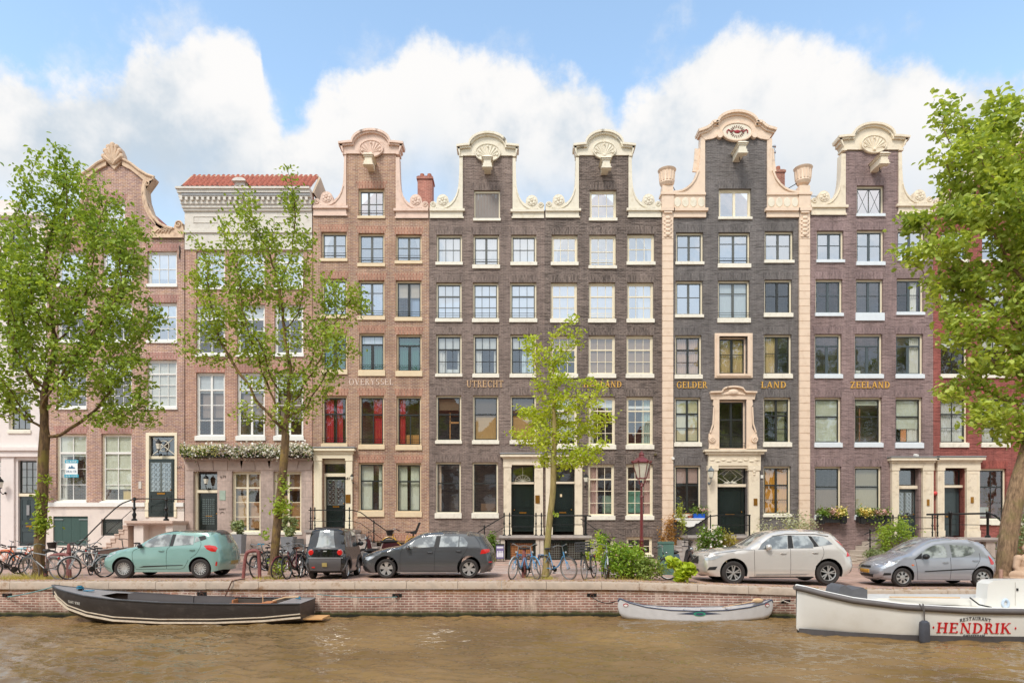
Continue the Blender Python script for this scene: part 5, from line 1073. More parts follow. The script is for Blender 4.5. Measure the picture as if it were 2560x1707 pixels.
# blue banner sign on the party wall
sg = thing('hanging_sign', 'blue hanging sign jutting from the wall just right of the first tree trunk', 'sign', (fx(124), FY-.02, fz(1205)))
mb = MB(); mb.plate([[(-.12,-.75),(.14,-.75),(.2,.28),(-.06,.3)]], -.5, -.44); mb.build('board', M('sign_blue', (58,132,186), .4, var=.1), sg, smooth=False)
mb = MB(); mb.bar((.0,-.45,.2), (.0,.02,.24), .03, .03); mb.bar((.0,-.45,-.5), (.0,.02,-.5), .03, .03); mb.build('bracket', iron, sg, smooth=False)

# =====================================================================  STOOPS (top-level stairs standing before the doors)
blue_stone = M('blue_stone', (176,168,162), .75, var=.14, vs=3, bump=.25, bs=25, dirt=((120,106,96), .45, 2.5))
def baluster(mb, x, y, z, h=.95):
    mb.lathe([(.03,0),(.075,.0),(.075,.03),(.035,.06),(.028,.2),(.05,.24),(.028,.28),(.026,h*.5),(.055,h*.55),(.03,h*.6),(.024,h*.85),(.04,h*.9),(.025,h*.96),(.045,h),(.0,h+.09)], (x, y, z), 8)
def stoop(label, xa, xb, ytop, depth, steps=None, side=None, mat=None, rails=True, fronts=((None,))):
    """landing from xa to xb; steps = (direction, count, run) ; returns its root"""
    Yf = FY-depth; za = EYE+(HY-ytop)*Yf/FOC; s = Yf/FOC; A, B = (xa-HX)*s, (xb-HX)*s; zg = gz((A+B)/2, 30)+.045
    st = thing('stoop', label, 'stoop', ((A+B)/2, FY-depth/2, zg)); ox, oy, oz = st.location; mt = mat or blue_stone
    mb = MB(); mb.box(A-.06-ox, B+.06-ox, Yf-.08-oy, FY-.03-oy, za-.12-oz, za-oz); mb.box(A-ox, B-ox, Yf-oy, FY-.03-oy, za-.2-oz, za-.12-oz)
    mb.build('landing', mt, st, smooth=False)
    return st, A-ox, B-ox, Yf-oy, za-oz, oy
def steps(st, x, y0, y1, z, n, d, run=.27, mat=None):
    r = z/(n+1); mb = MB()
    for i in range(n):
        xa = x+d*run*i; xb = x+d*run*(i+1)+d*.03; zt = z-r*(i+1)
        mb.box(min(xa, xb), max(xa, xb), y0, y1, zt-r*.999+(.0 if i == n-1 else 0), zt); mb.box(min(xa, xb)-.0, max(xa, xb), y0-.03, y0-.001, zt-.06, zt)
        if zt-r > .05: mb.box(min(x, xb-d*.04), max(x, xb-d*.04), y0+.03, y1-.03, zt-2*r+.002, zt-r-.001)
    return mb.build('steps', mat or blue_stone, st, smooth=False)
def fence(st, pts, posts, mat=None, r=.018, low=.42, h=.95, finial=True):
    mb = MB(); mb.tube([(x, y, z+h) for x, y, z in pts], r*1.35, 6); mb.tube([(x, y, z+low) for x, y, z in pts], r*.8, 6); o = mb.build('railing', mat or iron, st)
    for (x, y, z) in posts: m2 = MB(); baluster(m2, x, y, z, h+(.08 if finial else 0)); m2.build('baluster', mat or iron, o)
    return o
# D
s_, A, B, Yf, zt, oy = stoop('stone stoop of the brown brick house behind the small black car', 765, 884, 1324, 1.35)
mb = MB(); mb.box(A, A+.5, Yf, FY-.05-oy, 0, zt-.2); mb.box(B-.25, B, Yf, FY-.05-oy, 0, zt-.2); mb.build('pier', plw, s_, smooth=False); steps(s_, B, Yf+.15, FY-.05-oy, zt, 6, 1)
fence(s_, [(A+.1,Yf+.08,zt),(B-.1,Yf+.08,zt),(B+.3,Yf+.1,zt-.1),(B+1.9,Yf+.12,zt-1.25)], [(A+.2,Yf+.08,zt),(A+.4,Yf+.08,zt),(B-.5,Yf+.08,zt),(B-.22,Yf+.08,zt),(B+.95,Yf+.1,zt-.62)])
# E and F share a long landing
s_, A, B, Yf, zt, oy = stoop('long stone stoop before the two doors behind the thin street tree', 1250, 1476, 1338, 1.5)
for f in (.03, .42, .46, .97): mb = MB(); x = A+(B-A)*f; mb.box(x-.1, x+.1, Yf+.03, Yf+.25, 0, zt-.2); mb.build('pier', M('pale_stone', (206,194,180), .8, var=.1, dirt=((150,134,120), .4, 3)), s_, smooth=False)
mb = MB(); steps(s_, A, Yf+.1, FY-.05-oy, zt, 4, -1); steps(s_, B, Yf+.1, FY-.05-oy, zt, 5, 1)
def cellar(st, x0, x1, y, z1, warm):
    mb = MB(); mb.plate([[(x0,.02),(x1,.02),(x1,z1),(x0,z1)], [(x0+.16,.06),(x1-.16,.06),(x1-.16,z1-.12),(x0+.16,z1-.12)]], y, y+.06); d = mb.build('cellar_door', green, st, smooth=False); mb = MB()
    for i in range(int((x1-x0-.3)/.11)+1): mb.bar((x0+.16+.11*i, y+.03, .06), (x0+.16+.11*i, y+.03, z1-.12), .014, .014)
    for i in range(int((z1-.18)/.11)): mb.bar((x0+.16, y+.045, .1+.11*i), (x1-.16, y+.045, .1+.11*i), .014, .014)
    mb.build('grille', M('warm_grille', (206,150,90), .5) if warm else M('grille_metal', (150,156,150)), d, smooth=False)
    mb = MB(); mb.box(x0+.1, x1-.1, y+.07, y+.09, .05, z1-.1); mb.build('backing', M('terracotta_dark', (150,96,66), .7) if warm else room, d, smooth=False)
w_ = B-A; cellar(s_, A+w_*.08, A+w_*.4, Yf+.2, zt-.25, True)
for k in range(2): cellar(s_, A+w_*(.49+.225*k), A+w_*(.71+.225*k), Yf+.2, zt-.25, False)
fence(s_, [(A-1.35,Yf+.1,zt-1.0),(A-.6,Yf+.08,zt-.5),(A+.25,Yf+.08,zt),(A+2.2,Yf+.08,zt)], [(A+.2,Yf+.08,zt),(A+.46,Yf+.08,zt),(A+1.72,Yf+.08,zt),(A+1.98,Yf+.08,zt),(A-.75,Yf+.08,zt-.6)])
mb = MB(); mb.tube([(A+2.3,Yf+.1,zt+.95),(B-.1,Yf+.1,zt+.95),(B+.05,Yf+.1,zt+.93)], .035, 8); mb.tube([(A+2.3,Yf+.1,zt+.52),(B-.2,Yf+.1,zt+.52)], .016, 6); mb.cyl((B-.22,Yf+.1,zt), (B-.22,Yf+.1,zt+.9), .055, 10); mb.cyl((B-.22,Yf+.1,zt), (B-.22,Yf+.1,zt+.1), .1, 10); mb.tube([(B-.45,Yf+.1,zt+.8),(B+1.35,Yf+.12,zt-.45)], .02, 6); mb.build('railing', iron, s_)
# G
s_, A, B, Yf, zt, oy = stoop('stone stoop with black rails before the charcoal house door, partly behind the silver SUV', 1722, 1906, 1338, 1.5)
mb = MB(); mb.box(A+.2, B-.2, Yf+.2, FY-.1-oy, 0, zt-.2); mb.build('pier', plw, s_, smooth=False); steps(s_, A+.9, Yf-.35, Yf-.082, zt, 4, -1); steps(s_, A, Yf+.1, FY-.05-oy, zt, 4, -1)
mb = MB(); mb.tube([(A-.2,Yf+.05,zt+.1),(A+1.0,Yf+.05,zt+.92),(A+1.5,Yf+.05,zt+.97),(B-.55,Yf+.05,zt+.97)], .03, 7); mb.tube([(A+1.2,Yf+.05,zt+.5),(B-.6,Yf+.05,zt+.5)], .016, 6)
for x in (A+1.05, A+1.5, B-.6): mb.cyl((x,Yf+.05,zt), (x,Yf+.05,zt+1.0), .045 if x > A+2 else .03, 8)
mb.build('railing', iron, s_)
# carved low bracket shelf left of the door
sh = thing('window_shelf', 'white scalloped shelf under the ground-floor window at the left of the charcoal house', 'shelf', (fx(1720), FY, fz(1298)))
mb = MB(); mb.box(-.72, .72, -.4, -.005, 0, .06); mb.plate([[(-.68,0),(.68,0),(.68,-.06),(.5,-.1),(.42,-.2),(.3,-.2),(.2,-.34),(-.05,-.38),(-.2,-.34),(-.3,-.2),(-.42,-.2),(-.5,-.1),(-.68,-.06)]], -.36, -.3); mb.build('shelf', white, sh, smooth=False)
# H landing with corner steps, I landing
s_, A, B, Yf, zt, oy = stoop('low stone stoop with curled iron railing behind the small silver hatchback', 2214, 2352, 1343, 1.5)
steps(s_, A, Yf+.1, FY-.05-oy, zt, 5, -1, .33, M('pale_stone', (206,194,180))); mb = MB(); mb.box(A+.05, B-.05, Yf+.1, FY-.1-oy, 0, zt-.2); mb.build('pier', stone, s_, smooth=False)
fence(s_, [(A-.95,Yf+.1,zt-.8),(A-.15,Yf+.08,zt-.45),(A+.35,Yf+.08,zt-.0),(B-.1,Yf+.08,zt)], [(A+.4,Yf+.08,zt),(A+.66,Yf+.08,zt),(B-.35,Yf+.08,zt),(B-.1,Yf+.08,zt),(A-.7,Yf+.08,zt-.65)])
s_, A, B, Yf, zt, oy = stoop('stone stoop with thick black handrails before the red house, left of the leaning tree', 2372, 2496, 1343, 1.5)
mb = MB(); mb.box(A+.1, B-.6, Yf+.3, FY-.1-oy, 0, zt-.2); mb.box(B-.55, B-.1, Yf+.05, Yf+.3, 0, zt-.2); mb.build('pier', stone, s_, smooth=False); steps(s_, B, Yf+.1, FY-.05-oy, zt, 5, 1)
mb = MB(); mb.tube([(A-1.0,Yf+.08,zt+1.1),(A+.1,Yf+.08,zt+1.12),(B-.4,Yf+.08,zt+1.15),(B-.1,Yf+.08,zt+1.05),(B+.7,Yf+.1,zt+.35)], .045, 8); mb.tube([(A-.1,Yf+.08,zt+.62),(B-.3,Yf+.08,zt+.6)], .016, 6)
for x in (A+.12, B-.45): mb.lathe([(.12,0),(.12,.08),(.06,.12),(.055,.9),(.08,.94),(.08,1.15),(.1,1.18),(.06,1.25)], (x,Yf+.08,zt), 10)
mb.build('railing', iron, s_)
# B high stoop
s_, A, B, Yf, zt, oy = stoop('high plastered stoop with long curved handrail before the bell-gable house', 316, 430, 1301, 1.5, mat=M('pink_stone', (208,184,168), .75, var=.1))
mb = MB(); mb.box(A+.3, A+.75, Yf+.1, FY-.1-oy, 0, zt-.2); mb.build('pier', plw, s_, smooth=False); mb = MB(); mb.box(B-.35, B-.02, Yf+.1, FY-.1-oy, 0, zt-.2); mb.box(A-.0, B, Yf+.6, Yf+.65, 0, zt-.2); mb.build('pier', plw, s_, smooth=False); steps(s_, A, Yf+.1, FY-.05-oy, zt, 8, -1, .2, M('pink_stone', (208,184,168)))
mb = MB(); mb.tube([(p.x, p.y, p.z) for p in smoothline([(A-2.35,Yf+.05,.75),(A-2.2,Yf+.05,.85),(A-.6,Yf+.05,zt+.55),(A+.1,Yf+.05,zt+.95),(A+.7,Yf+.05,zt+1.05),(B+.6,Yf+.05,zt+1.02)], 4)], .03, 7); mb.tube([(A-1.9,Yf+.05,.45),(A+.2,Yf+.05,zt+.48),(B+.6,Yf+.05,zt+.48)], .016, 6)
for x in (A+.35, B-.3): mb.lathe([(.13,0),(.13,.06),(.06,.12),(.1,.3),(.05,.4),(.05,.5),(.11,.58),(.05,.66),(.045,.95),(.09,1.0),(.05,1.12)], (x, Yf+.05, zt), 10)
mb.tube([(A-2.35+.13*math.sin(a), Yf+.05, .62+.13*math.cos(a)) for a in [i*.5 for i in range(10)]], .025, 6); mb.lathe([(.08,0),(.05,.1),(.05,.55)], (A-1.95, Yf+.05, 0), 8); mb.build('railing', iron, s_)
# =====================================================================  TREES AND PLANTS
def leaves(name, mat, parent, pos, size, up=.35, jit=.5, seed=1, fold=.25, ratio=.62):
    """one mesh of folded leaf blades at the given points"""
    r = np.random.default_rng(seed); n = len(pos); p = np.asarray(pos, dtype=np.float64)
    nrm = r.normal(size=(n, 3)); nrm[:, 2] = np.abs(nrm[:, 2])+up; nrm /= np.linalg.norm(nrm, axis=1)[:, None]
    t = r.normal(size=(n, 3)); t -= nrm*(t*nrm).sum(1)[:, None]; t /= np.linalg.norm(t, axis=1)[:, None]; b = np.cross(nrm, t)
    s = (size*(1-jit/2+jit*r.random(n)))[:, None]
    v = np.empty((n, 6, 3)); v[:, 0] = p-t*s*.5; v[:, 1] = p-t*s*.1+b*s*ratio*.5+nrm*s*fold*.4; v[:, 2] = p+t*s*.28+b*s*ratio*.36+nrm*s*fold*.3
    v[:, 3] = p+t*s*.55-nrm*s*.06; v[:, 4] = p+t*s*.28-b*s*ratio*.36+nrm*s*fold*.3; v[:, 5] = p-t*s*.1-b*s*ratio*.5+nrm*s*fold*.4
    idx = np.arange(n)[:, None]*6; f = np.concatenate([idx+np.array([[0,1,2,3]]), idx+np.array([[0,3,4,5]])], axis=1).reshape(-1, 4)
    me = bpy.data.meshes.new(name); me.vertices.add(n*6); me.vertices.foreach_set('co', v.reshape(-1).astype(np.float32))
    me.loops.add(len(f)*4); me.loops.foreach_set('vertex_index', f.reshape(-1).astype(np.int32)); me.polygons.add(len(f)); me.polygons.foreach_set('loop_start', (np.arange(len(f))*4).astype(np.int32))
    me.materials.append(mat); me.update(calc_edges=True); o = bpy.data.objects.new(name, me); COL.objects.link(o); o.parent = parent; return o
def colonize(trunk, att, step=.22, kill=.3, infl=2.6, iters=90, seed=1):
    r = np.random.default_rng(seed); nodes = [np.array(p, float) for p in trunk]; par = [-1]+list(range(len(trunk)-1))
    att = np.array(att); near = np.full(len(att), -1); dist = np.full(len(att), 1e9)
    def upd(k0):
        nn = np.array(nodes[k0:]); 
        if not len(nn): return
        d = np.linalg.norm(att[:, None]-nn[None], axis=2); j = d.argmin(1); dm = d[np.arange(len(att)), j]; m = dm < dist; near[m] = j[m]+k0; dist[m] = dm[m]
    upd(1)
    for it in range(iters):
        act = dist < infl
        if not act.any(): infl *= 1.5; continue
        k0 = len(nodes); dirs = {}
        for a, nd in zip(att[act], near[act]): dirs.setdefault(int(nd), []).append(a)
        for nd, al in dirs.items():
            v = np.array(al)-nodes[nd]; v /= (np.linalg.norm(v, axis=1)[:, None]+1e-9); d = v.sum(0); d /= np.linalg.norm(d)+1e-9
            d = d+r.normal(size=3)*.16+np.array([0,0,.1]); d /= np.linalg.norm(d); p = nodes[nd]+d*step
            if par[nd] >= 0 and np.linalg.norm(p-nodes[par[nd]]) < step*.5: continue
            nodes.append(p); par.append(nd)
        if len(nodes) == k0: break
        upd(k0); keep = dist > kill
        att, near, dist = att[keep], near[keep], dist[keep]
        if len(att) < 3: break
    return np.array(nodes), par
def bark(name, c1, c2, moss=(130,140,60)):
    if name in MC: return MC[name]
    m, t, b, g = base_mat(name); co = N(t, 'ShaderNodeTexCoord').outputs['Object']
    mp = N(t, 'ShaderNodeMapping'); mp.inputs['Scale'].default_value = (9, 9, 2.2); t.links.new(co, mp.inputs[0]); nz = g.noise(mp.outputs[0], 1.6, 6, .7)
    c = g.mix(g.mapr(nz, .35, .65, 0, 1), lin(c1), lin(c2)); c = g.mix(g.mapr(g.noise(co, 2.3, 5, .6), .48, .66, 0, .7, True), c, lin(moss)); t.links.new(c, b.inputs['Base Color']); b.inputs['Roughness'].default_value = .9
    bn = N(t, 'ShaderNodeBump'); bn.inputs['Strength'].default_value = .9; bn.inputs['Distance'].default_value = .03; t.links.new(nz, bn.inputs['Height']); t.links.new(bn.outputs[0], b.inputs['Normal']); MC[name] = m; return m
def tree(name, label, Y, base, trunk, blobs, leafm, barkm, r0, dens=9, lsize=.1, per=9, spread=.2, seed=1, tipr=.007, depth=1.0, ushoots=None, yo=0, nmax=3, extra_limbs=(), thin=.035):
    """trunk and blobs in photo pixels at distance Y; blobs = (cx, cy, rx, ry[, density])"""
    r = np.random.default_rng(seed); s = Y/FOC; bx, by = (base[0]-HX)*s, EYE+(HY-base[1])*s; bz = gz(bx, Y)
    root = thing(name, label, 'tree', (bx, Y, bz)); tp = [((px-HX)*s-bx, dyy, EYE+(HY-py)*s-bz) for px, py, dyy in trunk]
    tl = [Vector(p) for p in smoothline(tp, 5)]; tl = [t for i, t in enumerate(tl) if i == 0 or (t-tl[i-1]).length > .02]
    att = []
    for b in blobs:
        cx, cy, rx, ry = b[:4]; dd = b[4] if len(b) > 4 else 1; RX, RZ = rx*s, ry*s; RY = min(2.1, (RX+RZ)/2)*depth; n = max(8, int(pi*RX*RZ*dens*dd*2.6)); q = r.normal(size=(n, 3)); q /= np.linalg.norm(q, axis=1)[:, None]; q *= (r.random(n)**.4)[:, None]
        oy = b[5] if len(b) > 5 else r.normal()*.35*depth
        att += [((cx-HX)*s-bx+a[0]*RX, oy+yo+a[1]*RY, EYE+(HY-cy)*s-bz+a[2]*RZ) for a in q]
    nodes, par = colonize([tuple(t) for t in tl], att, seed=seed)
    n = len(nodes); kids = [[] for _ in range(n)]
    for i, p in enumerate(par):
        if p >= 0: kids[p].append(i)
    rad = np.zeros(n); 
    for i in range(n-1, -1, -1): rad[i] = tipr if not kids[i] else sum(rad[k]**2.1 for k in kids[i])**(1/2.1)+.0003
    nt_ = len(tl); f = r0/max(rad[0], 1e-6)
    rr = [min(rad[i]*max(1, min(f, 3)) if i < nt_ else rad[i], r0) for i in range(n)]
    for i in range(nt_): rr[i] = max(rr[i], r0*(1-.45*i/nt_))
    rr[0] = r0*1.35; 
    if nt_ > 2: rr[1] = r0*1.12
    mb = MB(); done = set()
    # chains: follow the thickest child
    starts = [0]+[k for i in range(n) for k in sorted(kids[i], key=lambda q: -rad[q])[1:]]
    for st in starts:
        ch = [st] if st == 0 else [par[st], st]; i = st
        while kids[i]: i = max(kids[i], key=lambda q: rad[q]); ch.append(i)
        if len(ch) < 2: continue
        R_ = [rr[c] for c in ch]
        if st: R_[0] = min(R_[0], R_[1]*1.15)
        R_ = [max(R_[j], max(R_[j+1:]+[0])) for j in range(len(R_))]
        mb.tube([tuple(nodes[c]) for c in ch], R_, 10 if R_[0] > .06 else (6 if R_[0] > .02 else 4), cap=False)
    mb.build('trunk', barkm, root, fix=False, ang=None)
    tips = [i for i in range(n) if rad[i] < thin and i >= nt_-1]; pts = []
    for i in tips:
        k = int(per*3.2) if not kids[i] else max(1, int(per*2.0)); c = nodes[i]; q = r.normal(size=(k, 3))*spread*np.array([1,1,.75]); pts += list(c+q)
    leaves('crown', leafm, root, pts, lsize, seed=seed); nl = len(pts)
    if ushoots:
        for (px, py, rx, ry, k) in ushoots: q = r.normal(size=(k, 3))*np.array([rx*s*.5, .14, ry*s*.5]); leaves('trunk_shoots', M_shoot, root, np.array([(px-HX)*s-bx, -.12, EYE+(HY-py)*s-bz])+q, lsize*.9, seed=seed+int(py))
    print(name, 'nodes', n, 'leaves', nl); return root
M_leaf = leafmat('maple_leaf', (104,136,54), (188,208,96), .42); M_leaf2 = leafmat('maple_leaf_warm', (108,138,54), (194,210,98), .42); M_young = leafmat('young_yellow_leaf', (156,182,54), (222,230,96), .48)
M_big = leafmat('broad_leaf', (122,150,62), (212,224,116), .46); M_shoot = leafmat('shoot_leaf', (120,150,50), (190,206,90), .4)
B1 = bark('mossy_bark', (72,54,38), (136,108,74), (132,118,50)); B2 = bark('grey_bark', (78,60,44), (140,112,78), (146,122,56)); B3 = bark('smooth_bark', (130,112,70), (172,154,100), (150,150,80)); B4 = bark('rough_bark', (104,82,62), (172,142,110), (130,116,74))
tree('street_tree', 'leftmost broad full-crowned tree with a mossy trunk among the parked bicycles', 20.9, (97,1440),
     [(97,1440,0),(98,1380,0),(103,1300,0),(106,1220,.02),(108,1150,0),(112,1090,0)],
     [(150,470,95,85),(150,400,40,32),(60,440,25,28,.8),(60,620,110,120),(230,560,105,90),(300,640,80,80),(130,740,150,120),(290,780,105,110),(0,780,90,150),(60,930,120,110),(200,930,120,100),(310,920,80,70,.8),(340,1010,58,36,.8),(250,1040,90,42,.8),(-30,1000,70,70,.8),(370,1040,30,22)],
     M_leaf, B1, .16, dens=7.6, lsize=.135, per=8, spread=.17, seed=4, ushoots=[(112,1310,20,26,260),(110,1250,12,34,90),(118,1200,12,14,40)])
tree('street_tree', 'second tree from the left, open upright crown over the brown brick house', 20.6, (683,1436),
     [(683,1436,0),(687,1380,0),(694,1300,0),(702,1220,.03),(710,1150,0),(714,1090,0)],
     [(738,450,12,22,1.5),(736,520,20,60,1.3),(742,620,36,80),(612,500,40,40,.8),(590,580,70,60,.8),(660,590,50,70,.8),(500,625,35,30,.8),(520,700,60,60,1),(610,700,80,70,1),(700,720,70,80,.8),(555,800,80,60,1),(480,850,30,34,.9),(530,890,64,40,1),(820,730,48,60,.75),(880,760,42,60,.75),(780,820,60,60,.75),(870,870,50,50,.75),(660,870,100,60,1),(780,940,66,50,1),(690,960,80,50),(630,1035,40,26,.8),(720,1030,70,40),(790,1000,45,26,.8)],
     M_leaf2, B2, .135, dens=12, lsize=.12, per=8, spread=.16, seed=9, ushoots=[(706,1270,24,24,240),(712,1215,14,26,80),(700,1420,18,26,110),(668,1335,8,14,30)])
tree('street_tree', 'slim young street tree with bright yellow-green leaves between the blue bicycles', 20.9, (1364,1437),
     [(1364,1437,0),(1368,1370,0),(1374,1300,0),(1382,1230,0),(1384,1160,0),(1386,1080,0),(1384,1010,0)],
     [(1322,856,26,34),(1440,850,26,34),(1400,890,40,34),(1345,900,40,30),(1380,950,60,36),(1485,962,40,15,.8),(1430,1010,70,34),(1360,1030,70,40),(1500,1050,45,26,.8),(1455,1070,70,30),(1305,1075,42,22,.8),(1370,1100,80,34),(1400,1150,70,36),(1460,1150,50,28),(1500,1120,30,20,.7)],
     M_young, B3, .105, dens=19, lsize=.105, per=11, spread=.12, seed=21, ushoots=[(1388,1285,8,8,24)])
tree('leaning_tree', 'big broad-leaved tree at the right edge with a thick leaning trunk behind the statue', 20.3, (2512,1452),
     [(2508,1452,0),(2516,1390,0),(2527,1300,0),(2547,1210,0),(2575,1120,0),(2600,1000,0),(2620,860,0)],
     [(2545,270,60,70),(2450,330,55,50,.8),(2368,225,24,14,.7),(2350,300,34,20,.6),(2420,420,90,55,.8),(2340,400,34,36,.6),(2510,450,90,80),(2390,480,50,40,.8),(2455,560,105,70),(2350,545,60,34,.8),(2540,640,70,80),(2330,635,75,40,.9),(2262,640,45,22,.8),(2425,700,100,60),(2530,800,70,90),(2405,830,66,60),(2480,920,80,60),(2395,975,50,40),(2480,1040,75,50),(2430,1075,30,24,.8),(2620,500,80,250),(2620,850,80,200),(2545,1080,40,30,.6)],
     M_big, B4, .26, dens=9.5, lsize=.185, per=8, spread=.19, seed=33, tipr=.009, thin=.045)
def bush(name, label, cat, c, rad, n, lsize, mat, stems=5, stemm=None, flowers=None, seed=1, group=None, hollow=.35, up=.35, base=None):
    """small plant: stems from the base plus leaves filling an uneven crown"""
    r = np.random.default_rng(seed); root = thing(name, label, cat, c, group=group); cl = []
    for i in range(max(5, n//60)):
        q = r.normal(size=3); q /= np.linalg.norm(q); q *= hollow+(1-hollow)*r.random()**.6; cl.append(np.array([q[0]*rad[0], q[1]*rad[1], rad[2]+q[2]*rad[2]]))
    cl = np.array(cl); k = r.integers(0, len(cl), n); sp = .34*np.array(rad); pts = cl[k]+r.normal(size=(n, 3))*sp*.6; pts[:, 2] = np.maximum(pts[:, 2], .02)
    leaves('foliage', mat, root, pts, lsize, seed=seed, up=up)
    if stems:
        mb = MB()
        for i in range(min(stems, len(cl))):
            e = cl[i]; mb.tube([(e[0]*.1, e[1]*.1, 0), (e[0]*.5, e[1]*.5, e[2]*.55), tuple(e)], [.012+.02*rad[2]*.3, .008, .004], 5)
        mb.build('stems', stemm or B2, root)
    if flowers:
        fm, fn, fs, ftop = flowers; k = r.integers(0, len(cl), fn); p = cl[k]+r.normal(size=(fn, 3))*sp*.7; 
        if ftop: p[:, 2] = np.maximum(p[:, 2], rad[2]*ftop)
        leaves('flowers', fm, root, p, fs, seed=seed+3, ratio=1.0, up=.1)
    return root
# =====================================================================  VEHICLES
rubber = M('tyre_rubber', (52,48,46), .85, var=.15, vs=10); black_pl = M('black_plastic', (34,34,35), .5, var=.1); under = M('underbody_black', (14,14,14), .9, var=.1)
cglass = None
def carglass():
    if 'car_glass' in MC: return MC['car_glass']
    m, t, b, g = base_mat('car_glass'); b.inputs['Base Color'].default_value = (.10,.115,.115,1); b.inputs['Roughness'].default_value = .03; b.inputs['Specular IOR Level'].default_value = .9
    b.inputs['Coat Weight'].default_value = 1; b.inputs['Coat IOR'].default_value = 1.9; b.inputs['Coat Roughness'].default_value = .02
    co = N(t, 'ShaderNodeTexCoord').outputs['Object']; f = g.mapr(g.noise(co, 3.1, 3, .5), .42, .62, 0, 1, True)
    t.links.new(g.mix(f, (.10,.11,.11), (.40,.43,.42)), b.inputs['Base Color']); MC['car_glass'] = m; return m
def paint(name, c, metal=.3, rough=.2): return M(name, c, rough, metal=metal, var=.03, vs=2, coat=1.0)
alloy = M('alloy_silver', (206,204,200), .3, metal=.7, var=.05); redlamp = M('red_lamp', (206,28,22), .15, var=.15, coat=1); clearlamp = M('clear_lamp', (206,212,216), .1, metal=.4, var=.2, vs=20, coat=1); platem = M('yellowish_blank_plate', (168,150,92), .5, var=.05)
class Car:
    def __init__(s, root, upper, sill, arches, W, belt, mat, tum=.27, Rn=.34, Rt=.3, Rr=.11, bulge=.04):
        s.root, s.W, s.belt, s.tum, s.Rn, s.Rt, s.Rr, s.bulge = root, W/2, belt, tum, Rn, Rt, Rr, bulge
        up = smoothline(upper, 4); pts = [up[0]]
        for p in up[1:]:
            d = (p-pts[-1]).length
            if d > .025: pts.append(p)
        s.up = np.array([(p.x, p.y) for p in pts]); s.xn, s.xt = s.up[:, 0].min(), s.up[:, 0].max(); s.mat = mat
        k = next(i for i in range(len(s.up)) if s.up[i, 0] > s.xn+.28 and s.up[i, 1] > .5); s.fz_, s.fx_ = np.maximum.accumulate(s.up[:k, 1]), s.up[:k, 0]; s.zh = s.up[k-1, 1]
        k2 = int(s.up[:, 1].argmax()); q = s.up[k2:][::-1]; s.tz_, s.tx_ = np.maximum.accumulate(q[:, 1]), q[:, 0]
        low = []
        for cx, r in sorted(arches, reverse=True):
            a0 = math.asin(max(-1, min(1, (sill-r*.96)/r))) if False else 0
            zc = r*.93; da = math.asin((zc-sill)/r) if zc > sill else 0
            low += [(cx+r*math.cos(a), zc+r*math.sin(a)) for a in np.linspace(-da, pi+da, 22)]
        bot = [tuple(s.up[-1])]+[(low[0][0]+.02, sill)]+low+[(low[-1][0]-.02, sill)]
        full = [bot[0]]
        for p in bot[1:]+[tuple(s.up[0])]:
            q = full[-1]; d = math.hypot(p[0]-q[0], p[1]-q[1]); n = max(1, int(d/.08))
            for k in range(1, n+1): full.append((q[0]+(p[0]-q[0])*k/n, q[1]+(p[1]-q[1])*k/n))
        s.low = full
        outline = [tuple(p) for p in s.up]+full[1:-1]
        v, f = s.tri(outline, .07)
        mb = MB(); mb.v = [(x, -s.w(x, z), z) for x, z in v]+[(x, s.w(x, z), z) for x, z in v]; n = len(v)
        mb.f = [tuple(t) for t in f]+[tuple(i+n for i in reversed(t)) for t in f]; mb.m = [0]*len(mb.f)
        K = 10
        for i in range(len(s.up)-1): 
            for k in range(K):
                q = [s.crown(i, k/K), s.crown(i+1, k/K), s.crown(i+1, (k+1)/K), s.crown(i, (k+1)/K)]; mb.add(q, [(0,1,2,3)])
        mb.build('body', mat, root, ang=.6)
        mb = MB()
        for a, b in zip(full, full[1:]):
            wa, wb = s.w(*a)-.004, s.w(*b)-.004; mb.add([(a[0],-wa,a[1]),(b[0],-wb,b[1]),(b[0],wb,b[1]),(a[0],wa,a[1])], [(0,1,2,3)])
        mb.build('underbody', under, root, ang=None)
    def tri(s, outline, gr):
        o = [Vector(p) for p in outline]; xs_ = [p[0] for p in outline]; zs = [p[1] for p in outline]; n = len(o)
        g_ = []
        ni, nj = int((max(xs_)-min(xs_))/gr), int((max(zs)-min(zs))/gr)
        seg = np.array([(outline[i], outline[(i+1) % n]) for i in range(n)])
        for i in range(1, ni+1):
            for j in range(1, nj+1):
                p = np.array([min(xs_)+(i-.5+.5*(j % 2))*gr, min(zs)+(j-.5)*gr])
                a = seg[:, 0]; b = seg[:, 1]; t = np.clip(((p-a)*(b-a)).sum(1)/(((b-a)**2).sum(1)+1e-12), 0, 1); d = np.linalg.norm(p-(a+(b-a)*t[:, None]), axis=1).min()
                if d < gr*.35: continue
                c = (a[:, 1] > p[1]) != (b[:, 1] > p[1]); xi = a[:, 0]+(p[1]-a[:, 1])/(b[:, 1]-a[:, 1]+1e-12)*(b[:, 0]-a[:, 0])
                if (c & (xi > p[0])).sum() % 2: g_.append(Vector(p))
        r = delaunay_2d_cdt(o+g_, [(i, (i+1) % n) for i in range(n)], [], 1, 1e-6)
        return [(v.x, v.y) for v in r[0]], r[2]
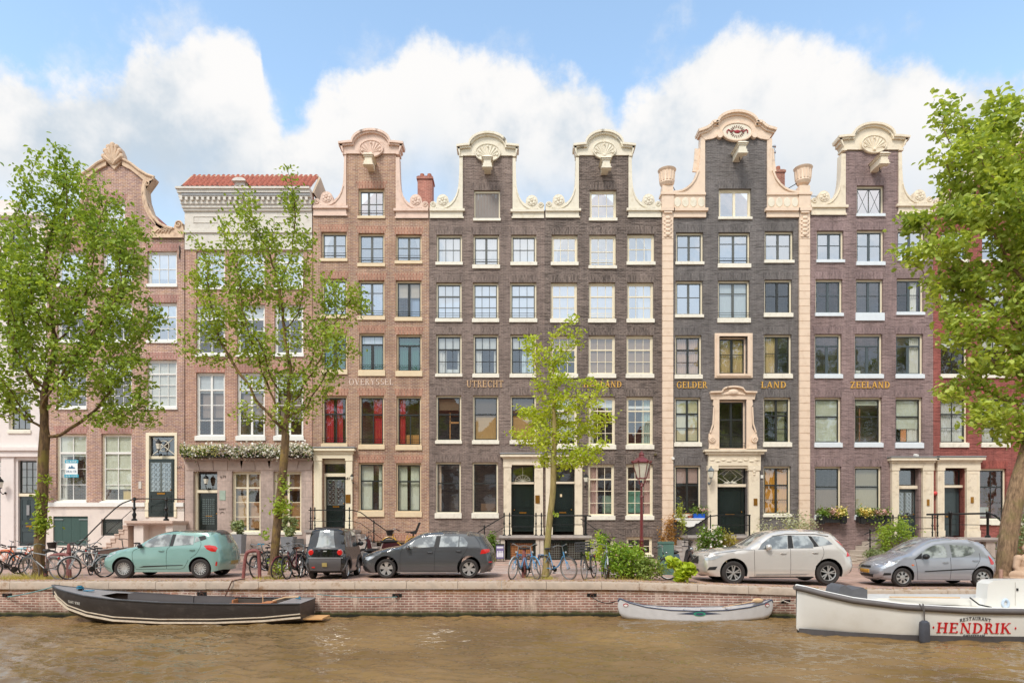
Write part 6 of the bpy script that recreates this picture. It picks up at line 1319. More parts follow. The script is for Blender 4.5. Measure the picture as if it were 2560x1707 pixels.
    def w(s, x, z):
        b = s.W-.035*((z-.55)/.5)**2 if z < s.belt else s.W-.035*((s.belt-.55)/.5)**2-(z-s.belt)*s.tum
        if z < .45: b -= (.45-z)*.12
        a = s.up[:-1]; c = s.up[1:]; p = np.array([x, z]); t = np.clip(((p-a)*(c-a)).sum(1)/(((c-a)**2).sum(1)+1e-12), 0, 1); d = np.linalg.norm(p-(a+(c-a)*t[:, None]), axis=1).min()
        if d < s.Rr: b -= s.Rr*.75*(1-math.sqrt(max(0, 1-(1-d/s.Rr)**2)))
        for dd, R in ((x-(np.interp(z, s.fz_, s.fx_) if z < s.zh else s.xn), s.Rn), (np.interp(z, s.tz_, s.tx_)-x, s.Rt)):
            dd = max(0, dd)
            if dd < R: b -= R*.72*(1-math.sqrt(max(0, 1-(1-dd/R)**2)))
        return b
    def nrm(s, i):
        a = s.up[max(0, i-1)]; b = s.up[min(len(s.up)-1, i+1)]; d = b-a; d = d/np.linalg.norm(d); return (-d[1], d[0])
    def crown(s, i, f, off=0, mgn=0):
        x, z = s.up[i]; w = s.w(x, z)-mgn; y = -w+2*w*f; nx, nz = s.nrm(i); h = s.bulge*(1-(2*f-1)**2)*(1+.8*abs(nx))+off; return (x+nx*h, y, z+nz*h)
    def cross(s, name, p0, p1, mat, mgn=.05, off=.006, f0=0, f1=1):
        """panel lying on the top, nose or tail between two profile points"""
        i0 = int(np.linalg.norm(s.up-np.array(p0), axis=1).argmin()); i1 = int(np.linalg.norm(s.up-np.array(p1), axis=1).argmin()); i0, i1 = min(i0, i1), max(i0, i1); mb = MB(); K = 10
        for i in range(i0, i1):
            for k in range(K):
                fa, fb = f0+(f1-f0)*k/K, f0+(f1-f0)*(k+1)/K; mb.add([s.crown(i, fa, off, mgn), s.crown(i+1, fa, off, mgn), s.crown(i+1, fb, off, mgn), s.crown(i, fb, off, mgn)], [(0,1,2,3)])
        return mb.build(name, mat, s.root, ang=.6)
    def res(s, poly, d=.045):
        o = []
        for a, b in zip(poly, poly[1:]+poly[:1]):
            n = max(1, int(math.hypot(b[0]-a[0], b[1]-a[1])/d)); o += [(a[0]+(b[0]-a[0])*k/n, a[1]+(b[1]-a[1])*k/n) for k in range(n)]
        return o
    def side(s, name, poly, mat, off=.007, both=True, parent=None, gr=.045, label=None):
        poly = s.res(poly)
        v, f = s.tri(poly, gr); out = None; n = len(poly)
        for sgn in ((-1, 1) if both else (-1,)):
            mb = MB(); mb.v = [(x, sgn*(s.w(x, z)+off), z) for x, z in v]; mb.f = [tuple(t) if sgn < 0 else tuple(reversed(t)) for t in f]; mb.m = [0]*len(mb.f)
            mb.add([(x, sgn*(s.w(x, z)+off), z) for x, z in poly]+[(x, sgn*(s.w(x, z)-.01), z) for x, z in poly], [(i, (i+1) % n, n+(i+1) % n, n+i) for i in range(n)])
            o = mb.build(name, mat, parent or s.root, ang=.5); out = out or o
            if label: o['label'] = label
        return out
    def seam(s, pts, name='door_seam', mat=None, wd=.012, off=.003, both=True):
        for sgn in ((-1, 1) if both else (-1,)):
            mb = MB(); P_ = smoothline(pts, 5) if len(pts) > 2 else [Vector(p) for p in pts]; q = []
            if len(P_) == 2: P_ = [P_[0]+(P_[1]-P_[0])*i/12 for i in range(13)]
            mb.tube([(p.x, sgn*(s.w(p.x, p.y)+off-wd*.35), p.y) for p in P_], wd/2, 4); mb.build(name, mat or under, s.root)
    def end(s, name, poly, mat, tail=False, off=.014, th=.03):
        """flat-ish patch on the nose or tail given as (y, z)"""
        idx = [i for i in range(len(s.up)) if (s.up[i, 0] > s.xt-1.2 if tail else s.up[i, 0] < s.xn+.5)]
        def mp(y, z, o):
            i = min(idx, key=lambda k: abs(s.up[k, 1]-z)); x, zz = s.up[i]; dx0 = float((np.interp(z, s.tz_, s.tx_) if tail else np.interp(z, s.fz_, s.fx_))-x); w = s.w(x, zz); yc = max(-w, min(w, y)); p = s.crown(i, (yc+w)/(2*w), o); e = max(0, abs(y)-w); sg = -1 if tail else 1
            return (p[0]+dx0+sg*(e*.9+e*e*2), y, z)
        poly = s.res(poly); v, f = s.tri(poly, .045); n = len(poly); mb = MB(); mb.add([mp(y, z, off+.006) for y, z in v], [tuple(t) for t in f])
        mb.add([mp(y, z, off+.006) for y, z in poly]+[mp(y, z, off-th) for y, z in poly], [(i, (i+1) % n, n+(i+1) % n, n+i) for i in range(n)]); return mb.build(name, mat, s.root, smooth=False)
    def wheels(s, xs_, r, wdt=.2, n=5, rim=None, rr=.68, spoke=.05, dbl=False, track=None, cover=False):
        for x in xs_:
            for sg in (-1, 1):
                y0 = sg*((track or s.W)-.03); y1 = y0-sg*wdt; mb = MB()
                prof = [(r*rr, y0-sg*.0), (r*rr+.01, y0+sg*.004), (r*.9, y0+sg*.006), (r*.97, y0-sg*.012), (r, y0-sg*.04), (r, y1+sg*.04), (r*.97, y1+sg*.01), (r*rr, y1)]
                mb.lathe(prof, (x, 0, r), 28, axis='y', caps=False); w_ = mb.build('wheel', rubber, s.root, ang=.6)
                mb = MB(); yy = y0-sg*.045; mb.lathe([(r*rr*.97, yy+sg*.03), (r*rr*.93, yy+sg*.045), (r*rr*.88, yy+sg*.03), (r*rr*.86, yy-sg*.02)], (x, 0, r), 28, axis='y', mi=1, caps=False); R = r*rr*.93
                if cover: mb.lathe([(.0, yy+sg*.03), (R*.96, yy+sg*.015)], (x, 0, r), 28, axis='y', mi=1)
                else: mb.lathe([(.0, yy-sg*.03), (R, yy-sg*.035)], (x, 0, r), 28, axis='y', mi=0)
                for k in range(n):
                    a = 2*pi*k/n+.3+(x*1.7)
                    if cover: 
                        for dq in (0,): mb.bar((x+.45*R*math.cos(a), yy+sg*.03, r+.45*R*math.sin(a)), (x+.86*R*math.cos(a), yy+sg*.024, r+.86*R*math.sin(a)), spoke*.9, .012, 0, up=(0,1,0))
                    elif dbl:
                        for q in (-.2, .2): mb.bar((x+.12*R*math.cos(a), yy, r+.12*R*math.sin(a)), (x+.95*R*math.cos(a+q), yy+sg*.015, r+.95*R*math.sin(a+q)), spoke, .03, 1, up=(0,1,0))
                    else: mb.bar((x, yy, r), (x+.95*R*math.cos(a), yy+sg*.015, r+.95*R*math.sin(a)), spoke, .03, 1, up=(0,1,0))
                mb.lathe([(.0, yy+sg*.035), (R*.2, yy+sg*.03), (R*.22, yy)], (x, 0, r), 12, axis='y', mi=1)
                mb.build('rim', [under if True else black_pl, rim or alloy], w_, ang=.5)
    def mirror(s, x, z, mat, L=.2, h=.13):
        for sg in (-1, 1):
            y = sg*(s.w(x, z)+.1); mb = MB(); mb.sphere((x+.02, y, z+.02), .5, 8, sc=(L*.7, .2, h*1.1)); mb.bar((x, sg*(s.w(x, z)-.03), z-.03), (x+.02, y, z-.02), .05, .03); mb.build('mirror', mat, s.root)
    def handle(s, x, z, mat, L=.17, back=True):
        for sg in (-1, 1):
            y = s.w(x, z)
            mb = MB(); mb.tube([(x-L/2, sg*(y-.005), z), (x-L*.35, sg*(y+.035), z+.005), (x+L*.35, sg*(y+.035), z+.005), (x+L/2, sg*(y-.005), z)], .016, 6); mb.build('door_handle', mat, s.root)
def place(root, px, py, Yn, W, rz=0):
    """front wheel contact of the near side at pixel column px; near side plane at distance Yn"""
    x = X(px, Yn); root.location = (x, Yn+W/2, gz(x+1.2, Yn)); root.rotation_euler = (0, 0, rz)
def cv(wx, gy, k): return lambda pts: [((x-wx)*k, (gy-y)*k) for x, y in pts]
# --- mint hatchback
mint = paint('mint_paint', (136,174,166), .15)
r_ = thing('parked_car', 'pale mint-green hatchback with black roof parked at the left behind the black boat', 'car'); W_ = 1.68; c = cv(365, 922, .001966)
C_ = Car(r_, [(-.60,.2),(-.70,.3),(-.72,.5),(-.69,.64),(-.55,.76),(-.2,.88),(.3,.99),(.42,1.03),(.8,1.27),(1.1,1.40),(1.5,1.465),(2.0,1.475),(2.5,1.46),(2.8,1.42),(2.98,1.08),(3.05,.9),(3.08,.7),(3.1,.5),(3.03,.27)], .2, [(0,.355),(2.41,.355)], W_, .96, mint)
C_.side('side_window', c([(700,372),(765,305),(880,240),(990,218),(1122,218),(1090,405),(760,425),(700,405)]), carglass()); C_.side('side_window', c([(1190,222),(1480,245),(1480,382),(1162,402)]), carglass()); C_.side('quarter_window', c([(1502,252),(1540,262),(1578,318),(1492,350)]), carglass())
C_.side('pillar_trim', c([(1128,214),(1186,216),(1156,406),(1096,410)]), black_pl, .003); C_.side('pillar_trim', c([(1545,255),(1650,235),(1680,290),(1590,325)]), black_pl, .003)
C_.cross('windscreen', (.46,1.05), (.95,1.33), carglass(), .06); C_.cross('roof_panel', (1.05,1.385), (2.78,1.43), M('roof_black', (60,56,56), .3, coat=1), .0); C_.cross('rear_window', (2.84,1.36), (2.98,1.06), carglass(), .08)
C_.side('tail_light', c([(1650,395),(1740,388),(1830,405),(1862,440),(1840,495),(1770,488),(1700,455)]), redlamp); C_.side('headlight', c([(85,540),(250,500),(235,530),(160,570),(90,590)]), clearlamp)
C_.side('fog_reflector', c([(1835,720),(1850,650),(1868,655),(1860,720)]), redlamp, both=True); C_.side('side_moulding', c([(620,745),(700,722),(1060,710),(1320,704),(1320,712),(1060,724),(700,742)]), black_pl)
for q in ([(1110,412),(1062,480),(1058,770)], [(700,410),(530,480),(520,620),(560,760)], [(1590,330),(1600,400),(1540,520),(1440,600)], [(560,775),(1060,770),(1300,765),(1370,700),(1410,620)]): C_.seam(c(q))
C_.handle(1.20,.87, mint); C_.handle(2.17,.90, mint); C_.mirror(.55,1.0, black_pl); C_.wheels((0,2.41), .308, n=8, spoke=.03, dbl=True)
C_.end('number_plate', [(-.26,.42),(.26,.42),(.26,.54),(-.26,.54)], platem, True); C_.end('tailgate_badge', [(-.05,.93),(.05,.93),(.05,.97),(-.05,.97)], alloy, True); C_.cross('rear_spoiler', (2.70,1.44), (2.84,1.36), M('roof_black', (60,56,56)), .05, .03)
C_.seam([(-.715,.42),(-.4,.3)], 'bumper_seam'); place(r_, 307, 1445, 20.6, W_)
# --- grey hatchback
gry = paint('graphite_paint', (84,86,88), .3)
r_ = thing('parked_car', 'dark grey hatchback parked beside the canal in the middle', 'car'); W_ = 1.79; c = cv(525, 893, .00203)
C_ = Car(r_, [(-.66,.17),(-.76,.26),(-.8,.5),(-.78,.62),(-.6,.74),(-.3,.85),(.1,.94),(.42,1.0),(.72,1.18),(1.0,1.34),(1.35,1.43),(1.75,1.455),(2.2,1.45),(2.65,1.41),(2.98,1.35),(3.08,1.2),(3.24,.98),(3.31,.83),(3.34,.6),(3.34,.4),(3.2,.2)], .17, [(0,.37),(2.6,.37)], W_, .98, gry)
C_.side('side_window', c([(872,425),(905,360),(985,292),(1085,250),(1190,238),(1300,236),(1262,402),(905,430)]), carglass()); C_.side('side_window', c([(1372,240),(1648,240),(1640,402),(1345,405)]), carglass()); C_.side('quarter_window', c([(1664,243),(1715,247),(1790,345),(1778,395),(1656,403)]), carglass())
C_.side('pillar_trim', c([(1306,236),(1366,238),(1340,404),(1268,404)]), black_pl, .003); C_.cross('windscreen', (.5,1.04), (1.0,1.33), carglass(), .07); C_.cross('rear_window', (3.03,1.30), (3.2,1.03), carglass(), .1)
C_.side('tail_light', c([(1982,515),(2000,450),(2060,438),(2125,440),(2128,480),(2070,505)]), redlamp); C_.side('headlight', c([(190,565),(260,552),(355,550),(320,585),(255,612),(200,600)]), clearlamp); C_.side('fog_reflector', c([(2110,630),(2165,628),(2165,648),(2115,650)]), redlamp)
C_.end('grille', [(-.6,.2),(.6,.2),(.66,.38),(-.66,.38)], black_pl); C_.end('grille', [(-.5,.55),(.5,.55),(.5,.58),(-.5,.58)], black_pl); C_.side('air_intake', c([(170,680),(240,745),(290,800),(190,780)]), black_pl)
for q in ([(1300,408),(1280,480),(1275,600),(1270,780)], [(780,440),(745,520),(742,770)], [(1790,400),(1760,470),(1700,560),(1640,700)], [(742,775),(1270,780),(1600,780)], [(1885,225),(1960,330),(1990,430)]): C_.seam(c(q))
C_.seam(c([(800,505),(1200,480),(1700,460),(1980,450)]), 'shoulder_crease', gry, .014, .002); C_.side('sill_trim', c([(700,795),(1630,795),(1630,806),(700,808)]), M('bright_strip', (170,170,168), .3, metal=.6))
C_.handle(1.38,.82, gry); C_.handle(2.28,.86, gry); C_.mirror(.68,.96, gry); C_.wheels((0,2.6), .305, n=5, spoke=.06, dbl=True, rr=.72); C_.end('number_plate', [(-.26,.5),(.26,.5),(.26,.61),(-.26,.61)], platem, True); place(r_, 965, 1444, 20.6, W_)
# --- silver-beige SUV
slv = paint('champagne_paint', (216,210,202), .35, .22)
r_ = thing('parked_car', 'champagne silver SUV with roof rails parked between shrubs and small hatchback', 'car'); W_ = 1.9; c = cv(712, 882, .00233)
C_ = Car(r_, [(-.74,.26),(-.87,.36),(-.91,.6),(-.90,.80),(-.86,.90),(-.7,.965),(-.35,1.03),(.1,1.08),(.42,1.12),(.75,1.3),(1.1,1.53),(1.5,1.63),(2.1,1.665),(2.7,1.63),(3.12,1.55),(3.24,1.42),(3.48,1.08),(3.6,.9),(3.66,.65),(3.64,.4),(3.5,.27)], .25, [(0,.42),(2.86,.42)], W_, 1.08, slv, tum=.3, Rn=.3)
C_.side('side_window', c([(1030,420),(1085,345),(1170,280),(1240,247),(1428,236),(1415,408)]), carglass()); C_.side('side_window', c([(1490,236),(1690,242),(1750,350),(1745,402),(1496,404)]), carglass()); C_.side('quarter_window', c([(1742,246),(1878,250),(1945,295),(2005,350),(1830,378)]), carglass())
C_.side('pillar_trim', c([(1432,236),(1486,236),(1492,404),(1420,408)]), black_pl, .003); C_.side('pillar_trim', c([(1696,242),(1738,246),(1824,380),(1752,388),(1754,350)]), black_pl, .003); C_.cross('windscreen', (.5,1.15), (1.12,1.5), carglass(), .07); C_.cross('rear_window', (3.2,1.38), (3.44,1.13), carglass(), .16)
C_.side('tail_light', c([(2046,288),(2110,325),(2185,392),(2236,450),(2246,505),(2168,512),(2192,448),(2160,400),(2095,340)]), redlamp); C_.side('headlight', [(-.86,.80),(-.62,.87),(-.32,.90),(-.45,.82),(-.6,.76),(-.84,.74)], clearlamp)
C_.end('grille', [(-.42,.62),(.42,.62),(.46,.74),(.42,.85),(-.42,.85),(-.46,.74)], black_pl); C_.end('lower_grille', [(-.45,.37),(.45,.37),(.4,.45),(-.4,.45)], black_pl); C_.side('fog_intake', [(-.8,.44),(-.56,.46),(-.5,.56),(-.74,.54)], black_pl)
for pts in ([(-.38,.83),(.36,.64)],): C_.end('grille_badge', [(-.38,.845),(-.34,.845),(.36,.645),(.32,.645)], alloy, off=.02)
mb = MB(); mb.tube([(C_.xn-.075, .07*math.cos(2*pi*i/16), .735+.07*math.sin(2*pi*i/16)) for i in range(16)], .012, 5, closed=True); mb.build('badge_ring', alloy, r_)
for q in ([(985,425),(978,520),(985,768)], [(1450,408),(1448,600),(1445,770)], [(1870,385),(1880,470),(1840,560),(1770,640)], [(985,772),(1445,770),(1740,775)], [(350,500),(520,470),(800,430),(980,425)]): C_.seam(c(q))
C_.side('sill_moulding', c([(1000,742),(1690,735),(1640,750),(1000,762)]), M('bright_strip', (170,170,168))); C_.side('sill_black', c([(915,778),(1750,778),(1745,792),(915,792)]), black_pl); C_.side('roof_rail', c([(1230,232),(1400,208),(1800,208),(1960,238),(1960,246),(1800,217),(1400,217),(1230,242)]), alloy, .03)
C_.handle(1.5,.96, slv); C_.handle(2.46,.98, slv); C_.mirror(1.02,1.13, slv, .26, .17); C_.wheels((0,2.86), .36, n=5, spoke=.035, dbl=True, rr=.68); C_.cross('rear_spoiler', (3.0,1.53), (3.14,1.47), slv, .1, .03); C_.end('number_plate', [(-.26,.72),(.26,.72),(.26,.83),(-.26,.83)], platem, True); place(r_, 1837, 1458, 20.0, W_, math.radians(-1.5))
# --- small silver hatchback
sl2 = paint('steel_paint', (168,170,176), .4)
r_ = thing('parked_car', 'small steel-grey hatchback parked at the right beside the leaning tree', 'car'); W_ = 1.6; c = cv(718, 1065, .0022)
C_ = Car(r_, [(-.5,.2),(-.64,.26),(-.7,.42),(-.68,.56),(-.6,.68),(-.35,.8),(.0,.92),(.22,.99),(.5,1.18),(.85,1.37),(1.2,1.45),(1.7,1.47),(2.2,1.43),(2.5,1.34),(2.65,1.16),(2.76,.95),(2.84,.8),(2.87,.55),(2.8,.24)], .2, [(0,.335),(2.36,.335)], W_, .9, sl2, Rn=.4, Rt=.36, tum=.3)
C_.side('side_window', c([(975,668),(990,600),(1050,545),(1130,505),(1205,492),(1288,494),(1312,560),(1308,660),(1080,672)]), carglass()); C_.side('side_window', c([(1370,487),(1595,502),(1672,525),(1695,570),(1640,618),(1520,648),(1372,658)]), carglass())
C_.cross('windscreen', (.3,1.05), (.85,1.36), carglass(), .07); C_.cross('rear_window', (2.52,1.3), (2.66,1.12), carglass(), .14)
C_.side('tail_light', c([(1862,632),(1905,685),(1940,735),(1920,758),(1885,750)]), redlamp); C_.side('headlight', [(-.64,.56),(-.5,.66),(-.3,.76),(-.1,.82),(-.18,.72),(-.4,.6),(-.56,.54)], clearlamp)
C_.end('grille', [(-.3,.56),(.3,.56),(.28,.62),(-.28,.62)], black_pl); C_.end('lower_grille', [(-.34,.26),(.34,.26),(.4,.36),(-.4,.36)], black_pl); C_.end('number_plate', [(-.26,.40),(.26,.40),(.26,.51),(-.26,.51)], M('amber_blank_plate', (196,146,60), .5), off=.02); C_.side('fog_intake', [(-.56,.34),(-.36,.36),(-.36,.42),(-.54,.42)], black_pl)
for q in ([(1350,662),(1355,780),(1352,962)], [(880,690),(900,800),(915,962)], [(1745,600),(1740,700),(1680,800),(1630,900)], [(915,965),(1352,962),(1620,960)]): C_.seam(c(q))
C_.side('side_moulding', c([(1000,858),(1010,845),(1360,822),(1670,808),(1670,820),(1360,838),(1010,858)]), black_pl); C_.side('indicator', c([(830,755),(862,758),(855,775),(832,770)]), M('amber_lamp', (226,110,50), .3)); C_.side('mirror_trim', c([(860,690),(975,600),(965,672)]), black_pl)
C_.handle(1.24,.74, sl2); C_.handle(2.12,.80, sl2); C_.mirror(.6,.9, black_pl, .28, .15); C_.wheels((0,2.36), .285, n=7, spoke=.05, cover=True, rr=.7); place(r_, 2261, 1465, 19.75, W_, math.radians(-2))
# --- tiny black city car seen from behind
blk_ = paint('black_car_paint', (34,34,36), .1, .2); bgr = M('bumper_grey', (84,80,80), .5, var=.06)
r_ = thing('micro_car', 'tiny boxy black city car with round red tail lights, its back to the canal', 'car'); W_ = 1.22
C_ = Car(r_, [(-.42,.22),(-.46,.45),(-.4,.72),(-.2,.86),(.05,1.2),(.25,1.44),(.45,1.54),(.9,1.57),(1.5,1.55),(1.72,1.52),(1.8,1.36),(1.88,1.02),(1.92,.92),(1.95,.68),(1.97,.5),(1.93,.28)], .2, [(0,.31),(1.5,.31)], W_, .95, blk_, tum=.16, Rn=.2, Rt=.1, Rr=.08, bulge=.02)
C_.cross('rear_window', (1.745,1.48), (1.885,1.0), carglass(), .07); C_.cross('bumper', (1.95,.66), (1.93,.28), bgr, -.01, .03)
C_.side('side_window', [(.28,.98),(.3,1.3),(.45,1.44),(1.0,1.47),(1.1,.98)], carglass()); C_.side('side_window', [(1.2,1.0),(1.18,1.46),(1.5,1.44),(1.66,1.0)], carglass()); C_.side('wheel_arch_trim', [(1.5+.42*math.cos(a), .29+.42*math.sin(a)) for a in np.linspace(0, pi, 14)]+[(1.5+.33*math.cos(a), .29+.33*math.sin(a)) for a in np.linspace(pi, 0, 14)], bgr, .02); C_.side('wheel_arch_trim', [(.42*math.cos(a), .29+.42*math.sin(a)) for a in np.linspace(0, pi, 14)]+[(.33*math.cos(a), .29+.33*math.sin(a)) for a in np.linspace(pi, 0, 14)], bgr, .02)
for sg in (-1, 1):
    mb = MB(); mb.lathe([(0,.05),(.07,.045),(.09,.02),(.095,-.03)], (1.925, sg*.44, .83), 16, axis='x'); mb.build('tail_light', redlamp, r_); mb = MB(); mb.tube([(1.93, sg*.44+.1*math.cos(2*pi*i/16), .83+.1*math.sin(2*pi*i/16)) for i in range(16)], .012, 5, closed=True); mb.build('lamp_ring', alloy, r_)
C_.end('tailgate_panel', [(-.5,.7),(.5,.7),(.5,.92),(-.5,.92)], M('gloss_black', (16,18,16), .12, coat=1), True, .004); C_.end('number_plate', [(-.075,.4),(.075,.4),(.075,.52),(-.075,.52)], platem, True, .05); C_.end('fog_reflector', [(-.4,.36),(-.3,.36),(-.3,.4),(-.4,.4)], redlamp, True, .045); C_.end('tailgate_badge', [(-.05,.86),(.05,.86),(.05,.89),(-.05,.89)], alloy, True, .02); C_.end('chrome_strip', [(-.55,.655),(.55,.655),(.55,.68),(-.55,.68)], M('bright_strip', (170,170,168)), True, .035)
mb = MB(); mb.bar((1.62,-.42,1.58), (1.62,.42,1.58), .06, .05); mb.build('roof_bar', bgr, r_); C_.mirror(.12,1.05, black_pl, .12, .14); C_.wheels((0,1.5), .265, .15, n=9, spoke=.03, rr=.7)
yr = 20.15; r_.rotation_euler = (0, 0, -pi/2); xc = X(813, yr); r_.location = (xc, yr+1.96, gz(xc))
# =====================================================================  BICYCLES, SCOOTERS, STREET FURNITURE
steel = M('bare_steel', (170,172,172), .3, metal=.8, var=.1); saddlem = M('saddle_black', (38,34,32), .5, var=.15); greytyre = M('worn_tyre', (120,112,104), .9, var=.15)
def bike(label, frame, loc_px, Yb, yaw, lean=0, saddle=None, crate=None, tyre=None, group='bicycles parked along the canal', kid=False, basket=False, zoff=0, guard=None, childseat=False, step=True):
    """city bicycle; loc_px = pixel column of its middle; yaw 0 = side-on facing left"""
    y0 = Yb; x0 = X(loc_px, Yb); b = thing('bicycle', label, 'bicycle', (x0, y0, gz(x0, Yb)+zoff), 0, group); b.rotation_euler = (math.radians(lean), 0, math.radians(yaw)); R = .34; wb = .54; f = frame; s = steel
    for k, xw in enumerate((-wb, wb)):
        mb = MB(); ty = tyre or rubber; mb.tube([(xw+R*math.cos(a), 0, R+R*math.sin(a)) for a in [2*pi*i/26 for i in range(26)]], .021, 6, closed=True); w_ = mb.build('wheel', ty, b)
        mb = MB(); mb.tube([(xw+(R-.03)*math.cos(a), 0, R+(R-.03)*math.sin(a)) for a in [2*pi*i/26 for i in range(26)]], .01, 4, closed=True)
        for i in range(16):
            a = 2*pi*i/16; mb.bar((xw+.02*math.cos(a+1), .02*(-1)**i, R+.02*math.sin(a+1)), (xw+(R-.03)*math.cos(a), 0, R+(R-.03)*math.sin(a)), .0035, .0035)
        mb.cyl((xw, -.045, R), (xw, .045, R), .022, 8); mb.build('rim', s, w_)
        mb = MB(); mb.tube([(xw+(R+.035)*math.cos(a), 0, R+(R+.035)*math.sin(a)) for a in np.linspace(math.radians(35 if k == 0 else 0), math.radians(160 if k == 0 else 150), 12)], .018, 5); mb.build('mudguard', guard or f, b)
    bb = (.1, 0, .29); seat = (.26, 0, .82); head = (-.36, 0, .86); hb = (-.33, 0, .72)
    mb = MB(); mb.tube([seat, bb], .016, 7); mb.tube([head, (-.4, 0, .66), (-.47,0,.5)], .019, 7)
    if step: mb.tube([(p.x, p.y, p.z) for p in smoothline([hb, (-.14,0,.45), bb], 5)], .018, 7); mb.tube([(p.x,p.y,p.z) for p in smoothline([(-.31,0,.62),(-.1,0,.38),(.1,0,.36)], 4)], .012, 6)
    else: mb.tube([head, (.24,0,.78)], .016, 7); mb.tube([(-.38,0,.68), bb], .018, 7)
    for sy in (-.045, .045): mb.tube([bb, (wb, sy, R)], .01, 5); mb.tube([(.24, 0, .74), (wb, sy, R)], .009, 5); mb.tube([(-.46, sy*.6, .56), (-wb, sy, R)], .012, 5)
    mb.build('frame', f, b)
    mb = MB(); mb.tube([head, (-.33, 0, 1.02)], .013, 6); mb.tube([(p.x,p.y,p.z) for p in smoothline([(-.12,-.29,1.0),(-.22,-.29,1.03),(-.33,-.2,1.08),(-.34,0,1.03),(-.33,.2,1.08),(-.22,.29,1.03),(-.12,.29,1.0)], 3)], .012, 6); mb.build('handlebar', s, b)
    for sy in (-.29, .29): mb = MB(); mb.tube([(-.1,sy,.995), (-.22,sy,1.03)], .018, 6); mb.build('grip', saddlem, b)
    mb = MB(); mb.tube([(.25,0,.78), (.28,0,.92)], .013, 6); mb.lathe([(.0,0),(.06,.005),(.07,.03),(.05,.055),(.0,.06)], (.0,0,0), 10); o_ = len(mb.v)-50
    for i in range(o_, len(mb.v)): v = mb.v[i]; mb.v[i] = (.29+v[0]*2.1-(.0 if v[0] > 0 else 0), v[1]*(1.45 if v[0] > 0 else .6), .91+v[2])
    mb.build('saddle', saddle or saddlem, b)
    mb = MB(); mb.cyl((.1,-.06,.29), (.1,.06,.29), .03, 8); mb.lathe([(.09,-.05),(.09,-.042)], (.1,0,.29), 16, axis='y'); mb.bar((.1,-.07,.29), (.2,-.07,.16), .02, .012); mb.bar((.1,.07,.29), (.0,.07,.42), .02, .012); mb.box(.16,.25,-.16,-.08,.145,.165); mb.box(-.05,.04,.08,.16,.41,.43); mb.build('crankset', saddlem, b)
    mb = MB()
    for z in (0,): 
        for sy in (-.055, 0, .055): mb.tube([(.3, sy, .74), (.72, sy, .74)], .007, 4)
        mb.tube([(.68,-.06,.74), (wb,-.06,R+.02)], .007, 4); mb.tube([(.68,.06,.74), (wb,.06,R+.02)], .007, 4); mb.bar((.72,-.06,.74), (.72,.06,.74), .012, .012)
    mb.build('rack', f if not crate else saddlem, b)
    mb = MB(); mb.box(.735,.75,-.03,.03,.66,.72); mb.build('rear_reflector', redlamp, b, smooth=False); mb = MB(); mb.sphere((-.47,0,.84), .04, 6); mb.build('headlight', steel, b)
    if crate:
        mb = MB(); x0_, x1_, z0_ = -.72, -.38, .88
        for z in (0, .08, .16, .24): mb.plate([[(x0_,z0_+z),(x1_,z0_+z),(x1_,z0_+z+.05),(x0_,z0_+z+.05)]], -.19, -.18); mb.plate([[(x0_,z0_+z),(x1_,z0_+z),(x1_,z0_+z+.05),(x0_,z0_+z+.05)]], .18, .19); mb.box(x0_,x0_+.01,-.18,.18,z0_+z,z0_+z+.05); mb.box(x1_-.01,x1_,-.18,.18,z0_+z,z0_+z+.05)
        mb.box(x0_,x1_,-.19,.19,z0_-.012,z0_)
        for xx in (x0_, x1_-.02):
            for yy in (-.195, .18): mb.box(xx, xx+.02, yy, yy+.015, z0_, z0_+.29)
        mb.build('crate', crate, b, smooth=False)
    if childseat: mb = MB(); mb.plate([[(.38,.86),(.62,.84),(.82,1.34),(.74,1.36),(.6,1.0),(.4,.95)]], -.13, .13); mb.bar((.5,0,.74), (.5,0,.86), .06, .06); mb.build('child_seat', saddlem, b, smooth=False)
    if basket: mb = MB(); mb.tube([(-.62,-.15,1.0),(-.4,-.17,1.02),(-.4,.17,1.02),(-.62,.15,1.0)], .012, 5, closed=True); mb.lathe([(.11,0),(.17,.22),(.175,.23)], (-.52,0,.78), 10, caps=False); mb.build('basket', saddlem, b)
    return b
P_ = lambda n, c: paint('bike_'+n, c, .1, .4)
kb, ko, kg, kw, kl, ky, kr = P_('black', (44,44,46)), P_('orange', (232,120,50)), P_('grey', (140,142,142)), P_('silver', (190,192,192)), P_('blue', (96,160,206)), P_('yellow', (236,180,30)), P_('wine', (120,44,50))
bike('bright orange bicycle behind the leftmost tree, standing against the white house', ko, 50, 26.5, 8, -4, guard=ko)
bike('black bicycle with pale blue saddle cover at the lower left corner beside the grass', kb, 26, 20.7, 40, 6, saddle=M('saddle_pale_blue', (150,196,206), .5), guard=kb, step=False)
bike('second orange bicycle at the left edge, its front cut off by the photo', ko, -14, 25.2, -12, 3, guard=ko)
bike('grey racing-style bicycle with whitish tyres tipped against the bent rack', kg, 116, 20.35, -18, 14, tyre=greytyre, guard=kb, step=False)
bike('tall black bicycle with green bell and crate rack standing broadside behind the bollard', kb, 163, 25.6, 6, -3, guard=kb, step=False, basket=True)
bike('black bicycle with red luggage straps in front of the green cellar hatch', kb, 196, 28.2, 176, 3, guard=kb)
bike('silver bicycle seen almost from the front, just left of the mint-green car', kw, 218, 20.7, 62, 5, tyre=rubber, step=False)
bike('dark bicycle with low saddle tangled behind the silver one', kb, 238, 22.6, 110, -5, guard=kb)
bike('bare black bicycle lying against the wall at the far left edge', kb, 4, 22.4, 70, 5, guard=kb)
bike('dark bicycle with a cyan saddle cover standing behind the second tree', kb, 672, 26.3, 184, -4, saddle=M('saddle_cyan', (40,180,216), .5), crate=None, guard=kb)
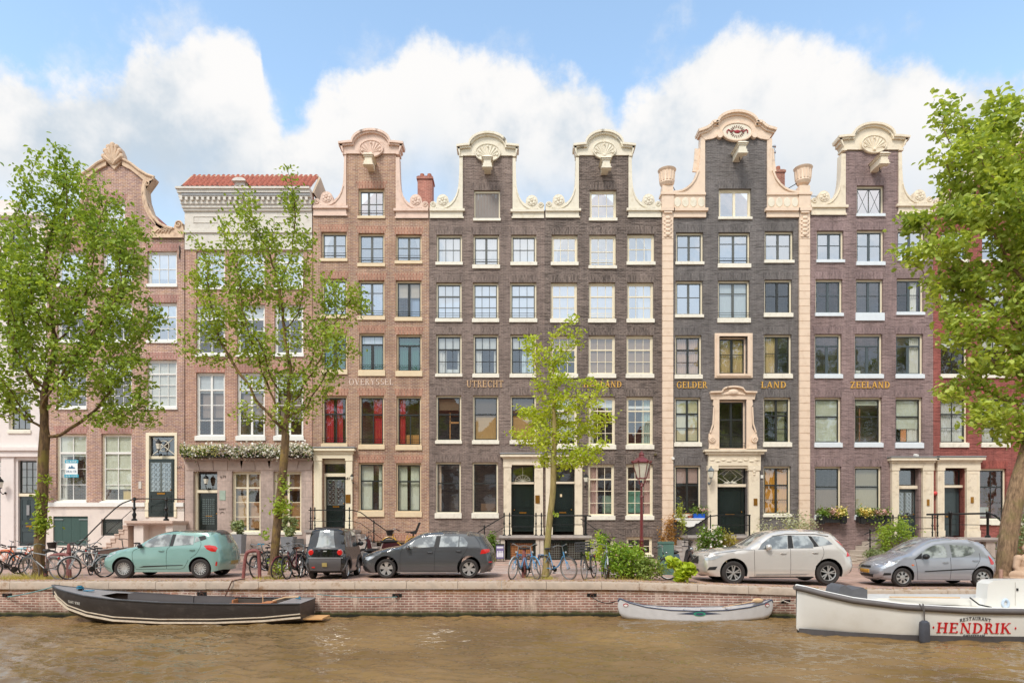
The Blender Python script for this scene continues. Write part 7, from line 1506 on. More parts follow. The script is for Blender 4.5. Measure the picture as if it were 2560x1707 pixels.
bike('black bicycle with a tall front crate right of the second tree', kb, 708, 24.4, 196, 4, crate=M('crate_grey', (96,94,92), .7), guard=kb)
bike('black bicycle with red rear light locked to the bent rack left of the second tree', kb, 662, 21.3, 82, -4, guard=kb)
bike('black bicycle nearest the second tree, front wheel toward the canal', kb, 717, 20.9, 76, 6, guard=kr)
bike('wine-red bicycle with tan saddle between the second tree and tiny black car', kr, 738, 20.9, 84, -5, saddle=M('saddle_tan', (160,90,56), .5), guard=kb)
bike('thin dark bicycle squeezed beside the tiny black car', kb, 759, 21.5, 98, 4, guard=kb)
yb = bike('yellow bicycle with black child seat raised behind the dark grey hatchback', ky, 1004, 28.6, 4, -4, guard=ky, childseat=True, zoff=.47, basket=True)
pt = thing('stone_plinth', 'low stone plinth behind the grey hatchback carrying the yellow bicycle', 'plinth', (X(1004, 28.6), 28.6, gz(-4, 30)))
mb = MB(); mb.box(-.95, .95, -.25, .25, -.02, .40); mb.box(-.98, .98, -.28, .28, .40, .468); mb.build('block', stone, pt, smooth=False)
bike('pale blue bicycle leaning left of the brown post', kl, 1297, 20.75, 66, 8, tyre=greytyre, guard=kw)
bike('blue bicycle with raised handlebar leaning right of the brown post', kl, 1325, 20.75, 112, -8, tyre=greytyre, guard=kl)
bike('blue bicycle with wide handlebar in front of the slim young tree', kl, 1392, 20.55, 132, -6, tyre=greytyre, guard=kb)
bike('dark bicycle with a black front crate left of the shrubs', kb, 1474, 20.6, 68, -4, tyre=greytyre, crate=M('crate_black', (56,56,58), .6), guard=kb)
bike('silver-blue bicycle with upright bars half hidden by the left of the shrubs', P_('steelblue', (130,156,176)), 1510, 21.1, 88, 3, guard=kw)
bike('black bicycle with whitish saddle poking out right of the lamp post shrubs', kb, 1628, 21.0, 160, 5, saddle=M('saddle_white', (206,206,200), .5), guard=kb)
bike('silver bicycle in the middle of the shrubs by the lamp post', kw, 1570, 21.6, 100, 4, guard=kb)
# cargo bike
cb = thing('cargo_bicycle', 'long cargo bicycle with a dark brown box in front of the high stoop', 'cargo bicycle', (X(300, 27.6), 27.6, 0)); 
mb = MB(); bx_ = [(-.95,.42),(-.78,.30),(.0,.30),(.18,.72),(.12,.74),(-.95,.62),(-1.0,.56)]; mb.plate([[(a, b) for a, b in bx_]], -.3, .3); mb.build('cargo_box', M('cargo_brown', (96,76,68), .6, var=.1), cb, smooth=False)
mb = MB(); mb.bar((-.97,-.31,.62), (.14,-.31,.76), .03, .03); mb.bar((-.97,.31,.62), (.14,.31,.76), .03, .03); mb.build('box_rim', lead, cb, smooth=False)
for xw, R in ((-.86,.22), (1.0,.33)):
    mb = MB(); mb.tube([(xw+R*math.cos(a), 0, R+R*math.sin(a)) for a in [2*pi*i/24 for i in range(24)]], .025, 6, closed=True); w_ = mb.build('wheel', rubber, cb); mb = MB()
    for i in range(12): a = 2*pi*i/12; mb.bar((xw,.01*(-1)**i,R), (xw+R*math.cos(a),0,R+R*math.sin(a)), .005, .005)
    mb.build('rim', steel, w_)
mb = MB(); mb.tube([(-.86,0,.22),(-.7,0,.26),(.2,0,.25),(.45,0,.28),(1.0,0,.33)], .025, 6); mb.tube([(.2,0,.3),(.1,0,.95),(.08,0,1.1)], .02, 6); mb.tube([(.45,0,.28),(.68,0,.9)], .018, 6); mb.tube([(.14,0,.7),(.5,0,.45)], .02, 6); mb.build('frame', kb, cb)
mb = MB(); mb.tube([(.2,-.28,1.08),(.06,-.2,1.12),(.06,.2,1.12),(.2,.28,1.08)], .014, 6); mb.build('handlebar', saddlem, cb); mb = MB(); mb.sphere((.72,0,.94), .1, 8, sc=(1.5,.8,.4)); mb.build('saddle', saddlem, cb)
# scooters
def scooter(label, px, Y, yaw, col, zo=0):
    b = thing('scooter', label, 'scooter', (X(px, Y), Y, gz(X(px, Y), Y)+zo), math.radians(yaw), 'scooters parked near the stoops')
    for xw in (-.62, .6):
        mb = MB(); mb.tube([(xw+.2*math.cos(a), 0, .24+.2*math.sin(a)) for a in [2*pi*i/20 for i in range(20)]], .05, 8, closed=True); w_ = mb.build('wheel', rubber, b); mb = MB(); mb.cyl((xw,-.03,.24), (xw,.03,.24), .15, 14); mb.build('rim', alloy, w_)
    mb = MB(); mb.plate([[(-.42,.3),(-.34,.24),(.2,.24),(.3,.36),(.82,.5),(.86,.66),(.7,.72),(.16,.68),(.08,.42),(-.26,.36),(-.36,.82),(-.44,.9),(-.5,.84)]], -.16, .16); mb.build('body', col, b, smooth=False)
    mb = MB(); mb.sphere((.44,0,.76), .3, 10, sc=(1.3,.55,.28)); mb.build('seat', saddlem, b); mb = MB(); mb.tube([(-.62,.0,.24),(-.5,0,.6),(-.42,0,.98)], .03, 7); mb.tube([(-.3,-.3,1.0),(-.42,-.12,1.0),(-.42,.12,1.0),(-.3,.3,1.0)], .018, 6); mb.build('handlebar', kb, b)
    mb = MB(); mb.sphere((-.52,0,.88), .09, 10, sc=(.7,1,1)); mb.build('headlight', steel, b); mb = MB()
    for sy in (-.24, .24): mb.sphere((-.38,sy,1.16), .05, 8, sc=(.4,1.2,.8)); mb.bar((-.38,sy,1.0), (-.38,sy,1.14), .012, .012)
    mb.build('mirror', saddlem, b); return b
scooter('black scooter squeezed between the tiny black car and the dark grey hatchback', 908, 23.6, 55, blk_); scooter('dark wine scooter behind the bonnet of the dark grey hatchback', 946, 27.4, 20, paint('wine_paint', (96,50,54), .2), .25)
scooter('black motor scooter behind the green utility cabinet', 1700, 25.0, 130, blk_)
# posts and racks
rb = M('red_brown_iron', (140,84,80), .6, var=.15, vs=10, dirt=((90,50,44), .4, 8))
def bollard(label, px, Y, h=1.05): 
    x = X(px, Y); b = thing('bollard', label, 'bollard', (x, Y, gz(x, Y))); mb = MB(); mb.lathe([(.075,0),(.07,.3),(.062,h*.72),(.07,h*.73),(.07,h*.76),(.055,h*.77),(.05,h*.95),(.03,h),(.0,h+.01)], (0,0,0), 10); mb.build('post', rb, b)
bollard('red-brown iron bollard standing among the leftmost bicycles', 172, 21.0, 1.08); bollard('red-brown iron post between the two pale blue bicycles', 1310, 20.95, .92)
def nietje(label, x0, x1, Y, h):
    a, b = X(x0, Y), X(x1, Y); o = thing('bicycle_rack', label, 'bicycle rack', ((a+b)/2, Y, 0)); w = (b-a)/2; mb = MB(); mb.tube([(p.x,p.y,p.z) for p in smoothline([(-w-.05,0,0),(-w,0,h*.6),(-w*.8,0,h*.9),(-w*.4,0,h),(w*.5,0,h*1.04),(w*.9,0,h*.95),(w,0,h*.6),(w+.02,0,0)], 5)], .055, 8); mb.build('rack_tube', rb, o)
nietje('bent red-brown bicycle rack at the far left in front of the grey bicycle', 118, 173, 20.7, .72); nietje('bent red-brown bicycle rack left of the second tree', 612, 648, 20.75, .84)
# lamp post
lp = thing('street_lamp', 'wine-red cast iron lamp post with crown lantern rising from the shrubs', 'street lamp', (X(1604, 21.2), 21.2, -.04)); lm = M('wine_red_iron', (112,44,44), .4, var=.2, vs=12, coat=.3)
mb = MB(); mb.lathe([(.19,0),(.19,.1),(.15,.14),(.14,.5),(.16,.55),(.12,.6),(.1,.9),(.12,.95),(.075,1.0),(.065,1.2),(.08,1.23),(.055,1.26),(.05,2.6),(.07,2.62),(.045,2.66),(.042,2.95),(.07,2.97),(.05,3.0),(.04,3.1)], (0,0,0), 12); mb.build('pole', lm, lp, ang=.5)
mb = MB()
for i in range(4): a = pi/4+pi/2*i; mb.tube([(0,0,3.0),(.13*math.cos(a),.13*math.sin(a),3.08),(.15*math.cos(a),.15*math.sin(a),3.2)], .014, 5)
mb.lathe([(.14,3.2),(.15,3.22),(.14,3.24)], (0,0,0), 6)
for i in range(6): a = 2*pi*i/6; mb.tube([(.15*math.cos(a),.15*math.sin(a),3.2),(.28*math.cos(a),.28*math.sin(a),3.72)], .012, 5); mb.lathe([(.02,0),(.035,.03),(.0,.08)], (.31*math.cos(a),.31*math.sin(a),3.74), 6)
mb.lathe([(.3,3.7),(.33,3.73),(.3,3.76),(.16,3.88),(.1,3.9),(.08,3.96),(.1,3.98),(.06,4.04),(.0,4.12)], (0,0,0), 6); mb.build('lantern_frame', lm, lp, ang=.3)
mb = MB(); mb.lathe([(.13,3.24),(.27,3.7)], (0,0,0), 6, caps=False); mb.build('lantern_glass', M('lantern_glass', (226,222,206)), lp, ang=.3); mb = MB(); mb.lathe([(.03,3.22),(.05,3.3),(.04,3.5),(.0,3.52)], (0,0,0), 8); mb.build('bulb', white, lp)
# utility cabinet
cab = thing('utility_cabinet', 'grey-green metal utility cabinet beside the shrubs', 'cabinet', (X(1667, 23.2), 23.2, gz(5.4))); mb = MB(); mb.box(-.25,.25,0,.32,0,1.1); mb.plate([[(-.27,1.1),(.27,1.1),(.24,1.17),(-.24,1.17)]], -.02, .34); mb.box(-.23,.23,-.012,.0,.08,1.04); mb.build('housing', M('cabinet_green', (92,128,116), .6, var=.08, dirt=((140,150,130), .3, 4)), cab, smooth=False); mb = MB(); mb.box(.17,.2,-.025,-.012,.5,.6); mb.build('latch', lead, cab, smooth=False)
# poster board
po = thing('poster_board', 'small framed poster board with pale figures beside the round bush', 'sign', (X(1250, 29.8), 29.8, .0)); mb = MB(); mb.plate([[(-.2,.16),(.2,.16),(.2,.86),(-.2,.86)]], -.03, .03); mb.box(-.18,-.15,-.02,.02,0,.16); mb.box(.15,.18,-.02,.02,0,.16); mb.build('frame', dsash, po, smooth=False)
mb = MB(); mb.box(-.175,.175,-.036,-.031,.19,.78); mb.build('poster', M('poster_violet', (120,110,150), .5, var=.3, vs=9), po, smooth=False); mb = MB()
for i in (-1, 0, 1): mb.sphere((i*.1,-.04,.5), .035, 6, sc=(1,.2,1.2)); mb.box(i*.1-.045,i*.1+.045,-.042,-.037,.26,.46)
mb.box(-.15,.15,-.04,-.037,.66,.74); mb.build('poster_print', M('poster_white', (226,224,232), .5), po, smooth=False)
# planters, flower boxes, shrubs
oliv = leafmat('olive_leaf', (110,130,84), (190,200,150), .3); mid = leafmat('shrub_leaf', (70,104,44), (150,178,72)); lime = leafmat('lime_leaf', (150,180,46), (216,228,90), .4); dark = leafmat('dark_leaf', (54,84,40), (120,150,66))
wf = leafmat('white_flower', (226,220,214), (250,248,244), .2); yf = leafmat('yellow_flower', (232,206,110), (246,234,160), .2); pf = leafmat('pink_flower', (216,150,150), (246,216,210), .2); rf_ = leafmat('red_flower', (206,50,30), (236,80,40), .2); lilac = leafmat('lilac_flower', (150,120,140), (214,196,206), .2)
sp = thing('stone_step', 'long low stone step along the foot of the stone-fronted cornice house', 'step', (fx(620), 32.05, 0)); mb = MB(); mb.box(-3.3,3.2,-.85,.72,-.02,.3); mb.box(-3.33,3.23,-.88,.72,.3,.36); mb.build('slab', stone, sp, smooth=False)
def planter(label, px, Y, z, w, h): 
    x = X(px, Y); t = thing('planter', label, 'planter', (x, Y, z)); mb = MB(); v = [(-w*.44,-w*.44,0),(w*.44,-w*.44,0),(w*.44,w*.44,0),(-w*.44,w*.44,0),(-w/2,-w/2,h),(w/2,-w/2,h),(w/2,w/2,h),(-w/2,w/2,h)]; mb.add(v, [(0,3,2,1),(0,1,5,4),(1,2,6,5),(2,3,7,6),(3,0,4,7)]); mb.box(-w*.47,w*.47,-w*.47,w*.47,h-.06,h-.04); mb.build('tub', M('zinc_grey', (136,138,142), .6, var=.08), t, smooth=False); return x
x = planter('tall tapered zinc planter left of the wide shop window', 594, 31.55, .36, .62, .92); bush('oleander', 'narrow-leaved bush growing in the tall zinc planter', 'plant', (x, 31.55, 1.24), (.36,.3,.46), 420, .16, oliv, 8, seed=5)
x = planter('zinc planter behind the second tree trunk', 722, 31.55, .36, .6, .8); bush('oleander', 'spiky green bush just right of the second tree trunk at window height', 'plant', (x, 31.55, 1.1), (.42,.3,.6), 420, .17, oliv, 8, seed=6)
fb = thing('flower_box', 'very long black box above the stone shop front, overflowing with white flowers', 'flower box', (fx(625), FY-.26, fz(1142))); mb = MB(); mb.box(-3.22,3.2,-.18,.05,-.05,.24); mb.build('trough', dsash, fb, smooth=False)
r = np.random.default_rng(3); n = 5200; xx = r.uniform(-3.25,3.25,n); q = np.stack([xx, -.14+.14*r.normal(size=n), .24+.13*r.normal(size=n)+.06*np.sin(xx*3.1)], 1); leaves('foliage', dark, fb, q, .09, seed=3)
n = 3600; xx = r.beta(1.3,1,n)*6.4-3.15; q = np.stack([xx, -.2+.14*r.normal(size=n), .27+.14*r.normal(size=n)+.07*np.sin(xx*3.1)], 1); leaves('white_flowers', wf, fb, q, .1, seed=4, ratio=1.0)
n = 700; xx = r.uniform(-3.2,-1,n); q = np.stack([xx, -.2+.13*r.normal(size=n), .26+.12*r.normal(size=n)], 1); leaves('yellow_flowers', leafmat('cream_flower', (206,206,120), (236,232,170), .2), fb, q, .07, seed=8, ratio=1.0); n = 700; q = np.stack([r.uniform(-1.3,3.2,n), -.2+.13*r.normal(size=n), .28+.14*r.normal(size=n)], 1); leaves('lilac_flowers', lilac, fb, q, .07, seed=9, ratio=1.0)
for k, (x0, x1, lab, f1) in enumerate(((2037,2107,'black window box with pink and yellow flowers under the plum house window beside the pilaster', 'a'), (2136,2216,'black window box with yellow flowers under the plum house window next to the door', 'b'))):
    c = (fx(x0)+fx(x1))/2; w = (fx(x1)-fx(x0))/2; t = thing('flower_box', lab, 'flower box', (c, FY-.28, fz(1306)), group='window boxes on the plum house'); mb = MB(); mb.box(-w,w,-.14,.14,0,.3)
    for s_1 in (-.75,.75): mb.lathe([(.13,-.06),(.17,.32)], (w*s_1,-.1,0), 10)
    mb.build('trough', black_pl, t, smooth=False); n = 700; q = np.stack([r.uniform(-w,w,n), -.06+.13*r.normal(size=n), .45+.13*r.normal(size=n)], 1); leaves('foliage', mid, t, q, .1, seed=k)
    a_, b_ = ((-.95,-.2),(-.1,.9)) if k else ((.1,.95),(-.3,.4)); n = 260; q = np.stack([r.uniform(w*a_[0],w*a_[1],n), -.15+.1*r.normal(size=n), .5+.11*r.normal(size=n)], 1); leaves('yellow_flowers', yf, t, q, .09, seed=k+3, ratio=1.0)
    n = 110; q = np.stack([r.uniform(w*b_[0],w*b_[1],n), -.15+.1*r.normal(size=n), .48+.1*r.normal(size=n)], 1); leaves('pink_flowers', pf, t, q, .09, seed=k+7, ratio=1.0)
zs_ = fz(1298)+.06
t = thing('flower_box', 'small bright blue box with leafy flowers on the scalloped shelf', 'flower box', (fx(1744), FY-.2, zs_)); mb = MB(); mb.box(-.28,.28,-.11,.11,0,.22); mb.build('trough', M('bright_blue', (30,90,190), .4), t, smooth=False); q = r.normal(size=(260,3))*np.array([.2,.09,.12])+np.array([0,0,.38]); leaves('foliage', mid, t, q, .1, seed=4); q = r.normal(size=(60,3))*np.array([.12,.08,.06])+np.array([.16,-.05,.4]); leaves('flowers', pf, t, q, .08, seed=5, ratio=1)
t = thing('clay_bowl', 'small red clay bowl in the middle of the scalloped shelf', 'bowl', (fx(1722), FY-.22, zs_)); mb = MB(); mb.lathe([(.06,0),(.13,.1),(.14,.13),(.12,.13),(.05,.03)], (0,0,0), 12); mb.build('bowl', M('terracotta', (170,104,80)), t)
t = thing('wooden_tray', 'low wooden frame tray with pots on the scalloped shelf', 'tray', (fx(1712), FY-.1, zs_)); mb = MB(); mb.tube([(-.4,0,0),(-.4,0,.24),(.35,0,.24),(.35,0,0)], .016, 5); mb.lathe([(.05,0),(.07,.12)], (-.25,-.08,0), 10); mb.build('frame', M('orange_wood', (206,140,80), .5), t)
bush('wall_creeper', 'thin reddish-green creeper climbing the peach pilaster left of the charcoal house', 'plant', (fx(1668), FY-.35, .02), (.5,.16,1.35), 520, .11, leafmat('copper_leaf', (150,110,50), (206,160,90)), 9, seed=12, hollow=.2); bush('wall_creeper', 'light green tip of climber beside the pilaster at sill height', 'plant', (fx(1700), FY-.35, .05), (.32,.16,1.5), 260, .11, leafmat('lime_soft_leaf', (140,160,60), (200,206,100)), 6, seed=13, hollow=.2)
bush('flowering_shrub', 'leafy shrub with white and red flowers left of the silver SUV bonnet', 'shrub', (X(1772, 29.6), 29.6, .0), (.62,.5,.78), 2000, .12, mid, 8, flowers=(wf, 260, .1, .8), seed=14); bush('begonia', 'small clump of bright red flowers at the foot of the white-flowered shrub', 'flowers', (X(1781, 28.8), 28.8, 0), (.2,.16,.36), 120, .1, mid, 3, flowers=(rf_, 160, .1, .9), seed=15)
bush('yellowish_shrub', 'yellow-flecked shrub between the white-flowered one and the door rails', 'shrub', (X(1806, 29.9), 29.9, 0), (.5,.4,.72), 1100, .11, leafmat('gold_leaf', (140,140,60), (210,200,110)), 6, seed=16)
bush('olive_shrub', 'wide silvery olive shrub standing over the silver SUV roof before the peach pilaster', 'shrub', (X(1970, 30.8), 30.8, .0), (1.25,.5,1.16), 2600, .1, leafmat('silver_leaf', (150,160,120), (214,214,180), .25), 12, seed=17, hollow=.75)
bush('round_bush', 'bright green bush behind the tail of the dark grey hatchback', 'shrub', (X(1226, 30.2), 30.2, .04), (.4,.34,.62), 1300, .1, mid, 6, seed=18)
bush('potted_maple', 'small light green maple in front of the plum house door', 'small tree', (X(2243, 30.6), 30.6, .0), (.92,.5,.98), 1900, .11, leafmat('maple_young', (120,160,60), (196,214,100), .4), 10, seed=19, hollow=.72)
x = X(2190, 30.2); t = thing('plant_pot', 'dark round pot at the foot of the low stoop', 'pot', (x, 30.2, gz(x, 30))); mb = MB(); mb.lathe([(.22,0),(.3,.3),(.33,.34)], (0,0,0), 14); mb.build('pot', black_pl, t); bush('pot_plant', 'feathery grey-green plant in the dark pot behind the small hatchback bonnet', 'plant', (x, 30.2, gz(x, 30)+.28), (.55,.4,.28), 800, .09, oliv, 6, seed=20)
bush('tree_pit_shrub', 'tall tangled green shrub around the wine-red lamp post', 'shrub', (X(1560, 20.75), 20.75, -.02), (.66,.4,.56), 2300, .085, leafmat('fresh_leaf', (100,146,50), (186,210,84), .4), 14, seed=22, hollow=.25, flowers=(leafmat('blossom', (216,150,140), (240,200,190)), 50, .06, 0)); bush('tree_pit_shrub', 'arching leafy stems left of the lamp post shrubs', 'shrub', (X(1520, 20.9), 20.9, -.02), (.34,.28,.74), 700, .085, leafmat('fresh_leaf', (100,146,50), (186,210,84), .4), 8, seed=23, hollow=.4)
bush('tree_pit_shrub', 'low feathery shrub to the right of the lamp post', 'shrub', (X(1625, 20.5), 20.5, -.03), (.5,.33,.36), 1300, .075, leafmat('soft_green_leaf', (110,140,66), (180,196,104), .35), 8, seed=24, hollow=.2)
bush('fatsia', 'bright yellow-green plant with big lobed leaves at the quay edge', 'plant', (X(1690, 20.0), 20.0, -.04), (.42,.32,.32), 300, .27, lime, 7, seed=25, hollow=.55, up=.9)
bush('step_plant', 'light green bush on the steps above the black crate bicycle', 'plant', (X(1487, 30.6), 30.6, 0), (.42,.3,.66), 800, .1, lime, 5, seed=26, hollow=.6)
bush('corner_shrub', 'green undergrowth at the foot of the leaning tree', 'shrub', (X(2520, 20.7), 20.7, -.2), (.6,.35,.4), 1200, .1, mid, 6, flowers=(yf, 40, .09, .6), seed=27); bush('grey_shrub', 'large grey-green shrub at the right edge behind the leaning trunk', 'shrub', (X(2572, 25.5), 25.5, -.2), (.9,.6,1.3), 2200, .1, oliv, 8, seed=28)
for px, d, lab in ((75,.7,'a'),(125,.7,'b'),(672,.4,'c'),(1345,.3,'d')): pass
tufts = []; r = np.random.default_rng(5)
mb = MB()
for px, wd, n in ((80,.85,420),(140,.5,200),(35,.5,200),(682,.5,260),(1350,.45,160),(1372,.2,80),(1560,1.2,200),(2510,.6,200)):
    for i in range(n):
        x = X(px, 20.5)+r.normal()*wd*.55; y = 20.45+r.normal()*.25; h = r.uniform(.05,.2)*(1.3 if px < 100 else .8); a = r.uniform(0, pi); dx_, dy_ = .006*math.cos(a), .006*math.sin(a); lx, ly = r.normal(size=2)*h*.35; z = gz(x, y); 
        mb.v += [(x-dx_, y-dy_, z), (x+dx_, y+dy_, z), (x+lx, y+ly, z+h)]; k = len(mb.v); mb.f.append((k-3, k-2, k-1)); mb.m.append(0)
tag(mb.build('grass', leafmat('dry_grass', (150,150,60), (214,200,110), .3), fix=False, smooth=False), 'tufts of yellowish grass and weeds around the tree pits', 'grass', kind='stuff')
# fallen leaves along the coping
n = 1500; x = r.uniform(-16, 14, n); y = np.array([edge_y(a) for a in x])+np.abs(r.normal(size=n))*.35+.12; z = np.array([gz(a) for a in x])+.025
o = leaves('leaf_litter', leafmat('dry_leaf', (150,110,66), (206,176,110), .1), None, np.stack([x, y, z], 1), .055, up=6, seed=7); tag(o, 'dry leaf litter scattered along the quay edge', 'leaf litter', kind='stuff')
# stone statue
st = thing('stone_statue', 'seated bare-chested sandstone figure with topknot at the right edge of the quay', 'statue', (X(2560, 19.9), 19.75, gz(15)-.02))
mb = MB(); mb.box(-.55,.55,-.4,.35,0,.26); mb.build('plinth', stone, st, smooth=False)
mb = MB(); S_ = mb.sphere; S_((0,0,.42), .26, 12, sc=(1.05,.7,1.15)); S_((0,0,.2), .3, 12, sc=(1.2,.95,.6)); S_((0,-.02,.86), .155, 12, sc=(.86,.95,1.15)); S_((0,.02,1.03), .075, 8); S_((0,-.155,.85), .035, 6, sc=(.7,1,1.2)); mb.cyl((0,0,.6), (0,0,.78), .085, 12)
for s_1 in (-1, 1): 
    S_((s_1*.27,0,.56), .12, 10); mb.tube([(s_1*.29,0,.56),(s_1*.37,-.05,.33),(s_1*.33,-.14,.2)], [.1,.082,.07], 12); mb.tube([(s_1*.33,-.14,.2),(s_1*.15,-.27,.17),(s_1*.03,-.3,.16)], [.07,.06,.05], 12); mb.tube([(s_1*.12,.05,.1),(s_1*.5,-.12,.12),(s_1*.2,-.34,.09)], [.13,.12,.08], 12); S_((s_1*.14,0,.86), .045, 8, sc=(.4,.6,1.5)); S_((s_1*.1,-.14,.5), .1, 8, sc=(1.1,.5,.8))
mb.box(-.6,.6,-.4,.3,-.02,.05)
o = mb.build('figure', M('sandstone_pink', (190,160,134), .85, var=.14, vs=5, bump=.4, bs=30), st)
md = o.modifiers.new('remesh', 'REMESH'); md.mode = 'VOXEL'; md.voxel_size = .016; md.use_smooth_shade = True; md2 = o.modifiers.new('soften', 'SMOOTH'); md2.factor = .5; md2.iterations = 4
bpy.context.view_layer.update(); me = bpy.data.meshes.new_from_object(o.evaluated_get(bpy.context.evaluated_depsgraph_get())); o.modifiers.clear(); o.data = me; o.location.z = .262; o.scale = (1.08,)*3
x = X(2502, 19.9); t = thing('wooden_post', 'short grey-pink wooden post before the leaning tree', 'post', (x, 19.9, gz(x))); mb = MB(); mb.lathe([(.055,0),(.055,.5),(.045,.52)], (0,0,0), 8); mb.build('post', M('weathered_wood', (176,140,124), .8, var=.15), t)
# =====================================================================  BOATS
def hull(root, st, mats, name='hull', smooth=True, K=10, flat=False):
    """st = list of stations (x, half_beam_at_rail, z_rail, half_beam_at_chine, z_chine, z_keel); returns rail points"""
    mb = MB(); rows = []
    for x, b, zr, c, zc, zk in st:
        pts = []
        for i in range(K+1):
            t = i/K
            if t < .7: u = t/.7; y = b+(c-b)*u**1.6 if not flat else b+(c-b)*u; z = zr+(zc-zr)*u
            else: u = (t-.7)/.3; y = c*(1-u)**.8; z = zc+(zk-zc)*u**.7
            pts.append((y, z))
        rows.append([(x, -y, z) for y, z in pts]+[(x, y, z) for y, z in reversed(pts[:-1])])
    n = len(rows[0]); 
    for r_1 in rows: mb.v += r_1
    for i in range(len(rows)-1):
        for j in range(n-1): mb.f.append((i*n+j, i*n+j+1, (i+1)*n+j+1, (i+1)*n+j)); mb.m.append(0)
    return mb, rows, n
def interp(st, x):
    for a, b in zip(st, st[1:]):
        if a[0] <= x <= b[0]: t = (x-a[0])/(b[0]-a[0]); return [p+(q-p)*t for p, q in zip(a, b)]
    return st[-1] if x > st[0][0] else st[0]
def fine(st, n=6): return [tuple(v) for v in (lambda P: [[P[k][i] for k in range(6)] for i in range(len(P[0]))])([list(np.interp(np.linspace(0, len(st)-1, (len(st)-1)*n+1), range(len(st)), [s_[k] for s_ in st])) for k in range(6)])]
# ---- black sloop at the left; local x = 0 at the bow tip, z = 0 at the waterline ----
Yb = 17.6; kx = Yb/FOC
bt = thing('sloop', 'long open black steel sloop with padded side cushions moored at the left of the canal', 'boat', (X(132, 18.35), Yb+.75, -1.0)); bt.scale = (1.065, 1, 1)
def bz_(py): return EYE+(HY-py)*kx+1.0
blackh = M('black_hull', (58,52,50), .5, var=.12, vs=2.5, coat=.15, dirt=((100,92,86), .35, 4)); deckm = M('grey_deck', (150,146,146), .45, var=.08, vs=2)
st = [(0,.02,.98,.01,.78,.72),(.25,.24,.91,.1,.52,.42),(.6,.42,.85,.26,.30,.16),(1.2,.64,.75,.46,.14,-.05),(2.0,.82,.67,.66,.03,-.16),(3.2,.90,.60,.76,-.02,-.24),(4.6,.90,.56,.78,-.02,-.24),(5.8,.82,.54,.70,.02,-.2),(6.7,.70,.54,.60,.10,-.05)]
fs = fine(st); mb, rows, n = hull(bt, fs, None); bow = rows[0]
tr = rows[-1]; o_ = len(mb.v); mb.v += tr; mb.f.append(tuple(range(o_, o_+n))); mb.m.append(0); mb.build('hull', blackh, bt, ang=.8)
mb = MB()                                               # inner skin
for a, b in zip(fs[5:-3], fs[6:-2]):
    for s_1 in (-1, 1): mb.add([(a[0],s_1*(a[1]-.13),a[2]-.02),(b[0],s_1*(b[1]-.13),b[2]-.02),(b[0],s_1*(b[3]-.1),max(.06,b[4]+.06)),(a[0],s_1*max(.02,a[3]-.1),max(.06,a[4]+.06))], [(0,1,2,3)])
    mb.add([(a[0],-max(.02,a[3]-.1),max(.06,a[4]+.06)),(b[0],-(b[3]-.1),max(.06,b[4]+.06)),(b[0],b[3]-.1,max(.06,b[4]+.06)),(a[0],max(.02,a[3]-.1),max(.06,a[4]+.06))], [(0,1,2,3)])
mb.build('inner_skin', M('inner_dark', (70,60,52), .7, var=.2), bt)
mb = MB()                                               # side decks and fore deck
for a, b in zip(fs, fs[1:]):
    if a[0] < 1.35: mb.add([(a[0],-a[1],a[2]+.012),(b[0],-b[1],b[2]+.012),(b[0],b[1],b[2]+.012),(a[0],a[1],a[2]+.012)], [(0,1,2,3)])
    elif a[0] > 6.05: mb.add([(a[0],-a[1],a[2]+.012),(b[0],-b[1],b[2]+.012),(b[0],b[1],b[2]+.012),(a[0],a[1],a[2]+.012)], [(0,1,2,3)])
    else:
        q = .13+.25*max(0, 1-(a[0]-1.35)/.8); q2 = .13+.25*max(0, 1-(b[0]-1.35)/.8)
        for s_1 in (-1, 1): mb.add([(a[0],s_1*a[1],a[2]+.012),(b[0],s_1*b[1],b[2]+.012),(b[0],s_1*(b[1]-q2),b[2]+.014),(a[0],s_1*(a[1]-q),a[2]+.014)], [(0,1,2,3)])
mb.build('deck', deckm, bt, ang=None)
for s_1 in (-1, 1): mb = MB(); mb.tube([(a[0], s_1*(a[1]+.005), a[2]+.01) for a in fs], .022, 6); mb.build('gunwale', M('gunwale_dark', (74,74,76), .4), bt)
def line_on(st_, z_of, y_of): pass
for s_1 in (-1, 1):
    mb = MB(); mb2 = MB(); pts = []
    for a in fs[3:]:
        x, b, zr, c, zc, zk = a; zz = zc+(.17 if x < 6.8 else .17); u = min(1, max(0, (zr-zz)/(zr-zc))); y = b+(c-b)*u**1.6; pts.append((x, s_1*(y+.004), zz))
    mb.tube(pts, .02, 5); mb.build('stripe', M('pale_stripe', (206,190,168), .6, dirt=((150,110,80), .4, 5)), bt)
    pts = [(x, y-s_1*.02, z-.1) for x, y, z in pts]; mb2.tube(pts, .034, 5); mb2.build('rubbing_strake', M('pale_stripe', (206,190,168)), bt)
vin = M('black_vinyl', (66,60,60), .6, var=.1, vs=3, spec=.3)
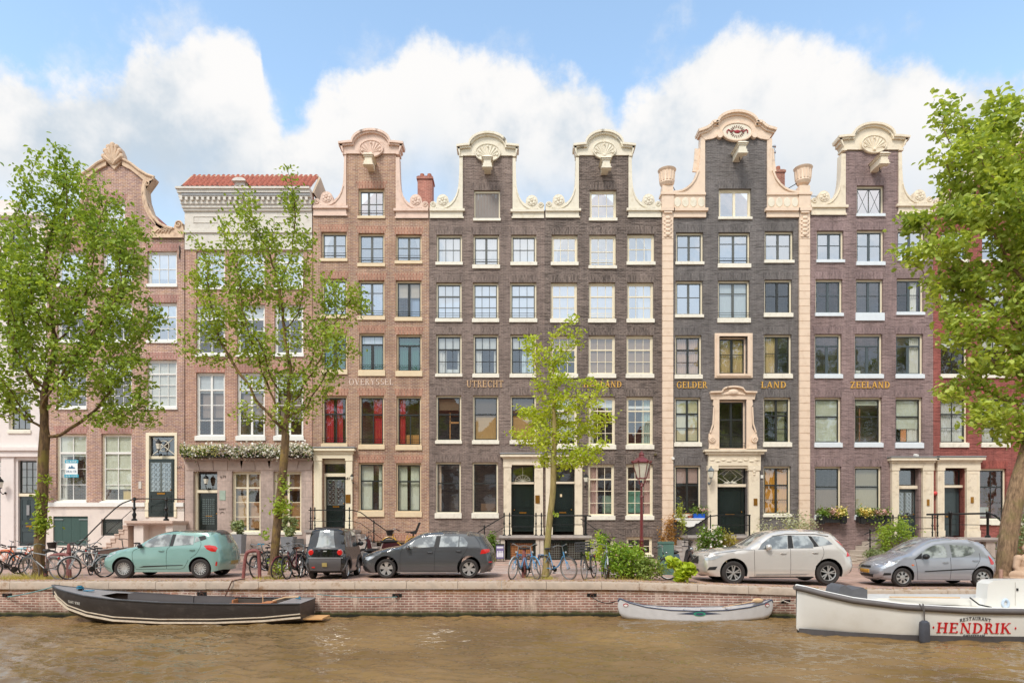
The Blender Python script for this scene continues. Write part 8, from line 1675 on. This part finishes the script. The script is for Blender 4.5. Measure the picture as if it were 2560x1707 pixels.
for x0, x1 in ((1.72,3.42),(3.44,4.55)):
    mb = MB(); K = 14
    for i in range(K):
        xa, xb = x0+(x1-x0)*i/K, x0+(x1-x0)*(i+1)/K; a, b = interp(st, xa), interp(st, xb)
        e = lambda k: .03 if k in (0, K) else 0
        for (u0, v0), (u1, v1) in (((.15,-.32),(.17,-.02)),((.17,-.02),(.2,.04)),((.2,.04),(.28,.03)),((.28,.03),(.31,-.32))):
            mb.add([(xa, a[1]-u0-e(i)*.5, a[2]+v0-e(i)),(xb, b[1]-u0-e(i+1)*.5, b[2]+v0-e(i+1)),(xb, b[1]-u1-e(i+1)*.5, b[2]+v1-e(i+1)),(xa, a[1]-u1-e(i)*.5, a[2]+v1-e(i))], [(0,1,2,3)])
    mb.build('cushion', vin, bt, ang=None)
mb = MB(); mb.box(1.45,1.75,-.45,.5,.4,.46); mb.build('bow_bench', M('boat_teak', (190,124,80), .6, var=.15), bt, smooth=False)
mb = MB(); mb.box(4.62,5.55,-.55,.1,.42,.48); mb.box(4.58,4.62,.3,.64,.2,.54); mb.box(5.55,5.8,-.2,.25,.1,.52); mb.build('engine_hatch', M('boat_teak', (190,124,80)), bt, smooth=False)
mb = MB(); mb.tube([(5.75,.1,.54),(6.15,-.1,.66),(6.5,-.15,.68)], .022, 6); mb.cyl((5.5,.05,.45), (5.5,.05,.72), .012, 6); mb.build('tiller', M('light_wood', (214,180,140), .5), bt)
mb = MB(); mb.box(6.69,7.2,-.45,.3,.08,.12); mb.build('swim_step', M('boat_teak_light', (216,166,110), .6, var=.12), bt, smooth=False)
blr = M('blue_rope', (50,130,160), .7, var=.2)
mb = MB(); mb.lathe([(.05,0),(.05,.12),(.07,.13)], (.72,.0,.85), 8); mb.build('bollard_post', dsash, bt)
mb = MB(); mb.tube([(.72+.08*math.cos(i*.8), .08*math.sin(i*.8), .87+.006*i) for i in range(16)], .018, 5); mb.tube([(.95+.12*math.sin(i*.9), .05*math.cos(i*1.3), .835) for i in range(14)], .014, 5); mb.build('rope_coil', blr, bt)
mb = MB(); mb.tube([(6.35+.06*math.cos(i*.8), .3+.06*math.sin(i*.8), .57+.006*i) for i in range(12)], .015, 5); mb.build('rope_coil', blr, bt)
def hullmap(st_, x, z, off):
    x_, b, zr, c, zc, zk = interp(st_, x); u = min(1, max(0, (zr-z)/(zr-zc))); y = b+(c-b)*u**1.6; return (x, -(y+off), z)
mb = MB(); lettering(mb, 'GIANT SPIRIT', .66, 1.06, .55, .62, 0, .008, mapf=lambda x, z, o: hullmap(st, x, z-(x-.62)*.12, o+.004)); mb.build('name_lettering', white, bt, smooth=False)
# mooring lines of the sloop
ropem = M('pale_rope', (206,196,180), .8, var=.15)
def line(label, pts, mat, r=.014, sag=.0):
    a = Vector(pts[0]); t = thing('mooring_line', label, 'rope', tuple(a)); mb = MB(); P2 = [Vector(p)-a for p in pts]; q = []
    for i in range(13): u = i/12; p = P2[0].lerp(P2[-1], u); p.z -= sag*4*u*(1-u); q.append(tuple(p))
    mb.tube(q, r, 6); mb.build('rope', mat, t)
blr2 = M('teal_rope', (110,150,150), .8)
line('blue-grey rope from the black sloop bow to the ring at the left', [(X(134,18.35), Yb+.75, -.05), (X(18,19.1), 19.12, -.42)], blr2, .016, .03); line('thin blue rope from the black sloop stern to the wall ring', [(X(782,18.3), 18.7, -.3), (X(992,19.1), 19.12, -.42)], blr2, .012, .05)
line('rusty chain hanging over the coping above the sloop stern', [(X(612,20), 20.0, .03), (X(580,19.1), 19.08, .03)], M('rust', (96,60,44), .7), .018, -.02); line('rusty chain dropping down the quay wall behind the sloop', [(X(580,19.1), 19.08, .03), (X(561,19.1), 19.1, -.45)], M('rust', (96,60,44), .7), .018, .0)
# ---- canoe ----
Yc = 18.2; kx = Yc/FOC
cn = thing('canoe', 'white and grey open canoe moored along the wall in the middle right', 'canoe', (X(1545, 18.65), Yc+.45, -1.0)); L = 387*18.65/FOC
alu = M('canoe_grey', (206,204,204), .35, var=.06, coat=.3); navy = M('navy_trim', (70,78,100), .4)
sc = [(0,.015,.50,.01,.38,.30),(.04,.04,.58,.03,.26,.16),(.12,.08,.56,.06,.16,.06),(.3,.15,.48,.12,.07,-.03),(.75,.27,.37,.25,.02,-.08),(1.4,.38,.30,.38,.0,-.1),(L/2,.42,.28,.42,-.01,-.1),(L-1.4,.38,.30,.38,.0,-.1),(L-.75,.27,.37,.25,.02,-.08),(L-.3,.15,.46,.12,.07,-.03),(L-.12,.08,.53,.06,.16,.06),(L-.04,.04,.55,.03,.26,.16),(L,.015,.47,.01,.38,.30)]
fc = fine(sc, 4); mb, rows, n = hull(cn, fc, None); mb.build('hull', alu, cn, ang=None)
mb = MB()
for a, b in zip(fc[3:-3], fc[4:-2]):
    for s_1 in (-1, 1): mb.add([(a[0],s_1*(a[1]-.02),a[2]),(b[0],s_1*(b[1]-.02),b[2]),(b[0],s_1*max(.01,b[3]-.05)*.8,max(.02,b[4]+.02)),(a[0],s_1*max(.01,a[3]-.05)*.8,max(.02,a[4]+.02))], [(0,1,2,3)])
    mb.add([(a[0],-max(.01,a[3]-.05)*.8,max(.02,a[4]+.02)),(b[0],-max(.01,b[3]-.05)*.8,max(.02,b[4]+.02)),(b[0],max(.01,b[3]-.05)*.8,max(.02,b[4]+.02)),(a[0],max(.01,a[3]-.05)*.8,max(.02,a[4]+.02))], [(0,1,2,3)])
mb.build('inner_skin', M('canoe_inner', (190,186,184), .5), cn)
for s_1 in (-1, 1): mb = MB(); mb.tube([(a[0], s_1*a[1], a[2]) for a in fc], .018, 6); mb.build('gunwale', navy, cn)
for x in (1.1, 2.0, 2.5, 3.2): 
    a = interp(sc, x); mb = MB(); mb.box(x-.06,x+.06,-a[1]+.02,a[1]-.02,a[2]-.05,a[2]-.02); mb.build('thwart', alu, cn, smooth=False)
mb = MB(); mb.tube([(2.9,-.2,.36),(3.9,.05,.5)], .014, 6); mb.sphere((4.0,.07,.52), .1, 6, sc=(1.6,.3,.7)); mb.build('paddle', M('light_wood', (214,180,140)), cn)
def cpatch(name, poly, mat, o1):
    mb = MB(); n = len(poly); mb.add([hullmap(sc, x, z, o1) for x, z in poly]+[hullmap(sc, x, z, -.01) for x, z in poly], [tuple(range(n))]+[(i,(i+1)%n,n+(i+1)%n,n+i) for i in range(n)]); mb.build(name, mat, cn, smooth=False)
m_ = L/2
for k in range(8):
    a, b = m_-.62+k*.155, m_-.62+(k+1)*.155; w1 = lambda x: .075*(1-abs(x-m_)/.62); cpatch('decal_stripe', [(a,.2-w1(a)*.4),(b,.2-w1(b)*.4),(b,.2+w1(b)),(a,.2+w1(a))], navy, .006)
cpatch('decal_badge', [(m_+.17*math.cos(q), .2+.06*math.sin(q)) for q in [2*pi*i/14 for i in range(14)]], M('badge_green', (50,150,120), .4), .014); cpatch('decal_badge', [(m_+.11*math.cos(q), .2+.035*math.sin(q)) for q in [2*pi*i/14 for i in range(14)]], navy, .02)
for xx in (.2, L-.2):
    cpatch('round_decal', [(xx+.07*math.cos(q), .41+.05*math.sin(q)) for q in [2*pi*i/14 for i in range(14)]], M('decal_red', (170,60,60), .4), .012); cpatch('round_decal', [(xx+.05*math.cos(q), .40+.03*math.sin(q)) for q in [2*pi*i/14 for i in range(14)]], white, .02)
line('dark rope from the canoe bow to a ring on its left', [(X(1545,Yc), Yc+.45, -.5), (X(1480,19.1), 19.1, -.42)], iron, .014, .1); line('white rope from the canoe stern to the wall ring between the boats', [(X(1931,Yc), Yc+.45, -.5), (X(1955,18.9), 18.85, -.5)], ropem, .016, .02); line('white rope from the white boat bow to the wall ring', [(X(1995,16.9), 17.0, -.35), (X(1955,18.9), 18.85, -.48)], ropem, .014, .04)
# ---- white restaurant boat at the right ----
Yw = 15.0; kx = Yw/FOC; x0w = 7.0
wb = thing('tender_boat', 'large white launch with red HENDRIK lettering cut by the right edge of the photo', 'boat', (x0w, Yw+1.15, -1.0), math.radians(-1.5))
wh = M('white_hull', (232,230,224), .35, var=.03, vs=1.5, coat=.3, dirt=((206,198,180), .2, 1.3)); rubb = M('rubber_fender_rail', (104,98,96), .6, var=.1)
sw = [(0,.03,1.13,.02,.4,.12),(.12,.2,1.11,.08,.3,.0),(.45,.48,1.02,.3,.2,-.1),(1.0,.8,.9,.62,.12,-.18),(2.0,1.08,.79,.95,.06,-.25),(3.4,1.2,.72,1.1,.02,-.3),(5.2,1.2,.70,1.12,.0,-.3),(7.5,1.12,.74,1.02,.02,-.28),(9.0,.95,.82,.85,.06,-.2)]
fw = fine(sw); mb, rows, n = hull(wb, fw, None, K=14); mb.v += rows[-1]; mb.f.append(tuple(range(len(mb.v)-n, len(mb.v)))); mb.m.append(0); mb.build('hull', wh, wb, ang=.9)
for s_1 in (-1, 1): mb = MB(); mb.tube([(a[0], s_1*(a[1]+.01), a[2]-.01) for a in fw], .07, 10); mb.build('rubbing_rail', rubb, wb); mb = MB(); mb.tube([(a[0], s_1*(a[1]-.03), a[2]+.05) for a in fw], .03, 6); mb.build('toe_rail', wh, wb)
for s_1 in (-1, 1):
    mb = MB()
    for a, b in zip(fw[2:], fw[3:]):
        def yy(q, z): u = min(1, max(0, (q[2]-z)/(q[2]-q[4]))); return q[1]+(q[3]-q[1])*u**1.6
        za, zb = .13, .13; mb.add([(a[0], s_1*(yy(a, za)+.008), za),(b[0], s_1*(yy(b, zb)+.008), zb),(b[0], s_1*(yy(b, -.06)+.008), -.06),(a[0], s_1*(yy(a, -.06)+.008), -.06)], [(0,1,2,3)])
    mb.build('waterline_band', M('boot_grey', (84,80,80), .7, var=.15), wb, ang=None)
mb = MB()
for a, b in zip(fw, fw[1:]): mb.add([(a[0],-a[1]+.04,a[2]+.0),(b[0],-b[1]+.04,b[2]+.0),(b[0],b[1]-.04,b[2]),(a[0],a[1]-.04,a[2])], [(0,1,2,3)])
mb.build('deck', M('deck_white', (222,216,202), .6, var=.06), wb, ang=None)
mb = MB(); mb.plate([[(1.5,.8),(5.9,.66),(5.9,.9),(1.9,.9)]], -.25, .75); mb.build('coaming', wh, wb, smooth=False)
mb = MB(); mb.plate([[(4.2,.66),(9.0,.7),(9.0,1.36),(4.75,1.36),(4.45,1.34),(4.33,1.26),(4.3,.9)]], -.45, -.05); cbn = mb.build('cabin', wh, wb, smooth=False)
mb = MB(); mb.box(4.98,5.02,-.47,-.451,1.1,1.16); mb.build('cabin_catch', black_pl, cbn, smooth=False); mb = MB(); mb.box(4.95,4.965,-.456,-.45,.75,1.3); mb.build('cabin_seam', M('seam_grey', (190,186,178), .7), cbn, smooth=False)
mb = MB(); mb.tube([(4.72+.07*math.cos(q),-.47,.80+.09*math.sin(q)) for q in [2*pi*i/16 for i in range(16)]], .03, 7, closed=True); mb.build('vent_ring', M('pale_blue_ring', (196,212,230), .4), cbn)
cv_ = thing('engine_cover', 'dark grey fabric cover over the equipment on the white launch foredeck', 'cover', (x0w+1.2, Yw+1.1, -.2)); mb = MB(); mb.plate([[(-.32,-.0),(.36,-.06),(.36,.3),(.24,.36),(.0,.3),(-.18,.42),(-.3,.36),(-.36,.15)]], -.3, .35); mb.build('fabric', M('cover_grey', (96,96,100), .85, var=.12, vs=4, bump=.6, bs=6), cv_, ang=1.2)
fd = thing('boat_fender', 'dark hanging fender on the side of the white launch', 'fender', (0,0,0)); xf = 2.33; a = interp(sw, xf); fd.location = (x0w+xf, Yw+1.15-a[1]-.14-.0, -1.0); fd.location.y -= .0; fd.location.y += -math.tan(math.radians(1.5))*xf
mb = MB(); mb.lathe([(.05,.5),(.1,.46),(.11,.4),(.115,.05),(.1,-.02),(.05,-.06)], (0,0,0), 14); mb.build('body', M('fender_navy', (74,76,84), .5, var=.15), fd); mb = MB(); mb.tube([(0,0,.5),(0,.02,.78),(.04,.12,.86)], .016, 5); mb.tube([(0,.0,.7),(-.05,.1,.86)], .014, 5); mb.build('lanyard', M('dark_rope', (90,84,80), .8), fd)
redl = M('signal_red_letters', (206,26,34), .4); drk = M('dark_letters', (90,92,96), .5)
def wmap(x, z, o): return hullmap(sw, x, z, o+.006)
mb = MB(); lettering(mb, 'HENDRIK', 2.74, 4.35, .20, .44, 0, .01, mapf=wmap); mb.build('name_lettering', redl, wb, smooth=False)
mb = MB(); lettering(mb, 'RESTAURANT', 3.2, 3.88, .49, .56, 0, .008, mapf=lambda x, z, o: wmap(x, z+.05*(1-((x-3.54)/.34)**2)-.03, o)); mb.build('small_lettering', drk, wb, smooth=False); mb = MB(); lettering(mb, 'AMSTERDAM', 3.3, 3.78, .115, .165, 0, .008, mapf=lambda x, z, o: wmap(x, z+.012*((x-3.54)/.24)**2, o)); mb.build('small_lettering', drk, wb, smooth=False)
for xx in (2.66, 4.44):
    poly = [(xx-.02,.32),(xx,.29),(xx+.02,.32),(xx,.35)]; mb = MB(); mb.add([wmap(a, b, .008) for a, b in poly]+[wmap(a, b, -.01) for a, b in poly], [(0,1,2,3),(0,1,5,4),(1,2,6,5),(2,3,7,6),(3,0,4,7)]); mb.build('diamond_mark', redl, wb, smooth=False)
mb = MB(); mb.tube([(4.0,-.3,.92),(4.05,-.55,.78),(4.2,-.75,.74)], .018, 5); mb.build('deck_hose', black_pl, wb); mb = MB(); mb.tube([(2.1,-.3,.93),(2.9,-.35,.93),(3.7,-.4,.93)], .018, 5); mb.build('boat_hook', M('light_wood', (214,180,140)), wb)

# =====================================================================  THE NEAR SIDE OF THE CANAL (behind the viewer: it is what the lower windows reflect)
k = MB(); k.box(-60, 60, -60, -1.5, -1.6, -.02); tag(k.build('near_bank', STREET, smooth=False), kind='structure')
src = [o for o in COL.objects if o.get('category') == 'tree']
for i, (x, y, k_, sc_) in enumerate(((-46,-7.5,0,1.25),(-30,-8,1,1.2),(-12,-8.5,0,1.1),(8,-8,1,1.2),(29,-7.5,0,1.75),(38,-8,1,1.9),(46,-7.5,0,1.85),(54,-8,0,1.8))):
    c = copy_tree(src[k_]); c.location = (x, y, 0); c.rotation_euler = (0, 0, i*1.7); c.scale = (sc_,)*3; c['label'] = 'broad leafy tree on the near bank behind the viewer, seen only in window reflections'; c['group'] = 'trees on the near bank'
for i in range(7):
    hh = thing('canal_house', 'dark brick house on the near bank behind the viewer, seen only in window reflections', 'house', (-30+10*i, -24, 0), 0, 'houses on the near bank'); z = 13+(i*37 % 5)
    m_1 = BD if i % 2 else BE; mb = MB(); mb.box(-4.98, 4.98, -8, 0, 0, z); mb.build('wall', m_1, hh, smooth=False); mb = MB(); mb.add([(-5,.1,z),(5,.1,z),(5,-8.1,z),(-5,-8.1,z),(0,.1,z+4),(0,-8.1,z+4)], [(0,1,4),(2,3,5),(1,2,5,4),(3,0,4,5)]); mb.build('roof', M('tile_red', (170,92,66)), hh, smooth=False)
    for a_ in range(3):
        for b_ in range(4): mb = MB(); mb.box(-3.7+2.8*a_, -2.2+2.8*a_, -.02, .04, 1+3*b_, 3+3*b_); mb.build('window', white, hh, smooth=False)
